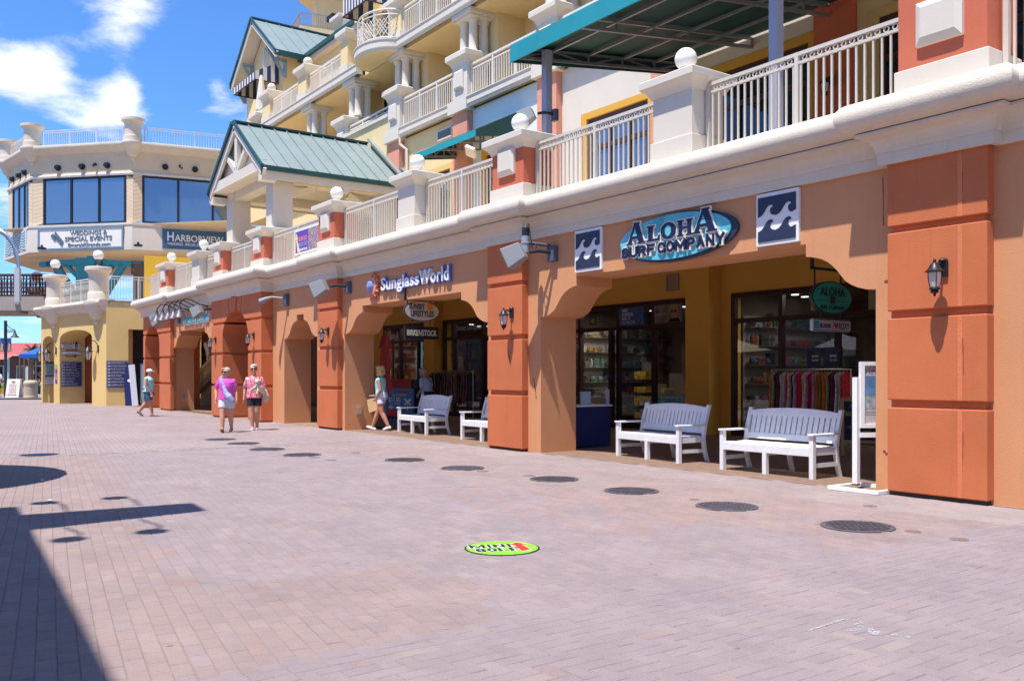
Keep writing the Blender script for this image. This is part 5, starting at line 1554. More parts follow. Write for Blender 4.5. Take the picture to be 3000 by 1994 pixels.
def list_sign(M, u0, u1, z0, z1, rows, label, loc):
    t = thing('directory_sign', label, 'sign', loc)
    ob('board', B(M).plate(rrect(u0, u1, z0, z1, .02), .0, .03), NAVB, t)
    ob('board_rim', B(M).box(u0 + .015, u1 - .015, z0 + .012, z0 + .02, .03, .034).box(u0 + .015, u1 - .015, z1 - .02, z1 - .012, .03, .034).box(u0 + .012, u0 + .02, z0 + .02, z1 - .02, .03, .034).box(u1 - .02, u1 - .012, z0 + .02, z1 - .02, .03, .034), SLV, t)
    n = len(rows); h = (z1 - z0 - .08) / n
    for i, s_ in enumerate(rows):
        z = z1 - .04 - h * (i + .5)
        st = ob('name_strip', B(M).box(u0 + .05, u1 - .05, z - h * .38, z + h * .38, .03, .045), WHITES, t)
        ob('strip_face', B(M).box(u0 + .057, u1 - .057, z - h * .345, z + h * .345, .045, .049), NAVB, st)
        ob('strip_mark', B(M).plate(ell(u0 + .12, z, .035, h * .2, 12), .049, .053), WHITES, st)
        lettering(s_, min((u1 - u0) * .72, .062 * len(s_) * .62), h * .3, .003, WHITES, M @ Mx.Translation((u0 + .18 + min((u1 - u0) * .72, .062 * len(s_) * .62) / 2, z, .049)), st)
    return t


list_sign(JM, .07, 1.10, .86, 2.12, ('PARKING GARAGE', 'EMERALD GRANDE', 'HARBORVIEW ROOM', 'HARBORWALK VILLAGE', 'JESTERS MARDI GRAS', 'BEACH SHUTTLE', 'ESCAPE ROOM', 'HARBOR MINI GOLF'), 'navy directory board inside the yellow arch under the restrooms sign', (*jo, .85))
list_sign(f2, -.0, .95, .86, 2.12, ('HARBOR MINI GOLF', 'GULF COAST ESCAPE ROOM', 'JESTER MARDI GRAS', 'A CHRISTMAS TO REMEMBER', 'LIFE IS GOOD', 'KITTY HAWK KITE', "AMERICA'S FUN SPOT", 'HARBOR & VIEW ST'), 'navy directory board on the yellow wall behind the woman in the cap', (F2[0], F2[1], .85))
t = thing('direction_sign', 'white pineapple express sign with navy edge and arrow', 'sign', (*jo, 2.84))
ob('board', B(JM).plate(rrect(.04, 1.06, 2.80, 3.06, .05), .0, .03), NAVB, t)
ob('face', B(JM).plate(rrect(.06, 1.04, 2.82, 3.04, .04), .03, .035), WHITES, t)
lettering('PINEAPPLE', .56, .075, .004, NAVB, JM @ Mx.Translation((.40, 2.985, .035)), t, bold=.02)
lettering('EXPRESS', .44, .065, .004, NAVB, JM @ Mx.Translation((.40, 2.885, .035)), t, bold=.02)
pa = [ell(.80, 2.93, .075, .11, 20)]
ob('pineapple', B(JM).plate(pa[0], .035, .05).plate([(.76, 3.03), (.74, 3.12), (.78, 3.10), (.80, 3.18), (.82, 3.10), (.86, 3.12), (.84, 3.03)], .0, .05), NAVB, t)
ob('pineapple_face', B(JM).plate([(.76, 2.95), (.79, 2.95), (.775, 2.99)], .05, .054).plate([(.81, 2.95), (.84, 2.95), (.825, 2.99)], .05, .054).plate([(.76, 2.92), (.84, 2.92), (.80, 2.86)], .05, .054), WHITES, t)
ob('arrow', B(JM).plate([(.91, 2.915), (.96, 2.915), (.96, 2.88), (1.02, 2.93), (.96, 2.98), (.96, 2.945), (.91, 2.945)], .035, .04), NAVB, t)
t = thing('direction_sign', 'silver ribbon restrooms sign with navy arrow below', 'sign', (*jo, 2.36))
rib = [(.05 + i * .055, 2.44 + .06 * math.sin(math.pi * i / 19)) for i in range(20)]
ob('ribbon', B(JM).plate([(x, z) for x, z in rib] + [(x, z + .19) for x, z in reversed(rib)], .0, .03), NAVB, t)
ob('face', B(JM).plate([(x * .985 + .01, z + .02) for x, z in rib] + [(x * .985 + .01, z + .17) for x, z in reversed(rib)], .03, .035), SLV, t)
lettering('RESTROOMS', .8, .10, .004, WHITES, JM @ Mx.Translation((.57, 2.59, .035)), t, bold=.03)
ob('ribbon_top', B(JM).box(.33, .83, 2.66, 2.72, .0, .03), NAVB, t)
ob('arrow', B(JM).plate([(.28, 2.385), (.72, 2.385), (.72, 2.345), (.86, 2.405), (.72, 2.465), (.72, 2.425), (.28, 2.425)], .0, .02), NAVB, t)
# map board in the left arch and posters
t = thing('map_board', 'map board with glass case in the left yellow arch', 'sign', (*at(*F1, -7.6), .9))
MJ = FR(*at(*F1, -7.6), 0, 102)
ob('case', B(MJ).box(.1, .85, .92, 2.17, 0, .06), GREYSP, t)
ob('map', B(MJ).box(.12, .83, 1.42, 2.05, .06, .065), mat('map print', (.26, .38, .40), .5, var=.5, vscale=7), t)
ob('case_frame', B(MJ).box(.08, .87, 1.38, 1.43, .06, .08).box(.08, .87, 2.04, 2.08, .06, .08), NAVB, t)
lettering('HARBOR', .5, .06, .003, NAVB, MJ @ Mx.Translation((.48, 2.12, .06)), t)
ob('leaflet_pocket', B(MJ).box(.14, .81, .96, 1.36, .06, .075), mat('pale grey', (.50, .51, .55), .5), t)
t = thing('poster', 'strip of small purple and green posters on the yellow pier', 'poster', (*at(*F1, -5.82), 1.0))
for i, (cl, z) in enumerate(((mat('green poster', (.22, .50, .12), .6, var=.4, vscale=9), 1.9), (mat('purple poster', (.17, .05, .30), .6, var=.5, vscale=9), 1.65), (mat('pink poster', (.65, .08, .30), .6, var=.4, vscale=9), 1.5), (mat('dull green poster', (.25, .33, .25), .6, var=.6, vscale=12), 1.32), (MATS['purple poster'], 1.12))):
    ob('sheet', B(f1).box(-5.95, -5.68, z - .11, z + .10, 0, .012), cl, t)
# surf boards leaning by the orange pier
for (l, c_, m_, x, y, tilt_) in (('tall navy display board leaning by the orange pier, behind woman in cap', 0, NAVB, -43.92, -.15, .04), ('white and blue display board leaning beside the navy one', 1, mat('pale board', (.58, .60, .66), .6), -43.68, .12, .10)):
    t = thing('display_board', l, 'display board', (x, y, 0))
    Mb = FR(x, y, 0, 62) @ Mx.Rotation(tilt_, 4, 'Z') @ Mx.Rotation(-.05, 4, 'X')
    if c_ == 0:
        ob('board', B(Mb).plate([(-.22, .05), (.2, .05), (.24, 1.2), (.2, 1.7), (.1, 1.95), (0, 2.02), (-.1, 1.95), (-.2, 1.7), (-.25, 1.2)], -.05, 0), m_, t)
        ob('logo', B(Mb).plate(ell(0, 1.2, .1, .07, 14), 0, .006), WHITES, t)
    else:
        ob('board', B(Mb).box(-.25, .02, .05, 1.95, -.06, .0), m_, t)
t = thing('display_board', 'pale blue panel standing in the doorway behind the display boards', 'display board', (-44.6, 1.2, 0))
ob('board', B(FR(-44.65, .9, 0, 70)).box(-.5, .4, .05, 2.0, -.6, -.5), mat('dusty blue panel', (.20, .34, .44), .6), t)

# wall lanterns of the yellow arches (scroll arm) and of the orange piers
def scroll_lantern(M, u, z, label):
    t = thing('wall_lantern', label, 'lantern', tuple(M @ V((u, z, 0))), 0, 'scroll lanterns on the yellow arches')
    L = V((u - .42, z - .30, .32))
    arm = [(u, z + .02, .03), (u, z + .2, .08), (u - .08, z + .33, .14), (u - .22, z + .36, .22), (u - .36, z + .28, .29), (u - .43, z + .16, .32), (u - .42, z + .05, .32)]
    ob('bracket', B(M).box(u - .04, u + .04, z - .22, z + .12, 0, .05).tube(arm, .02, 6).tube([(u - .3, z + .3, .25), (u - .36, z + .2, .29), (u - .3, z + .16, .26), (u - .27, z + .22, .24)], .014, 5), BLACKM, t, smooth=True)
    c = M @ L
    ob('lantern_cap', B().lathe(c.x, c.y, [(.03, .38), (.05, .34), (.1, .30), (.14, .24), (.21, .15), (.22, .12), (.18, .11)], 10, c.z), BLACKM, t, smooth=True)
    ob('lantern_glass', B().lathe(c.x, c.y, [(.145, .11), (.14, .0), (.11, -.14), (.06, -.26)], 8, c.z), LAMPGLASS, t)
    b = B()
    for k in range(6):
        a = k * math.pi / 3
        b.tube([(c.x + r_ * math.cos(a), c.y + r_ * math.sin(a), c.z + zz) for r_, zz in ((.155, .12), (.15, 0), (.12, -.14), (.07, -.27), (.02, -.32))], .012, 5)
    b.ball((c.x, c.y, c.z - .34), .03, 8, 6)
    ob('lantern_cage', b, BLACKM, t)
scroll_lantern(f1, -.82, 2.72, 'black scroll lantern right of the yellow arch')
scroll_lantern(f1, -5.80, 2.72, 'black scroll lantern left of the yellow arch')
scroll_lantern(f0, -.5, 2.72, 'black scroll lantern at the far left corner of the yellow building')


def carriage():
    t = thing('wall_lantern', 'x', 'lantern', (0, 0, 0), 0, 'carriage lanterns on the orange pillars')
    ob('wall_plate', B().box(-.055, .055, -.035, 0, .02, .20).lathe(0, -.017, [(.055, .20), (.04, .225), (.01, .235)], 12), BLACKM, t, local=True, bevel=.006)
    ob('arm', B().tube([(0, -.03, .13), (0, -.10, .165), (0, -.17, .155), (0, -.20, .11)], .016, 8), BLACKM, t, local=True, smooth=True)
    y = -.20
    ob('lantern_cap', B().lathe(0, y, [(.012, .21), (.02, .19), (.014, .175), (.03, .165), (.045, .15), (.06, .12), (.085, .085), (.105, .07), (.105, .062), (.075, .055)], 16), BLACKM, t, local=True, smooth=True, sharp=40)
    ob('lantern_glass', B().lathe(0, y, [(.068, .055), (.068, .0), (.06, -.06), (.047, -.115)], 16), LAMPGLASS, t, local=True, smooth=True)
    b = B()
    for k in range(4):
        a = math.pi / 4 + k * math.pi / 2
        b.tube([(r_ * math.cos(a), y + r_ * math.sin(a), zz) for r_, zz in ((.071, .06), (.071, 0), (.063, -.06), (.05, -.115))], .005, 4)
    ob('lantern_cage', b, BLACKM, t, local=True)
    ob('lantern_base', B().lathe(0, y, [(.05, -.11), (.058, -.125), (.058, -.14), (.035, -.15), (.05, -.165), (.03, -.18), (.012, -.19), (.016, -.205), (.005, -.22)], 14), BLACKM, t, local=True, smooth=True, sharp=40)
    return t
ca = carriage()
for i, (x, y, z, l) in enumerate(((-5.56, .0, 2.56, 'black carriage lantern on the big orange pillar at right'), (-14.08, 0, 2.52, 'black carriage lantern on the orange pillar between the two shops'), (-22.5, 0, 2.5, 'black carriage lantern on the pillar left of the sunglass shop'),
        (-27.55, -.22, 2.55, 'black carriage lantern right of the big orange arch'), (-31.3, -.22, 2.53, 'black carriage lantern left of the big orange arch'), (-10.54, 5.0, 6.95, 'black carriage lantern on the red terrace pilaster behind the railing'))):
    o = ca if i == 0 else dup(ca, (x, y, z))
    o.matrix_basis = Mx.Translation((x, y, z)); o['label'] = l

# ------------------------------------------------------------------ shop signs on the facade
YFW = .155
def wave_sign(cx, cz, label):
    t = thing('wave_sign', label, 'sign', (cx, YFW, cz), 0, 'square wave emblems beside the oval sign')
    M = FR(cx, YFW, cz, 0); h = .365; w = .355
    ob('board', B(M).plate([(-w, -h), (w, -h), (w, h), (-w, h)], .0, .05), WHITES, t, bevel=.006)
    k = .315; g = .31
    def crest(x0, s):                               # a curling crest: rises to the right and hooks back
        return [(x0 + s * a, b) for a, b in ((0, -.08), (.10, -.06), (.18, -.015), (.24, .035), (.31, .068), (.385, .075), (.43, .058), (.445, .034), (.41, .04), (.375, .028), (.355, .0), (.365, -.035), (.40, -.062), (.46, -.07), (.52, -.055))]
    a = crest(-.315, .58); b_ = crest(-.014, .58)
    line = a[:-2] + [(x, z) for x, z in b_ if x < .315]
    line = [(min(max(x, -.315), .315), z) for x, z in line]
    low = [(-.315, -g)] + [(x, z - .085) for x, z in line] + [(.315, -.135)] + [(.315, -g)]
    ob('lower_wave', B(M).plate(low, .05, .062), NAVYD, t)
    up = [(-.315, g)] + [(x, z + .12) for x, z in line] + [(.315, .07)] + [(.315, g)]
    ob('upper_wave', B(M).plate(up, .05, .062), NAVYD, t)
wave_sign(-11.98, 3.615, 'white and navy wave emblem left of the oval turquoise sign')
wave_sign(-7.985, 3.61, 'white and navy wave emblem right of the oval turquoise sign')

t = thing('oval_shop_sign', 'turquoise oval surf shop sign with raised navy letters', 'sign', (-9.93, YFW, 3.59))
M = FR(-9.93, YFW, 3.595, 0)
ob('backing', B(M).plate(ell(.03, -.01, 1.24, .375, 72), .01, .06), NAVYD, t, bevel=.008)
ob('oval', B(M).plate(ell(-.01, .0, 1.17, .345, 72), .06, .085), TURQ, t)


def glyph(ch):
    """heavy serif capitals drawn as outlines (unit box), with counters as a second outline"""
    if ch == 'A': return [[(-.02, 0), (.32, 0), (.32, .07), (.25, .07), (.29, .24), (.60, .24), (.65, .07), (.57, .07), (.57, 0), (1.02, 0), (1.02, .07), (.93, .07), (.64, .93), (.70, .93), (.70, 1), (.36, 1), (.36, .93), (.40, .93), (.07, .07), (-.02, .07)]], [[(.33, .36), (.57, .36), (.46, .74)]]
    if ch == 'L': return [[(0, 0), (.98, 0), (1.0, .36), (.90, .36), (.84, .14), (.46, .14), (.46, .90), (.58, .90), (.58, 1), (0, 1), (0, .90), (.13, .90), (.13, .1), (0, .1)]], []
    if ch == 'O': return [ell(.5, .5, .5, .52, 28)], [ell(.5, .5, .2, .34, 20)]
    if ch == 'H': return [[(0, 0), (.42, 0), (.42, .1), (.33, .1), (.33, .44), (.67, .44), (.67, .1), (.58, .1), (.58, 0), (1, 0), (1, .1), (.91, .1), (.91, .9), (1, .9), (1, 1), (.58, 1), (.58, .9), (.67, .9), (.67, .58), (.33, .58), (.33, .9), (.42, .9), (.42, 1), (0, 1), (0, .9), (.09, .9), (.09, .1), (0, .1)]], []


def word(M, spec, parent, m, mo, n0, n1, grow, hole_mat):
    for ch, x0, x1, z0, z1 in spec:
        o_, holes = glyph(ch)
        def tr(p, gq=0): return [(x0 + (x1 - x0) * a, z0 + (z1 - z0) * b_) for a, b_ in p]
        base = tr(o_[0]); cx = sum(p[0] for p in base) / len(base); cz = sum(p[1] for p in base) / len(base)
        # outline board: offset every edge outward
        pts = [V(p) for p in base]; N_ = len(pts); area = sum(pts[i].x * pts[(i + 1) % N_].y - pts[(i + 1) % N_].x * pts[i].y for i in range(N_)); sg = 1 if area > 0 else -1
        off = []
        for i in range(N_):
            a = (pts[i] - pts[i - 1]).normalized(); c = (pts[(i + 1) % N_] - pts[i]).normalized()
            na = V((a.y, -a.x)) * sg; nc = V((c.y, -c.x)) * sg; nn = (na + nc) / max(.5, 1 + na.dot(nc))
            off.append(tuple(pts[i] + nn * grow))
        k_ = .0009 * (x0 * 7 % 5); n1 = n1 + k_
        l_ = ob('letter', B(M).plate(off, n0 + k_, n1 - .012), mo, parent)
        ob('letter_face', B(M).plate(base, n1 - .012, n1), m, l_)
        for hq in holes:
            ob('letter_counter', B(M).plate(tr(hq), n1 - .011, n1 + .003), hole_mat, l_)


NVL = mat('glossy navy letters', (.016, .022, .062), .25)
BEI = mat('beige letter edge', (.80, .73, .64), .6)
# local coordinates: x measured from -9.93, z from 3.595
word(M, (('A', -.99, -.565, -.03, .315), ('L', -.535, -.235, -.03, .215), ('O', -.215, .11, -.035, .215), ('H', .135, .455, -.03, .215), ('A', .46, .93, -.03, .33)), t, NVL, BEI, .085, .118, .020, TURQ)
for s_, u, w_ in (('SURF', -.735, .77), ('COMPANY', .39, 1.36)):
    blocktext(s_, w_ + .034, .208, .026, .072, BEI, M @ Mx.Translation((u, -.155, .085)), t, 'letter_edge')
    blocktext(s_, w_, .175, .036, .042, NVL, M @ Mx.Translation((u, -.155, .085)), t)

# sunglass shop letters and sunburst
t = thing('shop_lettering', 'white raised sunglass shop letters with blue edges beside the sunburst', 'sign', (-18.1, YFW, 3.6))
M = FR(-18.09, YFW, 3.59, 0)
BLUEE = mat('blue letter edge', (.10, .14, .42), .5)
for s_, u, w_, h_ , dz in (('Sunglass', -.63, 1.83, .40, .0), ('World', .94, 1.25, .33, .05)):
    lettering(s_, w_ + .05, h_ + .05, .07, BLUEE, M @ Mx.Translation((u, dz, .0)), t, 'letter_edge', .05, 1.04)
    lettering(s_, w_, h_, .085, WHITES, M @ Mx.Translation((u, dz, .0)), t, 'lettering', .022, 1.06)
t = thing('sunburst_sign', 'orange sunburst sign with blue globe on the lintel', 'sign', (-20.1, YFW, 3.63))
M = FR(-20.08, YFW, 3.63, 0)
SUNO = mat('sun ray orange', (.70, .17, .06), .5); SUNP = mat('sun ray pink', (.72, .32, .22), .5)
for i in range(22):
    a = 2 * math.pi * i / 22; L = .335 if i % 2 else .29
    def pr(r_, da): return (r_ * math.cos(a + da), r_ * math.sin(a + da))
    ob('ray', B(M).plate([pr(.12, -.12), pr(L * .75, -.10), pr(L, .06), pr(L * .75, .10), pr(.12, .12)], .0, .06 if i % 2 else .09), SUNO if i % 2 else SUNP, t)
ob('disc', B(M).plate(ell(0, 0, .20, .20, 28), .05, .10), SUNP, t)
b = B(M); b.ball((-.06, 0, .1), .15, 20, 14, (1, 1, .6)); ob('globe', b, mat('globe print', (.20, .24, .50), .4, var=.8, vscale=9), t, smooth=True)

t = thing('script_sign', 'teal and white script lettering of the beachwear shop under lamps', 'sign', (-34.8, YFW, 3.6))
M = FR(-34.75, YFW, 3.56, 0)
lettering('Sunset Lifestyles', 3.2, .62, .06, WHITES, M @ Mx.Translation((0, -.01, .0)), t, 'letter_edge', .028, 1.0, .35)
lettering('Sunset Lifestyles', 3.14, .56, .075, mat('teal script', (.05, .30, .36), .5), M, t, 'lettering', .0, 1.0, .35)
for i, x in enumerate((-36.9, -36.05, -35.25, -34.5, -33.75)):
    t = thing('gooseneck_lamp', 'dark bell shaded gooseneck lamps over the script sign', 'lamp', (x, YFW, 4.0), 0, 'gooseneck lamps over the script sign')
    t['label'] = ('leftmost', 'second from left', 'middle', 'second from right', 'rightmost')[i] + ' of the dark gooseneck lamps over the script sign'
    ob('arm', B().tube([(x + .3, .15, 3.98), (x + .25, -.1, 4.02), (x + .1, -.4, 4.2), (x - .05, -.6, 4.22), (x - .1, -.72, 4.05), (x - .1, -.74, 3.95)], .022, 7), BLACKM, t, smooth=True)
    ob('shade', B().lathe(x - .1, -.74, [(.05, 3.96), (.06, 3.86), (.1, 3.78), (.26, 3.55), (.24, 3.55)], 16), mat('dark mauve shade', (.10, .085, .10), .45, metal=.3), t, smooth=True, sharp=50)
    ob('wall_rose', B().tube([(x + .3, .155, 3.98), (x + .3, .12, 3.98)], .06, 10), BLACKM, t)


def blade(label, X, y0, y1, zc, h, zb0, zb1, top, face, rim, lines, low, lowcol, lowtxt):
    t = thing('hanging_sign', label, 'hanging sign', (X, (y0 + y1) / 2, zb0))
    yc = (y0 + y1) / 2; M = FR(X, yc, 0, 90)
    hw_ = (y1 - y0) / 2
    ob('oval', B(M).plate(ell(0, zc, hw_, h / 2, 44), -.03, .03), rim, t)
    ob('oval_face', B(M).plate(ell(0, zc, hw_ * .94, h / 2 * .93, 44), .03, .036), face, t)
    for s_, u, dz, w_, hh, m_ in lines: lettering(s_, w_, hh, .006, m_, M @ Mx.Translation((u, zc + dz, .036)), t, bold=.03)
    ob('lower_board', B(M).plate(rrect(-hw_ * .95, hw_ * .95, zb0, zb1, .03), -.025, .025), lowcol, t)
    for bx in ((-hw_ * .5, -hw_ * .47, zb1, zc - h * .3, -.01, .01), (hw_ * .47, hw_ * .5, zb1, zc - h * .3, -.01, .01), (-hw_ * .8, -hw_ * .77, zc + h * .2, top, -.012, .012), (hw_ * .5, hw_ * .53, zc + h * .3, top, -.012, .012)):
        ob('hanger', B(M).box(*bx), BLACKM, t)
    ob('hanger_bar', B(M).box(-hw_ * .95, hw_ * .9, top, top + .035, -.02, .02).box(-hw_ * .95, -hw_ * .88, top, top + .5, -.021, .021), BLACKM, t)
    return t, M, hw_


DKG = mat('near black green', (.008, .022, .022), .5)
t, M, hw_ = blade('teal oval hanging sign with dark letters above a white brand board', -8.2, 1.14, 2.12, 2.60, .49, 2.10, 2.275, 3.0, DARKTEAL, DKG,
    (('ALOHA', 0, .085, .62, .13, DKG), ('SURF COMPANY', 0, -.15, .6, .06, DKG)), None, mat('off white board', (.42, .40, .42), .6), None)
ob('oval_emblem', B(M).plate(rrect(-.06, .06, 2.51, 2.62, .02), .036, .042).box(-.38, -.1, 2.545, 2.555, .036, .04).box(.1, .38, 2.545, 2.555, .036, .04), DKG, t)
ob('board_rim', B(M).box(-hw_ * .93, hw_ * .93, 2.106, 2.116, .025, .03).box(-hw_ * .93, hw_ * .93, 2.26, 2.27, .025, .03).box(.02, .026, 2.12, 2.25, .025, .029), BLACKM, t)
lettering('BILLABONG', .26, .07, .004, NAVYD, M @ Mx.Translation((-.16, 2.18, .025)), t, bold=.03)
ob('logo_block', B(M).box(-.44, -.31, 2.13, 2.245, .025, .029), mat('teal print', (.03, .25, .30), .6), t)
lettering('ROXY', .26, .10, .004, BLK, M @ Mx.Translation((.30, 2.185, .025)), t, bold=.01)
ob('heart', B(M).plate([(.10, 2.13), (.155, 2.19), (.15, 2.225), (.125, 2.235), (.10, 2.215), (.075, 2.235), (.05, 2.225), (.045, 2.19)], .025, .029), mat('crimson print', (.40, .02, .06), .6), t)
t, M, hw_ = blade('cream oval hanging sign with orange sun above a black shoe brand board', -18.5, .07, 1.03, 2.945, .48, 2.29, 2.585, 3.19, mat('cream sign face', (.58, .49, .38), .6), NAVYD,
    (('SUNSET', -.14, .105, .42, .13, NAVYD), ('LIFESTYLES', .0, -.06, .62, .14, NAVYD)), None, mat('black sign board', (.012, .012, .016), .45), None)
ob('sun_disc', B(M).plate(ell(.2, 3.06, .085, .085, 20), .036, .045), mat('orange sun paint', (.75, .27, .03), .5), t)
lettering('BIRKENSTOCK', .8, .14, .005, mat('beige print', (.60, .54, .42), .6), M @ Mx.Translation((0, 2.437, .025)), t, bold=.02)

# wall speakers
def speaker(x, y, z, label, s=1.0, cam_=False):
    t = thing('wall_speaker', label, 'loudspeaker', (x, y, z))
    ob('wall_box', B().box(x - .09 * s, x + .09 * s, y - .12 * s, y, z - .17 * s, z + .12 * s), mat('blue grey box', (.085, .10, .15), .5), t, bevel=.008)
    ob('bracket', B().tube([(x, y - .1 * s, z), (x - .1 * s, y - .32 * s, z + .02), (x - .2 * s, y - .44 * s, z)], .035 * s, 10), BLACKM, t, smooth=True)
    Ms = Mx.Translation((x - .36 * s, y - .62 * s, z - .04)) @ Mx.Rotation(R(-58), 4, 'Z') @ Mx.Rotation(R(26), 4, 'X')
    b = B(Ms); w0, w1 = .15 * s, .10 * s; hh = .20 * s
    b.add([(-w0, -.2 * s, -hh), (w0, -.2 * s, -hh), (w0, -.2 * s, hh), (-w0, -.2 * s, hh), (-w1, .16 * s, -hh * .75), (w1, .16 * s, -hh * .75), (w1, .16 * s, hh * .75), (-w1, .16 * s, hh * .75)], [(0, 1, 2, 3), (7, 6, 5, 4), (0, 4, 5, 1), (1, 5, 6, 2), (2, 6, 7, 3), (3, 7, 4, 0)])
    ob('cabinet', b, GREYSP, t, bevel=.015)
    ob('grille', B(Ms).box(-w0 * .92, w0 * .92, -.215 * s, -.2 * s, -hh * .93, hh * .93), GRILLE, t)
    ob('badge', B(Ms).box(-.025, .025, -.222 * s, -.215 * s, -hh * .84, -hh * .72), GREYSP, t)
    return t
speaker(-12.95, .155, 3.68, 'grey wall speaker with a cylinder camera, left of the wave emblem', 1.0)
t = thing('security_camera', 'grey cylinder camera with coiled cable beside the wall speaker', 'camera', (-13.25, -.22, 3.9))
x, y = -13.27, -.28
ob('camera_body', B().lathe(x, y, [(.075, 3.68), (.075, 3.84), (.085, 3.845), (.085, 3.87), (.075, 3.875), (.075, 3.98)], 20), mat('lens grey', (.30, .32, .37), .4), t, smooth=True, sharp=40)
b = B()
for i in range(7): b.lathe(x, y, [(.06, 3.98 + i * .023), (.072, 3.984 + i * .023), (.072, 3.994 + i * .023), (.06, 3.998 + i * .023)], 16)
b.lathe(x, y, [(.05, 4.13), (.03, 4.17), (.02, 4.19)], 12)
ob('bellows', b, POLE, t, smooth=True, sharp=40)
ob('cable', B().tube([(x, y, 4.18), (x + .06, y + .02, 4.2), (x + .09, y + .04, 4.0), (x + .12, y + .06, 3.75), (x + .17, y + .08, 3.68), (x + .2, y + .1, 3.78), (x + .14, y + .1, 3.85)], .008, 5), BLACKM, t)
ob('camera_arm', B().tube([(x, y, 3.87), (-12.96, .06, 3.8)], .03, 8), POLE, t)
speaker(-21.5, .155, 3.74, 'grey wall speaker left of the sunburst sign', 1.05)
speaker(-37.0, .155, 3.72, 'grey wall speaker under the gooseneck lamps', 1.2)
speaker(-32.2, .155, 3.76, 'pale wall speaker half hidden by the big arch', 1.0)
t = thing('spot_light', 'small silver spot lamp on a dark box above the narrow doorway', 'spot lamp', (-25.7, .155, 3.7))
ob('wall_box', B().box(-25.82, -25.62, .04, .155, 3.5, 3.85), mat('blue grey box', (.085, .10, .15), .5), t, bevel=.008)
ob('lamp_head', B().tube([(-25.75, .0, 3.72), (-25.95, -.25, 3.76), (-26.1, -.38, 3.70), (-26.22, -.5, 3.62)], [.03, .03, .07, .10], 12), GREYSP, t, smooth=True)
speaker(-14.1, 1.1, 6.62, 'white speaker on the canopy post above the ball finial', .8)
# small lamps and boxes
t = thing('wall_light', 'small silver wedge light low on the peach jamb near the walking woman', 'wall light', (-21.8, .55, .5))
ob('wedge', B(FR(-21.82, .55, .5, 90)).add([(-.08, -.08, 0), (.08, -.08, 0), (.08, .1, 0), (-.08, .1, 0), (-.08, .1, .12), (.08, .1, .12)], [(0, 1, 2, 3), (3, 2, 5, 4), (0, 4, 5, 1), (0, 3, 4), (1, 5, 2)]), CHROME, t)
t = thing('wall_socket', 'small grey socket box low on the jamb below the script sign', 'socket', (-38.0, .6, .6))
ob('box', B(FR(-38.02, .6, .6, 90)).box(-.06, .06, -.07, .07, 0, .03), GREYSP, t)
t = thing('wall_vent', 'square louvred vent on the ochre wall above the surf shop door', 'vent', (-16.2, YW, 3.7))
ob('frame', B().box(-16.75, -16.3, YW - .03, YW, 3.62, 3.66).box(-16.75, -16.3, YW - .03, YW, 4.0, 4.04).box(-16.75, -16.71, YW - .03, YW, 3.66, 4.0).box(-16.34, -16.3, YW - .03, YW, 3.66, 4.0), mat('mauve vent', (.30, .24, .25), .6), t)
for i in range(8): ob('louvre', B().box(-16.71, -16.34, YW - .025, YW - .005, 3.68 + i * .04, 3.70 + i * .04), MATS['mauve vent'], t)
# banner on the railing
t = thing('banner', 'purple event banner with yellow arrow tied to the terrace railing', 'banner', (-24.6, .34, 5.3))
M = FR(-24.64, .345, 5.36, 0)
ob('cloth', B(M).box(-1.0, .99, -.36, .37, 0, .012), WHITES, t)
ob('print', B(M).box(-.95, .0, -.31, .32, .012, .014), mat('purple print', (.13, .05, .38), .6), t)
ob('photo_print', B(M).box(.0, .94, -.31, .32, .012, .014), mat('crowd photo print', (.34, .24, .27), .7, var=.9, vscale=14), t)
ob('arrow', B(M).plate([(-.78, -.3), (-.6, -.3), (-.82, .1), (-.76, .1), (-.86, .28), (-.95, .1), (-.9, .1), (-.84, -.1)], .014, .017), mat('pale yellow print', (.75, .65, .22), .6), t)
for s_, u, z, w_, h_, m_ in (('ROCKIN TACOS', -.4, .08, .6, .13, mat('salmon print', (.72, .25, .22), .6)), ('MUSICAL COURT', -.38, -.08, .64, .12, mat('grey blue print', (.30, .38, .50), .6)), ('SECOND FLOOR', -.35, -.24, .55, .07, WHITES)):
    lettering(s_, w_, h_, .002, m_, M @ Mx.Translation((u, z, .015)), t, bold=.03)
t = thing('window_poster', 'bright yellow and purple poster behind the terrace railing', 'poster', (-15.2, 4.9, 5.2))
ob('sheet', B().box(-15.95, -15.15, 4.9, 4.93, 4.9, 6.0), mat('yellow poster', (.75, .60, .05), .6), t)
ob('print', B().box(-15.9, -15.5, 4.88, 4.90, 4.95, 5.5).box(-15.45, -15.2, 4.88, 4.9, 5.4, 5.95), MATS['purple poster'], t)
ob('print', B().box(-15.45, -15.2, 4.88, 4.9, 4.95, 5.3), MATS['pink poster'], t)
t = thing('caution_sign', 'yellow folding floor sign on the terrace behind the railing', 'floor sign', (-21.0, 2.5, 4.74))
ob('board', B(FR(-20.9, 2.4, 4.74, 0)).plate([(-.2, 0), (.2, 0), (.14, .75), (-.14, .75)], -.02, .02), mat('safety yellow', (.80, .56, .01), .5), t)
# flood lamp under the small canopy
t = thing('flood_lamp', 'white square flood lamp under the small teal canopy', 'flood lamp', (-20.9, 3.6, 7.6))
ob('housing', B(Mx.Translation((-21.0, 3.55, 7.62)) @ Mx.Rotation(R(40), 4, 'X') @ Mx.Rotation(R(35), 4, 'Y')).box(-.16, .16, -.05, .05, -.16, .16), mat('ivory lamp', (.70, .58, .48), .5), t, bevel=.01)
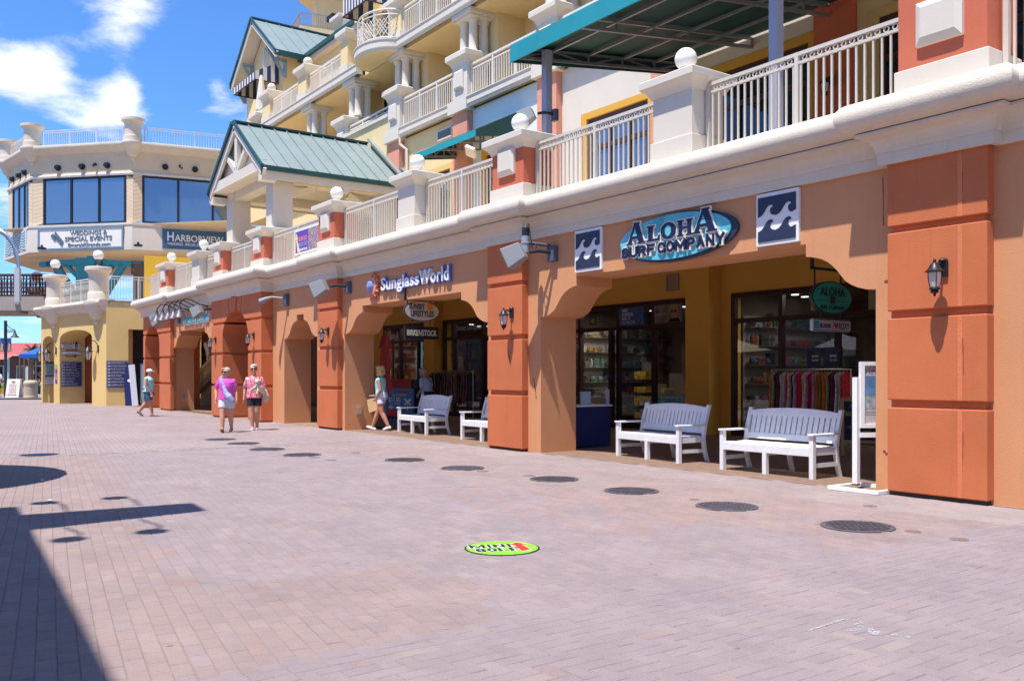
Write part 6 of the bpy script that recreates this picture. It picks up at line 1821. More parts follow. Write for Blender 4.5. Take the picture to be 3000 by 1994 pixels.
# signs on the pavilion skirt
t = thing('wall_sign', 'framed weddings and special events sign on the pavilion skirt', 'sign', (*at(*PA, 43, -3.1), 9.05))
M = fA @ Mx.Translation((0, 0, .19))
ob('panel', B(M).box(-5.75, -.48, 8.5, 9.66, 0, .04), mat('sign plaster', (.80, .73, .66), .8), t)
ob('frame', B(M).box(-5.79, -.44, 8.46, 8.54, .0, .09).box(-5.79, -.44, 9.62, 9.70, .0, .09).box(-5.79, -5.71, 8.54, 9.62, .0, .09).box(-.52, -.44, 8.54, 9.62, .0, .09), mat('grey blue frame', (.17, .27, .33), .5), t)
GBL = mat('grey blue letters', (.11, .155, .20), .5)
for s_, u, z, w_, h_, bo in (('WEDDINGS &', -2.6, 9.36, 2.3, .25, .03), ('SPECIAL EVENTS', -2.6, 9.03, 2.95, .25, .03), ('EmeraldGrande.com', -2.55, 8.70, 2.65, .2, .04)):
    lettering(s_, w_, h_, .025, GBL, M @ Mx.Translation((u, z, .04)), t, bold=bo * .4)
ob('fork', B(M).bar((-4.75, 9.25, .06), (-4.25, 8.7, .06), .1, .05, (0, 0, 1)).bar((-4.9, 9.3, .06), (-4.65, 9.02, .06), .2, .05, (0, 0, 1)), GBL, t)
ob('knife', B(M).bar((-4.7, 9.42, .06), (-4.2, 8.85, .06), .12, .05, (0, 0, 1)), GBL, t)
t = thing('wall_sign', 'blue harbor view sign with white letters behind the ball finials', 'sign', (*at(*PA, 78, 3), 9.0))
M = fB @ Mx.Translation((0, 0, .19))
ob('panel', B(M).box(1.5, 5.6, 8.5, 9.6, 0, .06), mat('sign blue', (.045, .13, .25), .6, var=.12, vscale=1), t)
for s_, u, z, w_, h_ in (('H', 1.93, 9.18, .34, .5), ('ARBORVIEW', 3.45, 9.12, 2.6, .38), ('WEDDINGS . SPECIAL EVENTS . CELEBRATIONS', 3.4, 8.78, 3.3, .15)):
    lettering(s_, w_, h_, .03, WHITES, M @ Mx.Translation((u, z, .06)), t, bold=.015)
t = thing('hanging_sign', 'small black hanging bar sign with gold letters under the pavilion', 'hanging sign', (-48.6, 1.3, 6.6))
M = FR(-48.5, 1.25, 0, 54.4)
ob('board', B(M).box(-.33, .33, 6.57, 7.12, -.03, .03), mat('dark bronze board', (.025, .015, .012), .5), t)
GOLDP = mat('gold print', (.55, .40, .14), .5)
lettering('ON THE', .3, .08, .004, GOLDP, M @ Mx.Translation((0, 6.93, .03)), t, bold=.03)
lettering('ROCKS', .48, .14, .004, GOLDP, M @ Mx.Translation((0, 6.78, .03)), t, bold=.04)
ob('sign_bracket', B(M).box(-.4, .4, 7.2, 7.24, -.02, .02).box(-.3, -.28, 7.12, 7.2, -.01, .01).box(.28, .3, 7.12, 7.2, -.01, .01).box(.36, .4, 6.5, 7.24, -.02, .02), BLACKM, t)
# ------------------------------------------------------------------ benches
def bench(L, label, loc, rz, proto=None):
    if proto:
        return dup(proto, loc, rz, label)
    t = thing('bench', label, 'bench', loc, rz, 'white slatted benches in front of the shops')
    h = L / 2; W_ = WHITEB
    def leg(b): ob('leg', b, W_, t, local=True, bevel=.004)
    for x in (-h, 0, h):
        leg(B().box(x - .035, x + .035, -.035, .035, 0, .60 if x else .36))
    for x in (-h, 0, h):                            # rear legs sweep back, the outer ones carry the back
        b = B(); z1 = .95 if x else .36
        pts = [(0, .62), (.20, .555), (.40, .53), (.65, .575), (.95, .665)] if x else [(0, .62), (.2, .555), (.36, .53)]
        for (za, ya), (zb, yb) in zip(pts, pts[1:]):
            b.add([(x - .03, ya - .03, za), (x + .03, ya - .03, za), (x + .03, ya + .03, za), (x - .03, ya + .03, za), (x - .03, yb - .03, zb), (x + .03, yb - .03, zb), (x + .03, yb + .03, zb), (x - .03, yb + .03, zb)],
                  [(0, 1, 5, 4), (1, 2, 6, 5), (2, 3, 7, 6), (3, 0, 4, 7)] + ([(3, 2, 1, 0)] if za == 0 else []) + ([(4, 5, 6, 7)] if zb == pts[-1][0] else []))
        leg(b)
    for x in (-h, h):
        ob('stretcher', B().box(x - .015, x + .015, .035, .53, .16, .22), W_, t, local=True)
        ob('side_rail', B().box(x - .02, x + .02, .035, .5, .33, .42), W_, t, local=True)
        ob('armrest', B().box(x - .045, x + .045, -.06, .56, .60, .63), W_, t, local=True, bevel=.008)
    ob('middle_rail', B().box(-.02, .02, .035, .5, .28, .34), W_, t, local=True)
    ob('apron', B().box(-h + .03, h - .03, -.03, .0, .315, .43), W_, t, local=True, bevel=.004)
    for i in range(5): ob('seat_slat', B().box(-h + .02, h - .02, .005 + i * .1, .095 + i * .1, .418 - .012 * (1 - abs(i - 2) / 2), .442 - .012 * (1 - abs(i - 2) / 2)), W_, t, local=True, bevel=.004)
    tilt_ = lambda z: .535 + (z - .45) * .26
    def brail(z0, z1, arch=0):
        b = B(); n = 14; vs = []; fs = []
        for i in range(n + 1):
            x = -h + .03 + (L - .06) * i / n; top = z1 + arch * (1 - (2 * i / n - 1) ** 2)
            for z, dy in ((z0, -.02), (top, -.02), (top, .02), (z0, .02)): vs.append((x, tilt_(z) + dy, z))
        for i in range(n):
            for k in range(4): fs.append((i * 4 + k, (i + 1) * 4 + k, (i + 1) * 4 + (k + 1) % 4, i * 4 + (k + 1) % 4))
        fs += [(0, 1, 2, 3), tuple(n * 4 + k for k in (3, 2, 1, 0))]
        return b.add(vs, fs)
    ob('bottom_rail', brail(.475, .565), W_, t, local=True)
    ob('top_rail', brail(.83, .905, .05), W_, t, local=True)
    n = max(12, round((L - .1) / .098))
    for i in range(n):
        x = -h + .05 + (L - .1) * (i + .5) / n; w = (L - .1) / n / 2 - .011
        z0, z1 = .56, .84
        ob('back_slat', B().add([(x - w, tilt_(z0) - .011, z0), (x + w, tilt_(z0) - .011, z0), (x + w, tilt_(z0) + .011, z0), (x - w, tilt_(z0) + .011, z0), (x - w, tilt_(z1) - .011, z1), (x + w, tilt_(z1) - .011, z1), (x + w, tilt_(z1) + .011, z1), (x - w, tilt_(z1) + .011, z1)],
           [(3, 2, 1, 0), (4, 5, 6, 7), (0, 1, 5, 4), (1, 2, 6, 5), (2, 3, 7, 6), (3, 0, 4, 7)]), W_, t, local=True)
    return t


b1 = bench(1.62, 'white slatted bench nearest the sign stand, right of its twin', (-8.575, .60, 0), R(-.4))
bench(0, 'white slatted bench at the surf shop, nearer the orange pillar', (-11.27, .84, 0), R(-5), b1)
bench(0, 'white slatted bench behind the blonde woman at the sunglass shop', (-19.66, .96, 0), R(-5), b1)
bench(0, 'white slatted bench partly hidden behind the middle orange pillar', (-16.38, .84, 0), R(-1), b1)
bench(0, 'white bench seen through the far opening beside the stairs', (-32.9, 1.9, 0), R(-8), b1)

# ------------------------------------------------------------------ white frame stand with poster, at right
t = thing('poster_stand', 'white metal stand holding a wedding view poster beside the big pillar', 'sign stand', (-6.75, .1, 0))
ob('foot_frame', B().box(-7.0, -6.94, -.16, .50, 0, .05).box(-6.35, -6.29, -.16, .50, .002, .048).box(-6.94, -6.35, -.16, -.10, .001, .05).box(-6.94, -6.35, .44, .50, .001, .05), WHITES, t, bevel=.004)
ob('upright', B().box(-6.83, -6.76, .12, .19, .05, 1.42), WHITES, t, bevel=.004)
SMX = FR(-6.75, .2, 0, 62)
ob('poster_frame', B(SMX).box(-.02, .03, .78, 1.62, -.03, .03).box(.62, .68, .78, 1.62, -.03, .03).box(.03, .62, 1.57, 1.62, -.03, .03).box(.03, .62, .78, .83, -.03, .03).box(-.02, .68, .66, .72, -.03, .03), WHITES, t)
pp = ob('poster', B(SMX).box(.03, .62, .83, 1.57, -.008, .008), mat('pale lilac sheet', (.50, .47, .50), .4), t)
lettering('View', .2, .09, .001, mat('grey script', (.16, .16, .20), .6), SMX @ Mx.Translation((.15, 1.50, .008)), pp, shear=.4)
ob('photo', B(SMX).box(.05, .36, 1.20, 1.44, .008, .010), mat('sky photo print', (.10, .22, .42), .4, var=.5, vscale=5), pp)
ob('photo', B(SMX).box(.05, .36, 1.02, 1.19, .008, .010), mat('beach photo print', (.30, .34, .38), .4, var=.9, vscale=14), pp)
ob('photo', B(SMX).box(.38, .60, 1.02, 1.26, .008, .010), mat('couple photo print', (.24, .19, .17), .4, var=.9, vscale=16), pp)
ob('photo', B(SMX).box(.38, .60, 1.28, 1.44, .008, .010), MATS['couple photo print'], pp)
ob('text_lines', B(SMX).box(.05, .58, .985, .988, .008, .0095).box(.05, .55, .965, .968, .008, .0095).box(.05, .58, .945, .948, .008, .0095).box(.2, .42, .87, .90, .008, .0095), MATS['grey script'], pp)
ob('rust_mark', B().box(-6.832, -6.758, .118, .192, .05, .072), mat('rust', (.20, .07, .02), .9), t)

# chalk board, clothes rack, navy counter in the walk
t = thing('chalk_board', 'wooden framed chalkboard easel with sale writing behind the bench', 'chalkboard', (-9.3, 4.2, 0))
M = FR(-9.35, 4.2, 0, 40) @ Mx.Rotation(-.12, 4, 'X')
WDF = mat('pale wood frame', (.42, .24, .10), .6)
ob('frame', B(M).box(-.36, -.30, .02, 1.05, -.02, .02).box(.30, .36, .02, 1.05, -.02, .02).box(-.3, .3, .24, .30, -.02, .02).plate([(-.3, .99), (.3, .99), (.3, 1.04), (.15, 1.09), (0, 1.06), (-.15, 1.09), (-.3, 1.04)], -.02, .02), WDF, t)
ob('slate', B(M).box(-.30, .30, .30, .99, -.012, .0), mat('slate', (.018, .022, .045), .8), t)
for s_, z, w_, h_, m_ in (('ALOHA', .90, .46, .09, mat('mauve chalk', (.20, .10, .20), .9)), ('BACK TO SCHOOL', .77, .54, .09, mat('green chalk', (.30, .55, .10), .9)), ('SALE', .64, .34, .12, mat('pink chalk', (.50, .16, .22), .9)), ('SELECT ITEMS', .53, .5, .055, MATS['chalk']), ('TAX FREE', .44, .3, .07, MATS['green chalk'])):
    lettering(s_, w_, h_, .002, m_, M @ Mx.Translation((0, z, 0)), t)

def rack(label, x0, x1, y, ztop, zlow, cols_, loc):
    t = thing('clothes_rack', label, 'clothes rack', loc)
    b = B().tube([(x0, y, ztop), (x1, y, ztop)], .016, 8)
    for x in (x0 + .02, x1 - .02): b.tube([(x, y, .02), (x, y, ztop)], .016, 8); b.box(x - .02, x + .02, y - .25, y + .25, .0, .03)
    ob('rack_frame', b, CHROME, t)
    x = x0 + .07; i = 0
    while x < x1 - .06:
        c = cols_[i % len(cols_)]; L = rnd.uniform(.75, 1.05); w = rnd.uniform(.17, .23); d = rnd.uniform(.022, .036)
        c = tuple(min(.9, q * 1.7 + .01) for q in c); m_ = mat('cloth %d %d %d' % tuple(int(q * 255) for q in c), c, .9, .1, 60, .35, 14)
        g = B(); rows = 7; vs = []; fs = []
        ph = rnd.uniform(0, 6)
        prof_ = [(0.04, 0), (w * .8, .05), (w, .12), (w * .8, .3), (w * .85, .55), (w * .95, .8), (w * 1.0, 1)]
        for hw2, f_ in prof_:
            for k in range(10):
                a = 2 * math.pi * k / 10
                vs.append((x + d * (1 + .35 * math.sin(3 * a + ph + f_ * 3)) * math.cos(a) * (.5 + .8 * f_), y + hw2 * math.sin(a), ztop - .05 - L * f_))
        for r_ in range(rows - 1):
            for k in range(10): fs.append((r_ * 10 + k, r_ * 10 + (k + 1) % 10, (r_ + 1) * 10 + (k + 1) % 10, (r_ + 1) * 10 + k))
        fs += [list(range(10)), [60 + k for k in range(10)]]
        g.add(vs, fs); gm = ob('garment', g, m_, t, smooth=True)
        ob('hanger', B().tube([(x, y, ztop + .02), (x, y + .015, ztop - .02), (x, y, ztop - .05)], .005, 5), CHROME, gm)
        x += rnd.uniform(.055, .085); i += 1
    return t
rack('chrome rack crowded with colourful clothes outside the surf shop window', -12.55, -10.6, 5.75, 1.56, .6,
     ((.55, .13, .04), (.30, .45, .25), (.06, .02, .03), (.10, .02, .06), (.45, .43, .55), (.40, .42, .55), (.50, .02, .03), (.55, .50, .45), (.015, .015, .03), (.40, .33, .50), (.35, .02, .20), (.55, .03, .03), (.52, .42, .55), (.50, .45, .34), (.36, .02, .22), (.38, .04, .26), (.55, .30, .30), (.30, .16, .05), (.28, .15, .05)), (-11.6, 5.75, 0))
rack('dark clothes rack beside the woman in pale blue outside the sunglass shop', -26.5, -24.0, 5.6, 1.58, .6, ((.20, .10, .12), (.08, .02, .03), (.30, .18, .18), (.02, .02, .03), (.25, .16, .14), (.03, .03, .04)), (-25.2, 5.6, 0))
t = thing('reception_desk', 'navy podium desk with white top against the peach jamb', 'desk', (-14.0, 1.75, 0))
ob('body', B().box(-14.35, -13.78, 1.35, 2.25, .03, .82), NAVB, t, bevel=.01)
ob('top', B().box(-14.38, -13.76, 1.33, 2.28, .82, .85), WHITES, t)
ob('leaflet_stand', B().box(-13.86, -13.82, 1.5, 1.75, .85, 1.12).box(-13.86, -13.82, 2.18, 2.25, .85, 1.15), mat('pale blue card', (.40, .50, .62), .5), t)

# things in the shop windows
def poster(label, x0, x1, z0, z1, m_, texts=(), y=YW - .075):
    t = thing('window_poster', label, 'poster', ((x0 + x1) / 2, y, z0))
    ob('sheet', B().box(x0, x1, y, y + .008, z0, z1), m_, t)
    for s_, u, z, w_, h_, mm in texts: lettering(s_, w_, h_, .003, mm, FR(u, y, z, 0), t, bold=.04)
    return t
LAV = mat('lavender print', (.46, .46, .58), .6)
poster('blue window poster reading see deeper see it in prizm', -18.45, -17.55, 2.79, 3.27, mat('ocean blue print', (.03, .09, .26), .5, var=.4, vscale=4), (('SEE', -18.25, 3.20, .22, .085, LAV), ('DEEPER.', -18.13, 3.09, .46, .085, LAV), ('SEE IT', -18.2, 2.98, .36, .085, LAV), ('IN PRIZM.', -18.1, 2.87, .52, .085, LAV)))
pt = poster('window poster of a smiling fair haired person in red sunglasses', -17.1, -16.12, 2.80, 3.27, mat('beach grey print', (.16, .14, .12), .5, var=.5, vscale=5))
M = FR(-16.42, YW - .076, 3.03, 0)
ob('head_print', B(M).plate(ell(.0, .03, .13, .17, 20), 0, .003), mat('face print', (.36, .20, .13), .6), pt)
ob('hair_print', B(M).plate([(-.15, .05), (-.16, .16), (-.08, .23), (.06, .235), (.15, .17), (.17, .02), (.13, .05), (.10, .14), (-.05, .15), (-.12, .1)], .003, .006), mat('hair print', (.33, .22, .11), .7), pt)
ob('glasses_print', B(M).plate(ell(-.06, .05, .055, .035, 14), .003, .008).plate(ell(.06, .05, .055, .035, 14), .003, .008), mat('red lens print', (.20, .01, .015), .3), pt)
ob('shirt_print', B(M).plate([(-.22, -.22), (.24, -.22), (.16, -.12), (-.1, -.13)], .003, .006), BLACKP, pt)
lettering('HOLBROOK', .4, .04, .002, LAV, M @ Mx.Translation((-.46, .0, 0)), pt)
poster('round shop crest decal on the door transom', -19.75, -19.45, 2.86, 3.16, mat('dark decal', (.06, .045, .03), .5), (('142', -19.6, 3.0, .17, .13, mat('gold print', (.55, .40, .14), .5)),))
poster('pale window strip lettering in the right surf shop transom', -12.3, -11.5, 2.86, 2.99, mat('grey strip', (.36, .35, .33), .6), (('REEL SKIPPER', -11.9, 2.925, .66, .06, mat('grey print', (.12, .12, .12), .6)),))
poster('olive window board with surf brand name at far right', -10.9, -9.7, 2.80, 3.27, mat('pale olive board', (.27, .27, .18), .6), (('BILLABONG', -10.15, 3.05, .8, .17, mat('dark olive print', (.10, .12, .08), .6)),))
for i, (x, l) in enumerate(((-12.4, 'left blue poster above the clothes rack'), (-11.95, 'right blue poster above the clothes rack'))):
    p_ = poster(l, x, x + .36, 1.57, 2.05, mat('deep blue print', (.03, .07, .17), .5, var=.4, vscale=10), (('ENTER' if i else 'ALOHA', x + .22, 1.86, .17, .05, WHITES), ('TO WIN' if i else 'SURF', x + .22, 1.77, .17, .05, WHITES)))
for x, z in ((-21.25, 1.55), (-20.9, 1.55)):
    poster('violet poster in the left pane of the surf shop, ' + ('left' if x < -21 else 'right'), x, x + .3, z, z + .5, mat('violet print', (.13, .11, .30), .5, var=.5, vscale=9))
t = thing('window_script', 'white script shop name on the dark door transom', 'lettering', (-26, YW - .08, 3.0))
lettering('Sunset Lifestyles', 1.6, .26, .004, LAV, FR(-26.1, YW - .07, 3.06, 0), t, shear=.4, bold=-.005)
t = thing('window_lettering', 'white sandal brand letters on the sunglass shop window', 'lettering', (-31.6, YW - .08, 2.9))
lettering('sanuk', .9, .28, .004, LAV, FR(-31.5, YW - .07, 3.0, 0), t)
poster('two white notices on the dark door', -26.75, -26.45, 1.6, 2.1, mat('grey notice', (.40, .38, .37), .6))
poster('small yellow notice on the dark door', -25.95, -25.65, 1.35, 1.62, mat('yellow notice', (.60, .42, .06), .6))
# merchandise inside the shops
for i in range(16):
    a, c = rnd.choice(((-32, -23), (-21, -15.2), (-14, -4.6)))
    x = rnd.uniform(a, c); y = rnd.uniform(8.6, 11); w = rnd.uniform(.3, .9); h_ = rnd.uniform(.8, 2.0)
    col = rnd.choice(((.30, .16, .10), (.10, .30, .42), (.50, .08, .08), (.45, .40, .36), (.06, .12, .34), (.60, .54, .46), (.55, .34, .05), (.12, .36, .30)))
    m_ = mat('stock %.2f %.2f %.2f' % col, col, .8, var=.8, vscale=9)
    t = thing('display_shelf', 'dim shelf of goods inside the dark shop windows', 'shelf', (x, y, 0), 0, 'dim shelves inside the shops')
    b = B()
    ob('shelf_back', B().box(x - w / 2, x + w / 2, y + .18, y + .2, 0, h_), INTERIOR, t)
    for k in range(int(h_ / .4)):
        ob('shelf_row', B().box(x - w / 2, x + w / 2, y - .15, y + .18, .12 + k * .4, .12 + k * .4 + rnd.uniform(.12, .3)), m_, t)
# wall displays down the left side of each shop, seen through the glass at a slant
GOODS = [mat('goods %d' % i, c, .8, var=.75, vscale=13) for i, c in enumerate(((.28, .05, .045), (.06, .14, .22), (.30, .26, .21), (.26, .16, .04), (.04, .06, .16), (.18, .06, .14), (.07, .15, .12), (.34, .33, .34), (.04, .035, .035), (.14, .10, .08), (.10, .10, .11)))]
for x, l in ((-14.65, 'surf shop wall racks of bright folded goods behind the right window'), (-21.65, 'surf shop wall racks of goods behind the open door'), (-32.45, 'beachwear wall racks of goods behind the sunglass shop window')):
    t = thing('wall_rack', l, 'shelf', (x, 9.3, 0))
    ob('upright', B().box(x, x + .04, 7.3, 11.6, .1, 2.9), mat('grey slat wall', (.34, .31, .29), .8), t)
    for k in range(6):
        ob('shelf', B().box(x + .04, x + .36, 7.35, 11.6, .3 + k * .46, .32 + k * .46), CHROME, t)
        y = 7.4
        while y < 11.4:
            d = rnd.uniform(.1, .42); hh = rnd.uniform(.08, .36); z0 = .32 + k * .46; kind = rnd.random()
            if kind < .45:                         # a stack of folded cloth
                b = B(); zz = z0
                while zz < z0 + hh:
                    b.box(x + .05, x + .33 - rnd.uniform(0, .06), y + rnd.uniform(0, .02), y + d - .03 - rnd.uniform(0, .03), zz, zz + .035); zz += .045
                ob('goods', b, rnd.choice(GOODS), t)['kind'] = 'stuff'
            elif kind < .7:                        # a hat or ball shape
                ob('goods', B().ball((x + .2, y + d / 2, z0 + .09), .1, 10, 8, (1, 1, .9)), rnd.choice(GOODS), t)
            elif kind < .88:
                ob('goods', B().lathe(x + .2, y + d / 2, [(.05, 0), (.06, .1), (.06, .22), (.025, .27), (.025, .32)], 10, z0), rnd.choice(GOODS), t)
            else:
                ob('goods', B().box(x + .05, x + .34 - rnd.uniform(0, .1), y, y + d - .03, z0, z0 + hh), rnd.choice(GOODS), t)
            y += d
# closed red parasol and train ticket stand
t = thing('closed_parasol', 'closed pink red parasol tied at its waist beside the peach jamb', 'parasol', (-22.35, 1.62, 0))
b = B(); vs = []; fs = []; K_ = 20
pr_ = [(.02, 2.62), (.10, 2.52), (.17, 2.28), (.20, 2.2), (.13, 2.19), (.15, 2.0), (.155, 1.7), (.11, 1.52), (.15, 1.35), (.19, 1.1), (.20, 1.0)]
for r_, z in pr_:
    for k in range(K_):
        a = 2 * math.pi * k / K_; q_ = r_ * (1 + .22 * math.cos(a * 5 + z))
        vs.append((-22.35 + q_ * .85 * math.cos(a), 1.62 + q_ * .85 * math.sin(a), z))
for i in range(len(pr_) - 1):
    for k in range(K_): fs.append((i * K_ + k, i * K_ + (k + 1) % K_, (i + 1) * K_ + (k + 1) % K_, (i + 1) * K_ + k))
b.add(vs, fs); ob('cloth', b, mat('coral red canvas', (.52, .075, .085), .85, .1, 40, .15, 6), t, smooth=True, sharp=70)
ob('pole', B().lathe(-22.35, 1.62, [(.025, 0), (.025, 2.66)], 8).lathe(-22.35, 1.62, [(.25, 0), (.25, .05), (.05, .09)], 16), GALV, t)
ob('tie', B().lathe(-22.35, 1.62, [(.11, 1.49), (.13, 1.53), (.125, 1.56)], 16), mat('dark coral', (.36, .04, .06), .8), t)
t = thing('ticket_stand', 'blue train ride ticket stand with red top behind the walking woman', 'sign stand', (-24.2, 3, 0))
SM2 = FR(-24.17, 3.0, 0, 8)
ob('cabinet', B(SM2).box(-.72, .80, .06, 1.32, -.55, -.1), mat('black cabinet', (.015, .015, .02), .5), t)
ob('header', B(SM2).box(-.68, .60, 1.06, 1.32, -.1, -.04), mat('dark red panel', (.30, .012, .015), .4), t)
fc_ = ob('poster', B(SM2).box(-.68, .72, .02, 1.05, -.08, -.03), mat('train poster blue', (.035, .20, .42), .5, var=.2, vscale=4), t)
Mt = SM2 @ Mx.Translation((0, 0, -.03))
for s_, u, z, w_, h_, m_ in (('RUSTY CHARLIES', 0.0, .94, 1.1, .11, mat('dark red print', (.42, .02, .04), .6)), ('MINI EXPRESS', .02, .85, .7, .06, mat('pale yellow print', (.75, .65, .22), .6)), ('$11.00', -.22, .70, .6, .16, WHITES), ('per ticket', -.18, .58, .5, .07, WHITES), ('Adult or Child', -.15, .48, .68, .08, WHITES), ('Train', .05, .10, .5, .13, LAV)):
    lettering(s_, w_, h_, .004, m_, Mt @ Mx.Translation((u, z, 0)), fc_)
ob('crossing_print', B(Mt).bar((.28, .74, .003), (.60, .56, .003), .06, .004, (0, 0, 1)).bar((.28, .56, .0035), (.60, .74, .0035), .06, .004, (0, 0, 1)).bar((.44, .58, .002), (.44, .38, .002), .03, .003, (0, 0, 1)), WHITES, fc_)
ob('signal_print', B(Mt).plate(ell(.32, .45, .06, .05, 12), 0, .005).plate(ell(.56, .44, .06, .05, 12), 0, .005), RED, fc_)
ob('train_print', B(Mt).plate([(-.6, .16), (-.1, .16), (-.05, .30), (-.15, .34), (-.3, .34), (-.32, .42), (-.5, .42), (-.5, .3), (-.6, .28)], 0, .004), RED, fc_)
ob('train_wheel', B(Mt).plate(ell(-.5, .16, .07, .06, 12), .004, .007).plate(ell(-.3, .16, .07, .06, 12), .004, .007).plate(ell(-.12, .16, .06, .05, 12), .004, .007), BLACKP, fc_)
ob('smoke_print', B(Mt).plate(ell(-.4, .47, .12, .05, 12), 0, .004), WHITES, fc_)
# stone stair with baluster rail, seen through the far opening
t = thing('stair', 'beige stair with turned balusters inside the far opening', 'stair', (-42.4, 3.0, 0))
STN = mat('olive stone', (.20, .16, .09), .8, var=.1)
GLD = mat('gilded baluster', (.52, .38, .14), .6)
for i in range(10):
    ob('step', B().box(-43.5 + i * .3, -43.2 + i * .3, 2.72, 3.4, 0, .17 * (i + 1)), STN, t)
ob('stair_rail', B().bar((-43.8, 2.6, 1.15), (-40.2, 2.6, 2.35), .22, .16), mat('sand coping', (.58, .46, .26), .7), t)
ob('stair_string', B().bar((-43.8, 2.6, .4), (-40.2, 2.6, 1.6), .2, .3).box(-44.0, -43.6, 2.5, 2.75, 0, 1.2), STN, t)
for i in range(13):
    x = -43.5 + i * .26; z = .72 + (x + 43.8) * .333
    ob('baluster', B().lathe(x, 2.6, [(.06, -.1), (.06, -.04), (.035, .0), (.075, .1), (.065, .2), (.03, .36), (.05, .42), (.05, .5)], 10, z), GLD, t, smooth=True)
t = thing('wreath_sign', 'dark round wreath sign reading christmas to remember in the far opening', 'sign', (-45.0, 3.5, 2))
M = FR(-45.0, 3.5, 2.2, 0)
ob('backing', B(M).box(-1.8, 1.8, -1.3, .9, -.1, 0), mat('maroon wall', (.045, .012, .015), .8), t)
for i in range(40):
    a = 2 * math.pi * i / 40
    ob('wreath_leaf', B(M).ball((1.0 * math.cos(a), .8 * math.sin(a), .08), .16, 6, 5, (1, 1, .6)), mat('wreath brown', (.10, .05, .03), .8, var=.6, vscale=20), t)
for s_, z in (('Christmas', .28), ('To', 0), ('Remember', -.28)):
    lettering(s_, 1.2 if len(s_) > 3 else .3, .2, .01, LAV, M @ Mx.Translation((0, z, .0)), t, shear=.3)
# ------------------------------------------------------------------ people
def voxel(b, size, smooth=3):
    """closed shells melted into one continuous skin; returns a mesh"""
    me = bpy.data.meshes.new('tmp'); me.from_pydata(b.v, [], b.f)
    bm = bmesh.new(); bm.from_mesh(me); bmesh.ops.recalc_face_normals(bm, faces=bm.faces); bm.to_mesh(me); bm.free()
    o = bpy.data.objects.new('tmp', me); COL.objects.link(o)
    r_ = o.modifiers.new('r', 'REMESH'); r_.mode = 'VOXEL'; r_.voxel_size = size
    s_ = o.modifiers.new('s', 'SMOOTH'); s_.iterations = smooth; s_.factor = .5
    dg = bpy.context.evaluated_depsgraph_get()
    m2 = bpy.data.meshes.new_from_object(o.evaluated_get(dg))
    bpy.data.objects.remove(o); bpy.data.meshes.remove(me)
    m2.polygons.foreach_set('use_smooth', [True] * len(m2.polygons))
    return m2


def loft(b, secs, n=18):
    """elliptical sections: (centre, rx, ry) stacked, capped"""
    vs = []; fs = []
    for c, rx, ry in secs:
        for k in range(n):
            a = 2 * math.pi * k / n
            vs.append((c[0] + rx * math.cos(a), c[1] + ry * math.sin(a), c[2]))
    m = len(secs)
    for i in range(m - 1):
        for k in range(n):
            fs.append((i * n + k, i * n + (k + 1) % n, (i + 1) * n + (k + 1) % n, (i + 1) * n + k))
    fs.append(list(range(n))[::-1]); fs.append([(m - 1) * n + k for k in range(n)])
    b.add(vs, fs)


def limb(b, pts, rs, n=12):
    b.tube(pts, rs, n)
    for p, r_ in zip(pts, rs): b.ball(p, r_ * .99, 10, 8)


def mesh_ob(name, me, m, parent):
    me.name = name; me.materials.clear(); me.materials.append(m)
    o = bpy.data.objects.new(name, me); COL.objects.link(o); o.parent = parent
    return o


def hand(b, w, d, side, curl=.35, sc=1.0):
    """palm, four unequal bent fingers and a side thumb; d = pointing direction, side = thumb direction"""
    w, d, side = V(w), V(d).normalized(), V(side)
    side = (side - d * side.dot(d)).normalized(); nrm = d.cross(side)
    b.ball(w + d * .045 * sc, .034 * sc, 10, 8, (1, 1, 1))
    limb(b, [w, w + d * .03 * sc, w + d * .075 * sc], [.024 * sc, .03 * sc, .028 * sc], 8)
    for i, (o_, L) in enumerate(((.024, .072), (.008, .08), (-.008, .075), (-.024, .058))):
        p = w + d * .08 * sc + side * o_ * sc; q = p + (d * math.cos(curl) + nrm * math.sin(curl)) * L * .5 * sc
        r_ = q + (d * math.cos(curl * 2.2) + nrm * math.sin(curl * 2.2)) * L * .5 * sc
        limb(b, [p, q, r_], [.0098 * sc, .009 * sc, .0078 * sc], 6)
    p = w + d * .03 * sc + side * .026 * sc
    limb(b, [p, p + (d * .6 + side * .8) * .03 * sc, p + (d * .9 + side * .55 + nrm * .2) * .06 * sc], [.0125 * sc, .011 * sc, .009 * sc], 6)


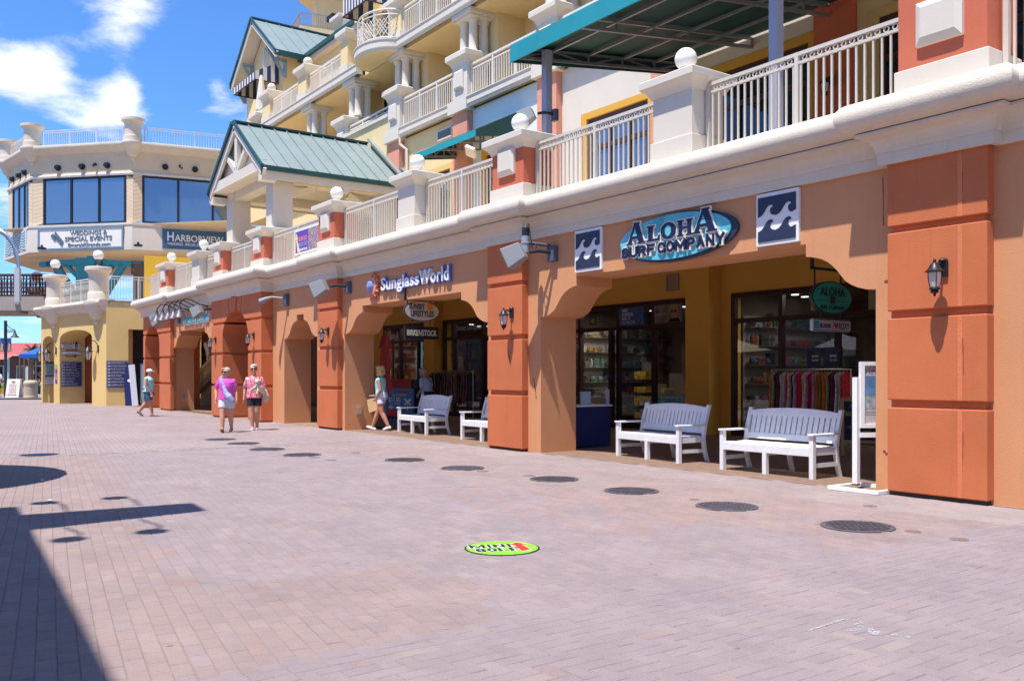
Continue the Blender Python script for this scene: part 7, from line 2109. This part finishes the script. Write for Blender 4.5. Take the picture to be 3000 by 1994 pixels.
def person(label, loc, rz, P):
    """a standing or walking figure; local x to its left, -y forward, z up; heights for 1.65 m"""
    t = thing('person', label, 'person', loc, rz)
    s = P.get('s', 1.0); fat = P.get('fat', 1.0); lean = P.get('lean', 0.0); hd = P.get('head', (0, -.02, 1.545)); ht = P.get('turn', 0.0)
    def q(p): return (p[0] * s, p[1] * s, p[2] * s)
    skin = P.get('skin', SKINM)
    b = B()
    F_ = fat
    body = [((0, .02, .80), .10 * F_, .09 * F_), ((0, .015, .87), .165 * F_, .125 * F_), ((0, .005 - lean * .2, .96), .165 * F_, .125 * F_), ((0, -.005 - lean * .4, 1.06), .145 * F_, .115 * F_), ((0, -.005 - lean * .7, 1.18), .155 * F_, .12 * F_), ((0, .0 - lean * .9, 1.28), .165 * F_, .11 * F_), ((0, .005 - lean, 1.355), .13, .085), ((0, .0 - lean * 1.02, 1.40), .07, .065)]
    loft(b, [(q(c), rx * s, ry * s) for c, rx, ry in body])
    hx, hy, hz = hd
    limb(b, [q((0, .0 - lean, 1.37)), q((hx * .5, hy * .5 - lean * .5 + .0, 1.43)), q((hx, hy + .015, hz - .06))], [.06 * s, .052 * s, .052 * s])
    ct, st = math.cos(ht), math.sin(ht)
    def hp(x, y, z): return q((hx + x * ct - y * st, hy + x * st + y * ct, hz + z))
    b.ball(hp(0, 0, .02), .083 * s, 18, 14, (1, 1.12, 1.25)); b.ball(hp(0, -.02, -.045), .066 * s, 14, 10, (.95, 1, 1.05))
    limb(b, [hp(0, -.088, .015), hp(0, -.108, -.018)], [.011 * s, .016 * s], 8)
    b.ball(hp(0, -.083, -.058), .018 * s, 8, 6, (1.5, .7, .7)); b.ball(hp(0, -.075, -.095), .024 * s, 8, 6)
    for sg in (-1, 1): b.ball(hp(sg * .085, .012, -.005), .022 * s, 8, 6, (.45, .8, 1.3))
    for K in ('legL', 'legR'):
        h_, k_, a_ = P[K][:3]
        limb(b, [q(h_), q(tuple((u + v_) / 2 for u, v_ in zip(h_, k_))), q(k_), q(tuple(u + (v_ - u) * .35 for u, v_ in zip(k_, a_))), q(a_)], [.096 * F_ * s, .086 * F_ * s, .066 * s, .064 * F_ ** .5 * s, .040 * s])
        fx, fy, fz = P[K][3]
        limb(b, [q(a_), q((a_[0] + fx * .5, a_[1] + fy * .5, a_[2] + fz * .5 - .035)), q((a_[0] + fx, a_[1] + fy, a_[2] + fz - .05))], [.036 * s, .034 * s, .028 * s], 8)
        limb(b, [q(a_), q((a_[0] - fx * .3, a_[1] - fy * .3, a_[2] - fz * .3 - .045))], [.034 * s, .032 * s], 8)
    for K in ('armL', 'armR'):
        sh, el, wr = P[K][:3]
        limb(b, [q(sh), q(tuple((u + v_) / 2 for u, v_ in zip(sh, el))), q(el), q(tuple(u + (v_ - u) * .4 for u, v_ in zip(el, wr))), q(wr)], [.052 * F_ ** .5 * s, .047 * F_ ** .5 * s, .039 * s, .037 * s, .026 * s])
        d = P[K][3] if len(P[K]) > 3 else tuple(v_ - u for u, v_ in zip(el, wr))
        hand(b, q(wr), d, P[K][4] if len(P[K]) > 4 else (0, -1, 0), P[K][5] if len(P[K]) > 5 else .4, s)
    mesh_ob('body', voxel(b, .0085 * s, 3), skin, t)
    # clothes as shells over the body
    b = B(); g_ = .014
    top = P['top']
    secs = [((0, .012, top['hem']), .178 * F_ + g_, .138 * F_ + g_)] + [(c, rx + g_, ry + g_) for c, rx, ry in body[2:6] if c[2] > top['hem'] + .03] + [((0, .003 - lean, 1.36), .135 + g_, .09 + g_), ((0, .0 - lean, 1.395), .078, .07)]
    loft(b, [(q(c), rx * s, ry * s) for c, rx, ry in secs])
    for K in ('armL', 'armR'):
        sh, el, wr = P[K][:3]; f_ = top['sleeve']
        e = tuple(u + (v_ - u) * f_ for u, v_ in zip(sh, el))
        limb(b, [q(sh), q(e)], [.060 * F_ ** .5 * s, (.062 if f_ > .3 else .052) * F_ ** .5 * s])
    mesh_ob('shirt', voxel(b, .010 * s, 2), top['m'], t)
    b = B()
    sm = P['shorts']
    loft(b, [(q(c), rx * s, ry * s) for c, rx, ry in (((0, .02, .79), .10 * F_, .10 * F_), ((0, .018, .86), .172 * F_ + g_, .132 * F_ + g_), ((0, .01, 1.0), .155 * F_ + g_, .122 * F_ + g_))])
    for K in ('legL', 'legR'):
        h_, k_ = P[K][:2]; f_ = sm['len']
        e = tuple(u + (v_ - u) * f_ for u, v_ in zip(h_, k_))
        b.tube([q((h_[0] * 1.02, h_[1], h_[2])), q((e[0] * 1.12, e[1], e[2]))], [.100 * F_ * s, (.092 if f_ > .5 else .098) * F_ * s], 14)
    mesh_ob('shorts', voxel(b, .010 * s, 2), sm['m'], t)
    for K in ('legL', 'legR'):                     # shoes
        a_ = P[K][2]; fx, fy, fz = P[K][3]
        d = V((fx, fy, fz - .05)); L = d.length; d.normalize(); low = P.get('shoe_h', .05)
        b = B(); base = V((a_[0], a_[1], a_[2]))
        limb(b, [q(base - V((fx, fy, fz)) * .38 + V((0, 0, -.05))), q(base + V((fx, fy, fz)) * .1 + V((0, 0, -.045))), q(base + V((fx, fy, fz)) * .7 + V((0, 0, -.058))), q(base + V((fx, fy, fz)) * 1.12 + V((0, 0, -.062)))], [.040 * s, .044 * s, .042 * s, .030 * s], 10)
        mesh_ob('shoe', voxel(b, .008 * s, 2), P['shoe'], t)
    # hair
    hr = P['hair']; b = B()
    if hr['kind'] == 'short':
        b.ball(hp(0, .022, .055), .094 * s, 18, 12, (1.02, 1.08, .98)); b.ball(hp(0, .055, -.0), .078 * s, 14, 10, (1.1, .8, 1.0)); b.ball(hp(.03 * hr.get('part', 1), -.055, .105), .045 * s, 12, 8, (1.5, .9, .6))
    elif hr['kind'] == 'curly':
        r3 = random.Random(5)
        for i in range(60):
            a = r3.uniform(0, 6.28); z = r3.uniform(-.11, .11)
            if math.sin(a) < -.55 and z < .075: continue
            rr = .082 * math.sqrt(max(.1, 1 - (max(z, 0) / .15) ** 2)) + .018
            b.ball(hp(rr * math.cos(a), rr * math.sin(a) * 1.05 + .015, z + .02), .030 * s, 8, 6)
        b.ball(hp(0, .02, .05), .096 * s, 14, 10, (1, 1.05, 1.05)); b.ball(hp(0, .06, -.05), .075 * s, 12, 8, (1.2, .8, 1.2))
    elif hr['kind'] == 'tail':
        b.ball(hp(0, .03, .02), .088 * s, 14, 10, (1, 1, 1)); limb(b, [hp(0, .09, .0), hp(0, .13, -.03), hp(0, .12, -.10)], [.03 * s, .035 * s, .018 * s])
    mesh_ob('hair', voxel(b, .008 * s, 2 if hr['kind'] == 'curly' else 3), hr['m'], t)
    if P.get('shades'):
        b = B()
        for sg in (-1, 1):
            b.ball(hp(sg * .036, -.092, .018), .031 * s, 12, 8, (1.05, .35, .72))
            b.tube([hp(sg * .066, -.082, .026), hp(sg * .088, -.02, .024), hp(sg * .09, .02, .015)], .005 * s, 6)
        b.tube([hp(-.02, -.098, .025), hp(.02, -.098, .025)], .006 * s, 6)
        ob('sunglasses', b, mat('black lens', (.008, .006, .008), .12), t, local=True, smooth=True)
    else:
        for sg in (-1, 1): ob('eye', B().ball(hp(sg * .032, -.082, .018), .011 * s, 8, 6), mat('eye', (.03, .02, .02), .3), t, local=True, smooth=True)
    ob('mouth', B().ball(hp(0, -.088, -.058), .02 * s, 10, 6, (1.1, .45, .28)), mat('lips', (.42, .10, .09), .5), t, local=True, smooth=True)
    if P.get('cap'):
        cm = P['cap']
        b = B(); b.ball(hp(0, .01, .06), .098 * s, 20, 12, (1, 1.1, .82))
        ob('cap', b, cm, t, local=True, smooth=True)
        b = B(); vs = []
        for i in range(11):
            a = math.pi * (i / 10 - .5)
            vs.append(hp(.078 * math.sin(a), -.075 - .105 * math.cos(a), .055 - .012 * math.cos(a)))
        vs2 = [(x, y, z + .008) for x, y, z in vs]
        b.add(vs + vs2, [list(range(11)), list(range(11, 22))[::-1]] + [(i, 11 + i, 11 + (i + 1) % 11, (i + 1) % 11) for i in range(11)])
        ob('cap_peak', b, mat('pale aqua cap', (.42, .66, .72), .8), t, local=True)
    return t, q


MAG = mat('magenta cotton', (.72, .10, .50), .85, .25, 22, .08, 8)
WSH = mat('pale grey shorts', (.62, .62, .68), .85, .25, 25, .06, 8)
BSH = mat('black shorts', (.018, .02, .03), .8, .25, 25)
WSHT = mat('white lilac shorts', (.72, .68, .78), .85, .25, 25, .04, 8)
JEAN = mat('blue denim', (.045, .10, .22), .85, .25, 40, .25, 8)
AQT = mat('aqua top', (.32, .66, .70), .85, .3, 22, .12, 9)
AQT2 = mat('aqua blue vest', (.34, .68, .72), .85, .3, 20, .10, 7)
PALET = mat('pale blue tee', (.42, .52, .78), .85, .25, 22, .06, 7)
GREYH = mat('silver grey hair', (.50, .47, .46), .6, .6, 120, .25, 40)
ASHH = mat('ash blonde hair', (.46, .39, .31), .6, .6, 120, .3, 40)
BLONDE = mat('golden blonde hair', (.62, .44, .19), .6, .6, 110, .3, 40)
BRUN = mat('brown hair', (.07, .04, .025), .6, .5, 100, .3, 30)
SHW = mat('white shoe', (.75, .75, .80), .5)
SHG = mat('grey trainer', (.12, .13, .16), .6, var=.3, vscale=20)
SAND = mat('tan sandal', (.30, .17, .09), .7)
SKIN2 = mat('tanned skin', (.50, .235, .15), .55, var=.06, vscale=10)


def floral():
    m = bpy.data.materials.new('coral floral print'); m.use_nodes = True
    t = m.node_tree; N = t.nodes.new; p = t.nodes['Principled BSDF']; p.inputs['Roughness'].default_value = .85
    tc = N('ShaderNodeTexCoord'); n = N('ShaderNodeTexNoise'); n.inputs['Scale'].default_value = 11; n.inputs['Detail'].default_value = 3; n.inputs['Distortion'].default_value = 1.2
    t.links.new(tc.outputs['Object'], n.inputs['Vector'])
    r = N('ShaderNodeValToRGB'); r.color_ramp.interpolation = 'CONSTANT'
    r.color_ramp.elements[0].color = (.30, .30, .55, 1); r.color_ramp.elements[0].position = 0
    r.color_ramp.elements[1].color = (.70, .045, .10, 1); r.color_ramp.elements[1].position = .41
    for ps, c in ((.36, (.66, .55, .60, 1)), (.52, (.78, .20, .24, 1)), (.56, (.74, .60, .62, 1)), (.63, (.68, .06, .14, 1)), (.70, (.72, .66, .70, 1))):
        e = r.color_ramp.elements.new(ps); e.color = c
    t.links.new(n.outputs[0], r.inputs[0]); t.links.new(r.outputs[0], p.inputs['Base Color'])
    return m


FLOR = floral()
# facing: local -y turned toward the camera side; rz 0 faces -Y
def face(hd): return R(hd + 90)                    # heading in degrees the figure walks toward

# woman in magenta with a sling bag, walking toward us
t1, q = person('person in magenta top and pale shorts with light blue sling bag, walking', (-22.9, -2.6, 0), face(-30), dict(
    fat=1.12, lean=.03, head=(.0, -.045, 1.53), turn=-.55, s=.985,
    legL=((.085, .01, .86), (.095, .02, .47), (.085, .16, .11), (.0, -.13, -.01)), legR=((-.085, .0, .86), (-.09, -.10, .48), (-.075, -.15, .09), (0, -.16, .05)),
    armL=((.17, -.01, 1.315), (.235, .03, 1.08), (.26, -.05, .86), (.05, -.15, -1), (0, -1, 0), .3), armR=((-.17, -.01, 1.315), (-.28, .06, 1.10), (-.255, -.06, .88), (.1, -.1, -1), (0, -1, 0), .5),
    top=dict(hem=.84, sleeve=.62, m=MAG), shorts=dict(len=.62, m=WSH), shoe=SAND, hair=dict(kind='short', m=ASHH, part=-1), shades=True))
t = thing('sling_bag', 'light blue grey cloth sling bag worn across the magenta top', 'bag', (-22.9, -2.6, 0), face(-30))
SLG = mat('blue grey canvas', (.36, .42, .62), .85, .25, 30, .1, 9)
b = B()
limb(b, [(.0, -.185, 1.02), (.10, -.205, .90), (.16, -.19, .80)], [.05, .085, .075]); limb(b, [(-.04, -.18, 1.14), (.02, -.19, 1.02)], [.035, .055])
mesh_ob('pouch', voxel(b, .011, 3), SLG, t)
b = B(); b.tube([(-.02, -.165, 1.14), (-.08, -.155, 1.26), (-.13, -.10, 1.385), (-.12, .02, 1.41), (-.02, .14, 1.25), (.12, .16, 1.0), (.17, .05, .86), (.18, -.12, .84)], .032, 8)
b.v = [V(p) for p in b.v]; ob('strap', b, SLG, t, local=True, smooth=True)
t = thing('phone', 'white phone in the hand of the person in magenta', 'phone', (-22.9, -2.6, 0), face(-30))
ob('case', B().box(-.262, -.25, -.12, -.05, .74, .88), WHITES, t, local=True)
# woman in floral top carrying a small dog
t2, q = person('person in coral floral top and black shorts carrying a dog', (-23.35, -1.72, 0), face(-30), dict(
    fat=1.10, lean=.01, head=(-.01, -.02, 1.56), turn=.15, s=1.02,
    legL=((.08, .01, .86), (.07, -.02, .47), (.05, .10, .12), (.0, -.11, -.03)), legR=((-.085, .0, .86), (-.07, -.05, .48), (-.03, -.05, .075), (0, -.14, .0)),
    armL=((.17, 0, 1.315), (.26, .02, 1.10), (.15, -.20, 1.09), (-1, -.35, .1), (0, 0, 1), .5), armR=((-.17, 0, 1.315), (-.245, .05, 1.08), (-.26, -.01, .84), (0, -.08, -1), (0, -1, 0), .25),
    top=dict(hem=.83, sleeve=.75, m=FLOR), shorts=dict(len=.62, m=BSH), shoe=SHW, hair=dict(kind='short', m=GREYH), shades=True))
FUR = mat('cream dog fur', (.66, .56, .44), .9, .7, 60, .2, 14)
t = thing('dog', 'small cream dog in red collar held against the floral top', 'dog', (-23.35, -1.72, 0), face(-30))
b = B()
limb(b, [(.22, -.10, 1.05), (.17, -.20, 1.12), (.13, -.24, 1.20)], [.085, .095, .075])
b.ball((.13, -.265, 1.285), .062, 14, 10, (1.05, 1.05, .95)); limb(b, [(.13, -.31, 1.27), (.128, -.345, 1.262)], [.034, .024])
for sg in (-1, 1): limb(b, [(.13 + sg * .045, -.25, 1.32), (.13 + sg * .066, -.25, 1.27)], [.022, .018])
limb(b, [(.09, -.25, 1.15), (.0, -.31, 1.09), (-.06, -.34, 1.03)], [.034, .026, .022]); limb(b, [(.16, -.26, 1.14), (.145, -.31, 1.04), (.12, -.33, .96)], [.034, .026, .023])
limb(b, [(.25, -.06, .98), (.26, -.04, .90)], [.05, .035])
mesh_ob('body', voxel(b, .008, 2), FUR, t)
ob('collar', B(Mx.Translation((.13, -.245, 1.222)) @ Mx.Rotation(R(25), 4, 'X')).lathe(0, 0, [(.068, -.01), (.07, 0), (.068, .012)], 18), mat('dark red collar', (.25, .012, .02), .6), t, local=True)
ob('nose', B().ball((.128, -.368, 1.266), .011, 8, 6), BLACKP, t, local=True)
for sg in (-1, 1): ob('eye', B().ball((.13 + sg * .024, -.324, 1.298), .008, 8, 6), BLACKP, t, local=True)
t = thing('tote_bag', 'beige tote bag hanging at the elbow of the dog carrier', 'bag', (-23.35, -1.72, 0), face(-30))
b = B(); limb(b, [(.29, -.02, 1.02), (.30, 0, .90), (.28, 0, .80)], [.05, .09, .085])
mesh_ob('pouch', voxel(b, .012, 3), mat('beige canvas', (.55, .46, .36), .85, .2, 40, .1, 10), t)
ob('strap', B().tube([(.27, -.06, 1.0), (.28, -.02, 1.12), (.31, .03, 1.0)], .012, 6), MATS['beige canvas'], t, local=True)
# blonde woman walking left along the shops
t3, q = person('person with curly blonde hair in aqua vest and white shorts, walking', (-21.16, .88, 0), face(215), dict(
    fat=1.02, lean=.03, head=(0, -.05, 1.54), turn=0, s=1.0,
    legL=((.08, 0, .86), (.08, .06, .47), (.08, .24, .13), (0, -.12, -.03)), legR=((-.08, 0, .86), (-.08, -.14, .49), (-.08, -.29, .10), (0, -.15, .05)),
    armL=((.175, 0, 1.315), (.20, .07, 1.06), (.19, -.06, .86), (0, -.5, -1), (1, 0, 0), .5), armR=((-.175, -.02, 1.315), (-.19, -.04, 1.06), (-.16, -.25, .93), (0, -1, -.25), (0, 0, 1), .5),
    top=dict(hem=.84, sleeve=.06, m=AQT2), shorts=dict(len=.42, m=WSHT), shoe=SHW, hair=dict(kind='curly', m=BLONDE), shades=True, skin=SKIN2))
t = thing('paper_bag', 'brown paper bag and phone held out by the blonde person', 'bag', (-21.16, .88, 0), face(215))
ob('bag', B(Mx.Translation((-.16, -.33, .64)) @ Mx.Rotation(R(18), 4, 'X')).add([(-.06, -.14, -.15), (.06, -.14, -.15), (.06, .14, -.15), (-.06, .14, -.15), (-.02, -.12, .2), (.02, -.12, .2), (.02, .12, .2), (-.02, .12, .2)], [(3, 2, 1, 0), (4, 5, 6, 7), (0, 1, 5, 4), (1, 2, 6, 5), (2, 3, 7, 6), (3, 0, 4, 7)]), mat('brown paper', (.50, .32, .16), .8, .2, 20, .1, 10), t, local=True)
ob('phone', B().box(-.2, -.12, -.42, -.26, .885, .90), BLACKM, t, local=True)
ob('phone_back', B().box(-.2, -.12, -.42, -.26, .901, .915), WHITES, t, local=True)
ob('wristband', B(Mx.Translation((.19, -.045, .89))).lathe(0, 0, [(.031, -.015), (.033, 0), (.031, .015)], 12), mat('pink band', (.65, .10, .35), .6), t, local=True)
# grey haired woman bending over the rack in the shade
t4, q = person('person with short grey hair in pale blue tee looking down at clothes', (-21.97, 2.75, 0), face(200), dict(
    fat=1.15, lean=.10, head=(0, -.20, 1.50), turn=0, s=1.0,
    legL=((.08, 0, .86), (.08, 0, .47), (.08, .02, .08), (0, -.13, 0)), legR=((-.08, 0, .86), (-.08, 0, .47), (-.08, .02, .08), (0, -.13, 0)),
    armL=((.185, -.08, 1.31), (.20, -.06, 1.06), (.17, -.20, .90)), armR=((-.185, -.08, 1.31), (-.2, -.06, 1.06), (-.17, -.22, .92)),
    top=dict(hem=.80, sleeve=.7, m=PALET), shorts=dict(len=.95, m=BSH), shoe=SHG, hair=dict(kind='short', m=GREYH), shades=False))
t = thing('shoulder_bag', 'thin dark bag strap across the pale blue tee', 'bag', (-21.97, 2.75, 0), face(200))
ob('strap', B().tube([(.16, -.05, 1.40), (.2, -.22, 1.2), (.1, -.26, 1.0), (-.19, -.14, .9), (-.2, .1, .95), (-.05, .16, 1.2), (.14, .05, 1.41)], .012, 6), BLACKP, t, local=True)
# woman in cap and aqua tank walking right
t5, q = person('person in white cap, aqua sleeveless top and denim shorts, walking', (-33.35, -1.95, 0), face(62), dict(
    fat=1.28, lean=.02, head=(0, -.05, 1.53), turn=-.12, s=1.0,
    legL=((.095, 0, .86), (.09, .10, .47), (.09, .33, .17), (0, -.12, -.09)), legR=((-.095, 0, .86), (-.09, -.09, .475), (-.085, -.16, .08), (0, -.15, .0)),
    armL=((.20, .0, 1.315), (.25, -.10, 1.06), (.24, -.13, .85)), armR=((-.205, .02, 1.315), (-.27, .02, 1.06), (-.24, -.14, .83), (0, -.3, -1)),
    top=dict(hem=.86, sleeve=.05, m=AQT), shorts=dict(len=.78, m=JEAN), shoe=SHG, hair=dict(kind='tail', m=BRUN), shades=False, skin=SKIN2, cap=mat('white cap', (.66, .70, .80), .8)))
# two figures far off at left
t6, q = person('person in white t-shirt and grey shorts walking away at far left', (-68.0, -2.95, 0), face(150), dict(
    fat=1.15, head=(0, -.02, 1.56), s=1.08,
    legL=((.09, 0, .86), (.09, .02, .47), (.09, .10, .10), (0, -.12, -.02)), legR=((-.09, 0, .86), (-.09, -.06, .47), (-.09, -.06, .08), (0, -.14, 0)),
    armL=((.20, 0, 1.33), (.27, .03, 1.08), (.30, -.08, .90)), armR=((-.20, 0, 1.33), (-.27, .03, 1.08), (-.28, -.05, .86)),
    top=dict(hem=.80, sleeve=.7, m=mat('white cotton', (.72, .72, .78), .85)), shorts=dict(len=.85, m=mat('charcoal shorts', (.06, .06, .07), .85)), shoe=SHG, hair=dict(kind='short', m=BRUN), shades=False))
t7, q = person('person in dark clothes and hat bending beside the tan bins', (-68.6, -.15, 0), face(250), dict(
    fat=1.05, lean=.12, head=(0, -.22, 1.5), s=1.0,
    legL=((.08, 0, .86), (.08, 0, .47), (.08, .03, .08), (0, -.13, 0)), legR=((-.08, 0, .86), (-.08, .03, .47), (-.08, .05, .08), (0, -.13, 0)),
    armL=((.18, -.08, 1.31), (.2, -.15, 1.08), (.16, -.30, .95)), armR=((-.18, -.08, 1.31), (-.2, -.15, 1.08), (-.16, -.3, .95)),
    top=dict(hem=.82, sleeve=.7, m=mat('black tee', (.02, .02, .025), .9)), shorts=dict(len=.8, m=BSH), shoe=SHG, hair=dict(kind='short', m=BRUN), shades=True, cap=mat('dark cap', (.03, .03, .035), .8)))

# ------------------------------------------------------------------ behind the camera: the quay building, lamps and parasol whose shadows lie on the paving
qb = thing('quay_building', 'flat roofed quay pavilion standing behind the viewpoint, out of view', 'building', (-2, -16, 0))
ZR = 8.0
sx, sy = .10 * ZR, -.36 * ZR
ye = -8.98 + sy
b = B(); rf = [(-11.3 + sx, -20), (8, -20), (8, -9.92 + sy), (-9.5 + sx, -8.86 + sy), (-11.3 + sx, -8.76 + sy)]
b.add([(x, y, z) for z in (ZR - .15, ZR + .12) for x, y in rf], [(4, 3, 2, 1, 0), (5, 6, 7, 8, 9)] + [(i, (i + 1) % 5, 5 + (i + 1) % 5, 5 + i) for i in range(5)]); ob('roof', b, CONC, qb)
for x in (-10.2, -5.5, 0.5, 6): ob('post', B().box(x - .15, x + .15, ye - 1.65, ye - 1.35, 0, ZR - .15), WHITEP, qb)
ob('wall', B().box(-10.5, 8, -20, -19.7, 0, ZR - .15), YELLOWP, qb)
bl = [(-10.6, -8.84), (-9.5, -8.9), (-9.78, -7.12), (-10.47, -7.08)]
b = B(); vs = [(x + sx, y + sy, z) for z in (ZR - .1, ZR + .05) for x, y in bl]
b.add(vs, [(3, 2, 1, 0), (4, 5, 6, 7), (0, 1, 5, 4), (1, 2, 6, 5), (2, 3, 7, 6), (3, 0, 4, 7)]); ob('projecting_sign', b, TEALP, qb)
for x0, x1, y, in ((-10.58, -11.45, -8.4), (-10.6, -11.43, -7.66), (-9.5, -8.78, -8.6), (-9.6, -8.78, -7.9)):
    m_ = x0 + (x1 - x0) * .7
    ob('sign_lamp', B().tube([(x0 + sx, y + .06 + sy, ZR), (m_ + sx, y + .1 + sy, ZR + .06), (x1 + sx, y + sy, ZR)], .018, 6).lathe(x1 + sx, y + sy, [(.05, ZR + .02), (.15, ZR - .06), (.15, ZR - .08)], 14), BLACKM, qb)
pz = 2.7; px, py = -15.1 + .10 * pz, -9.9 - .36 * pz
um = thing('market_umbrella', 'round market umbrella standing left of the view, casting the big round shadow', 'umbrella', (px, py, 0))
ob('canopy', B().lathe(px, py, [(2.28, pz), (2.28, pz + .03), (1.2, pz + .45), (.05, pz + .85)], 28), TEAL, um)
ob('pole', B().lathe(px, py, [(.03, 0), (.03, pz + .5)], 8), GALV, um)
lz = 4.4; lx, ly = -18.4 + .10 * lz, -7.5 - .36 * lz
ql = thing('street_lamp', 'lamp post out of view at left whose shade throws a small round shadow', 'street lamp', (lx - 1.2, ly - 1.4, 0))
ob('pole', B().tube([(lx - 1.2, ly - 1.4, 0), (lx - 1.2, ly - 1.4, lz + .5)], .06, 8), POLE, ql)
ob('lamp_arm', B().tube([(lx - 1.2, ly - 1.4, lz + .35), (lx, ly, lz + .25)], .02, 6), POLE, ql)
ob('lamp_shade', B().lathe(lx, ly, [(.05, lz + .35), (.12, lz + .25), (.33, lz), (.33, lz - .02)], 18), POLE, ql)

# stalls along the quay edge facing the shops (they show in the shop windows)
for i, (x, w, c_, l) in enumerate(((-26, 6, WHITES, 'white tented quay stall facing the sunglass shop, out of view'), (-14.5, 5, mat('aqua tent canvas', (.35, .62, .66), .8), 'aqua tented quay stall facing the surf shop, out of view'), (-38, 8, TAN, 'tan quay kiosk facing the far arches, out of view'))):
    t = thing('market_stall', l, 'stall', (x, -17.5, 0))
    ob('back_wall', B().box(x - w / 2, x + w / 2, -19.1, -19, 0, 2.9), mat('dark stall wall', (.06, .06, .065), .9), t)
    ob('counter', B().box(x - w / 2 + .2, x + w / 2 - .2, -16.3, -15.9, 0, 1.0), NAVY if i else WOODB, t)
    for u in (-w / 2 + .1, w / 2 - .1): ob('post', B().box(x + u - .06, x + u + .06, -15.9, -15.78, 0, 2.8), WHITES, t)
    ob('tent_roof', B().add([(x - w / 2, -15.7, 2.7), (x + w / 2, -15.7, 2.7), (x + w / 2, -19.2, 2.9), (x - w / 2, -19.2, 2.9), (x, -17.4, 4.3), (x - w / 2, -15.7, 2.4), (x + w / 2, -15.7, 2.4)], [(0, 1, 4), (1, 2, 4), (2, 3, 4), (3, 0, 4), (5, 6, 1, 0)]), c_, t)
qw = thing('reflection_shed', 'long grey shed added opposite the arcade to darken window reflections, out of view', 'building', (-30, -30, 0))  # unseen block, added and made tall to keep bright sky out of the panes
ob('wall', B().box(-90, 12, -30.5, -30, 0, 11), mat('weathered grey boards', (.16, .15, .15), .9, .2, 20, .3, .6), qw)
ob('roof', B().box(-90.5, 12.5, -36, -29.6, 11, 11.3), mat('dull metal roof', (.22, .2, .2), .6), qw)
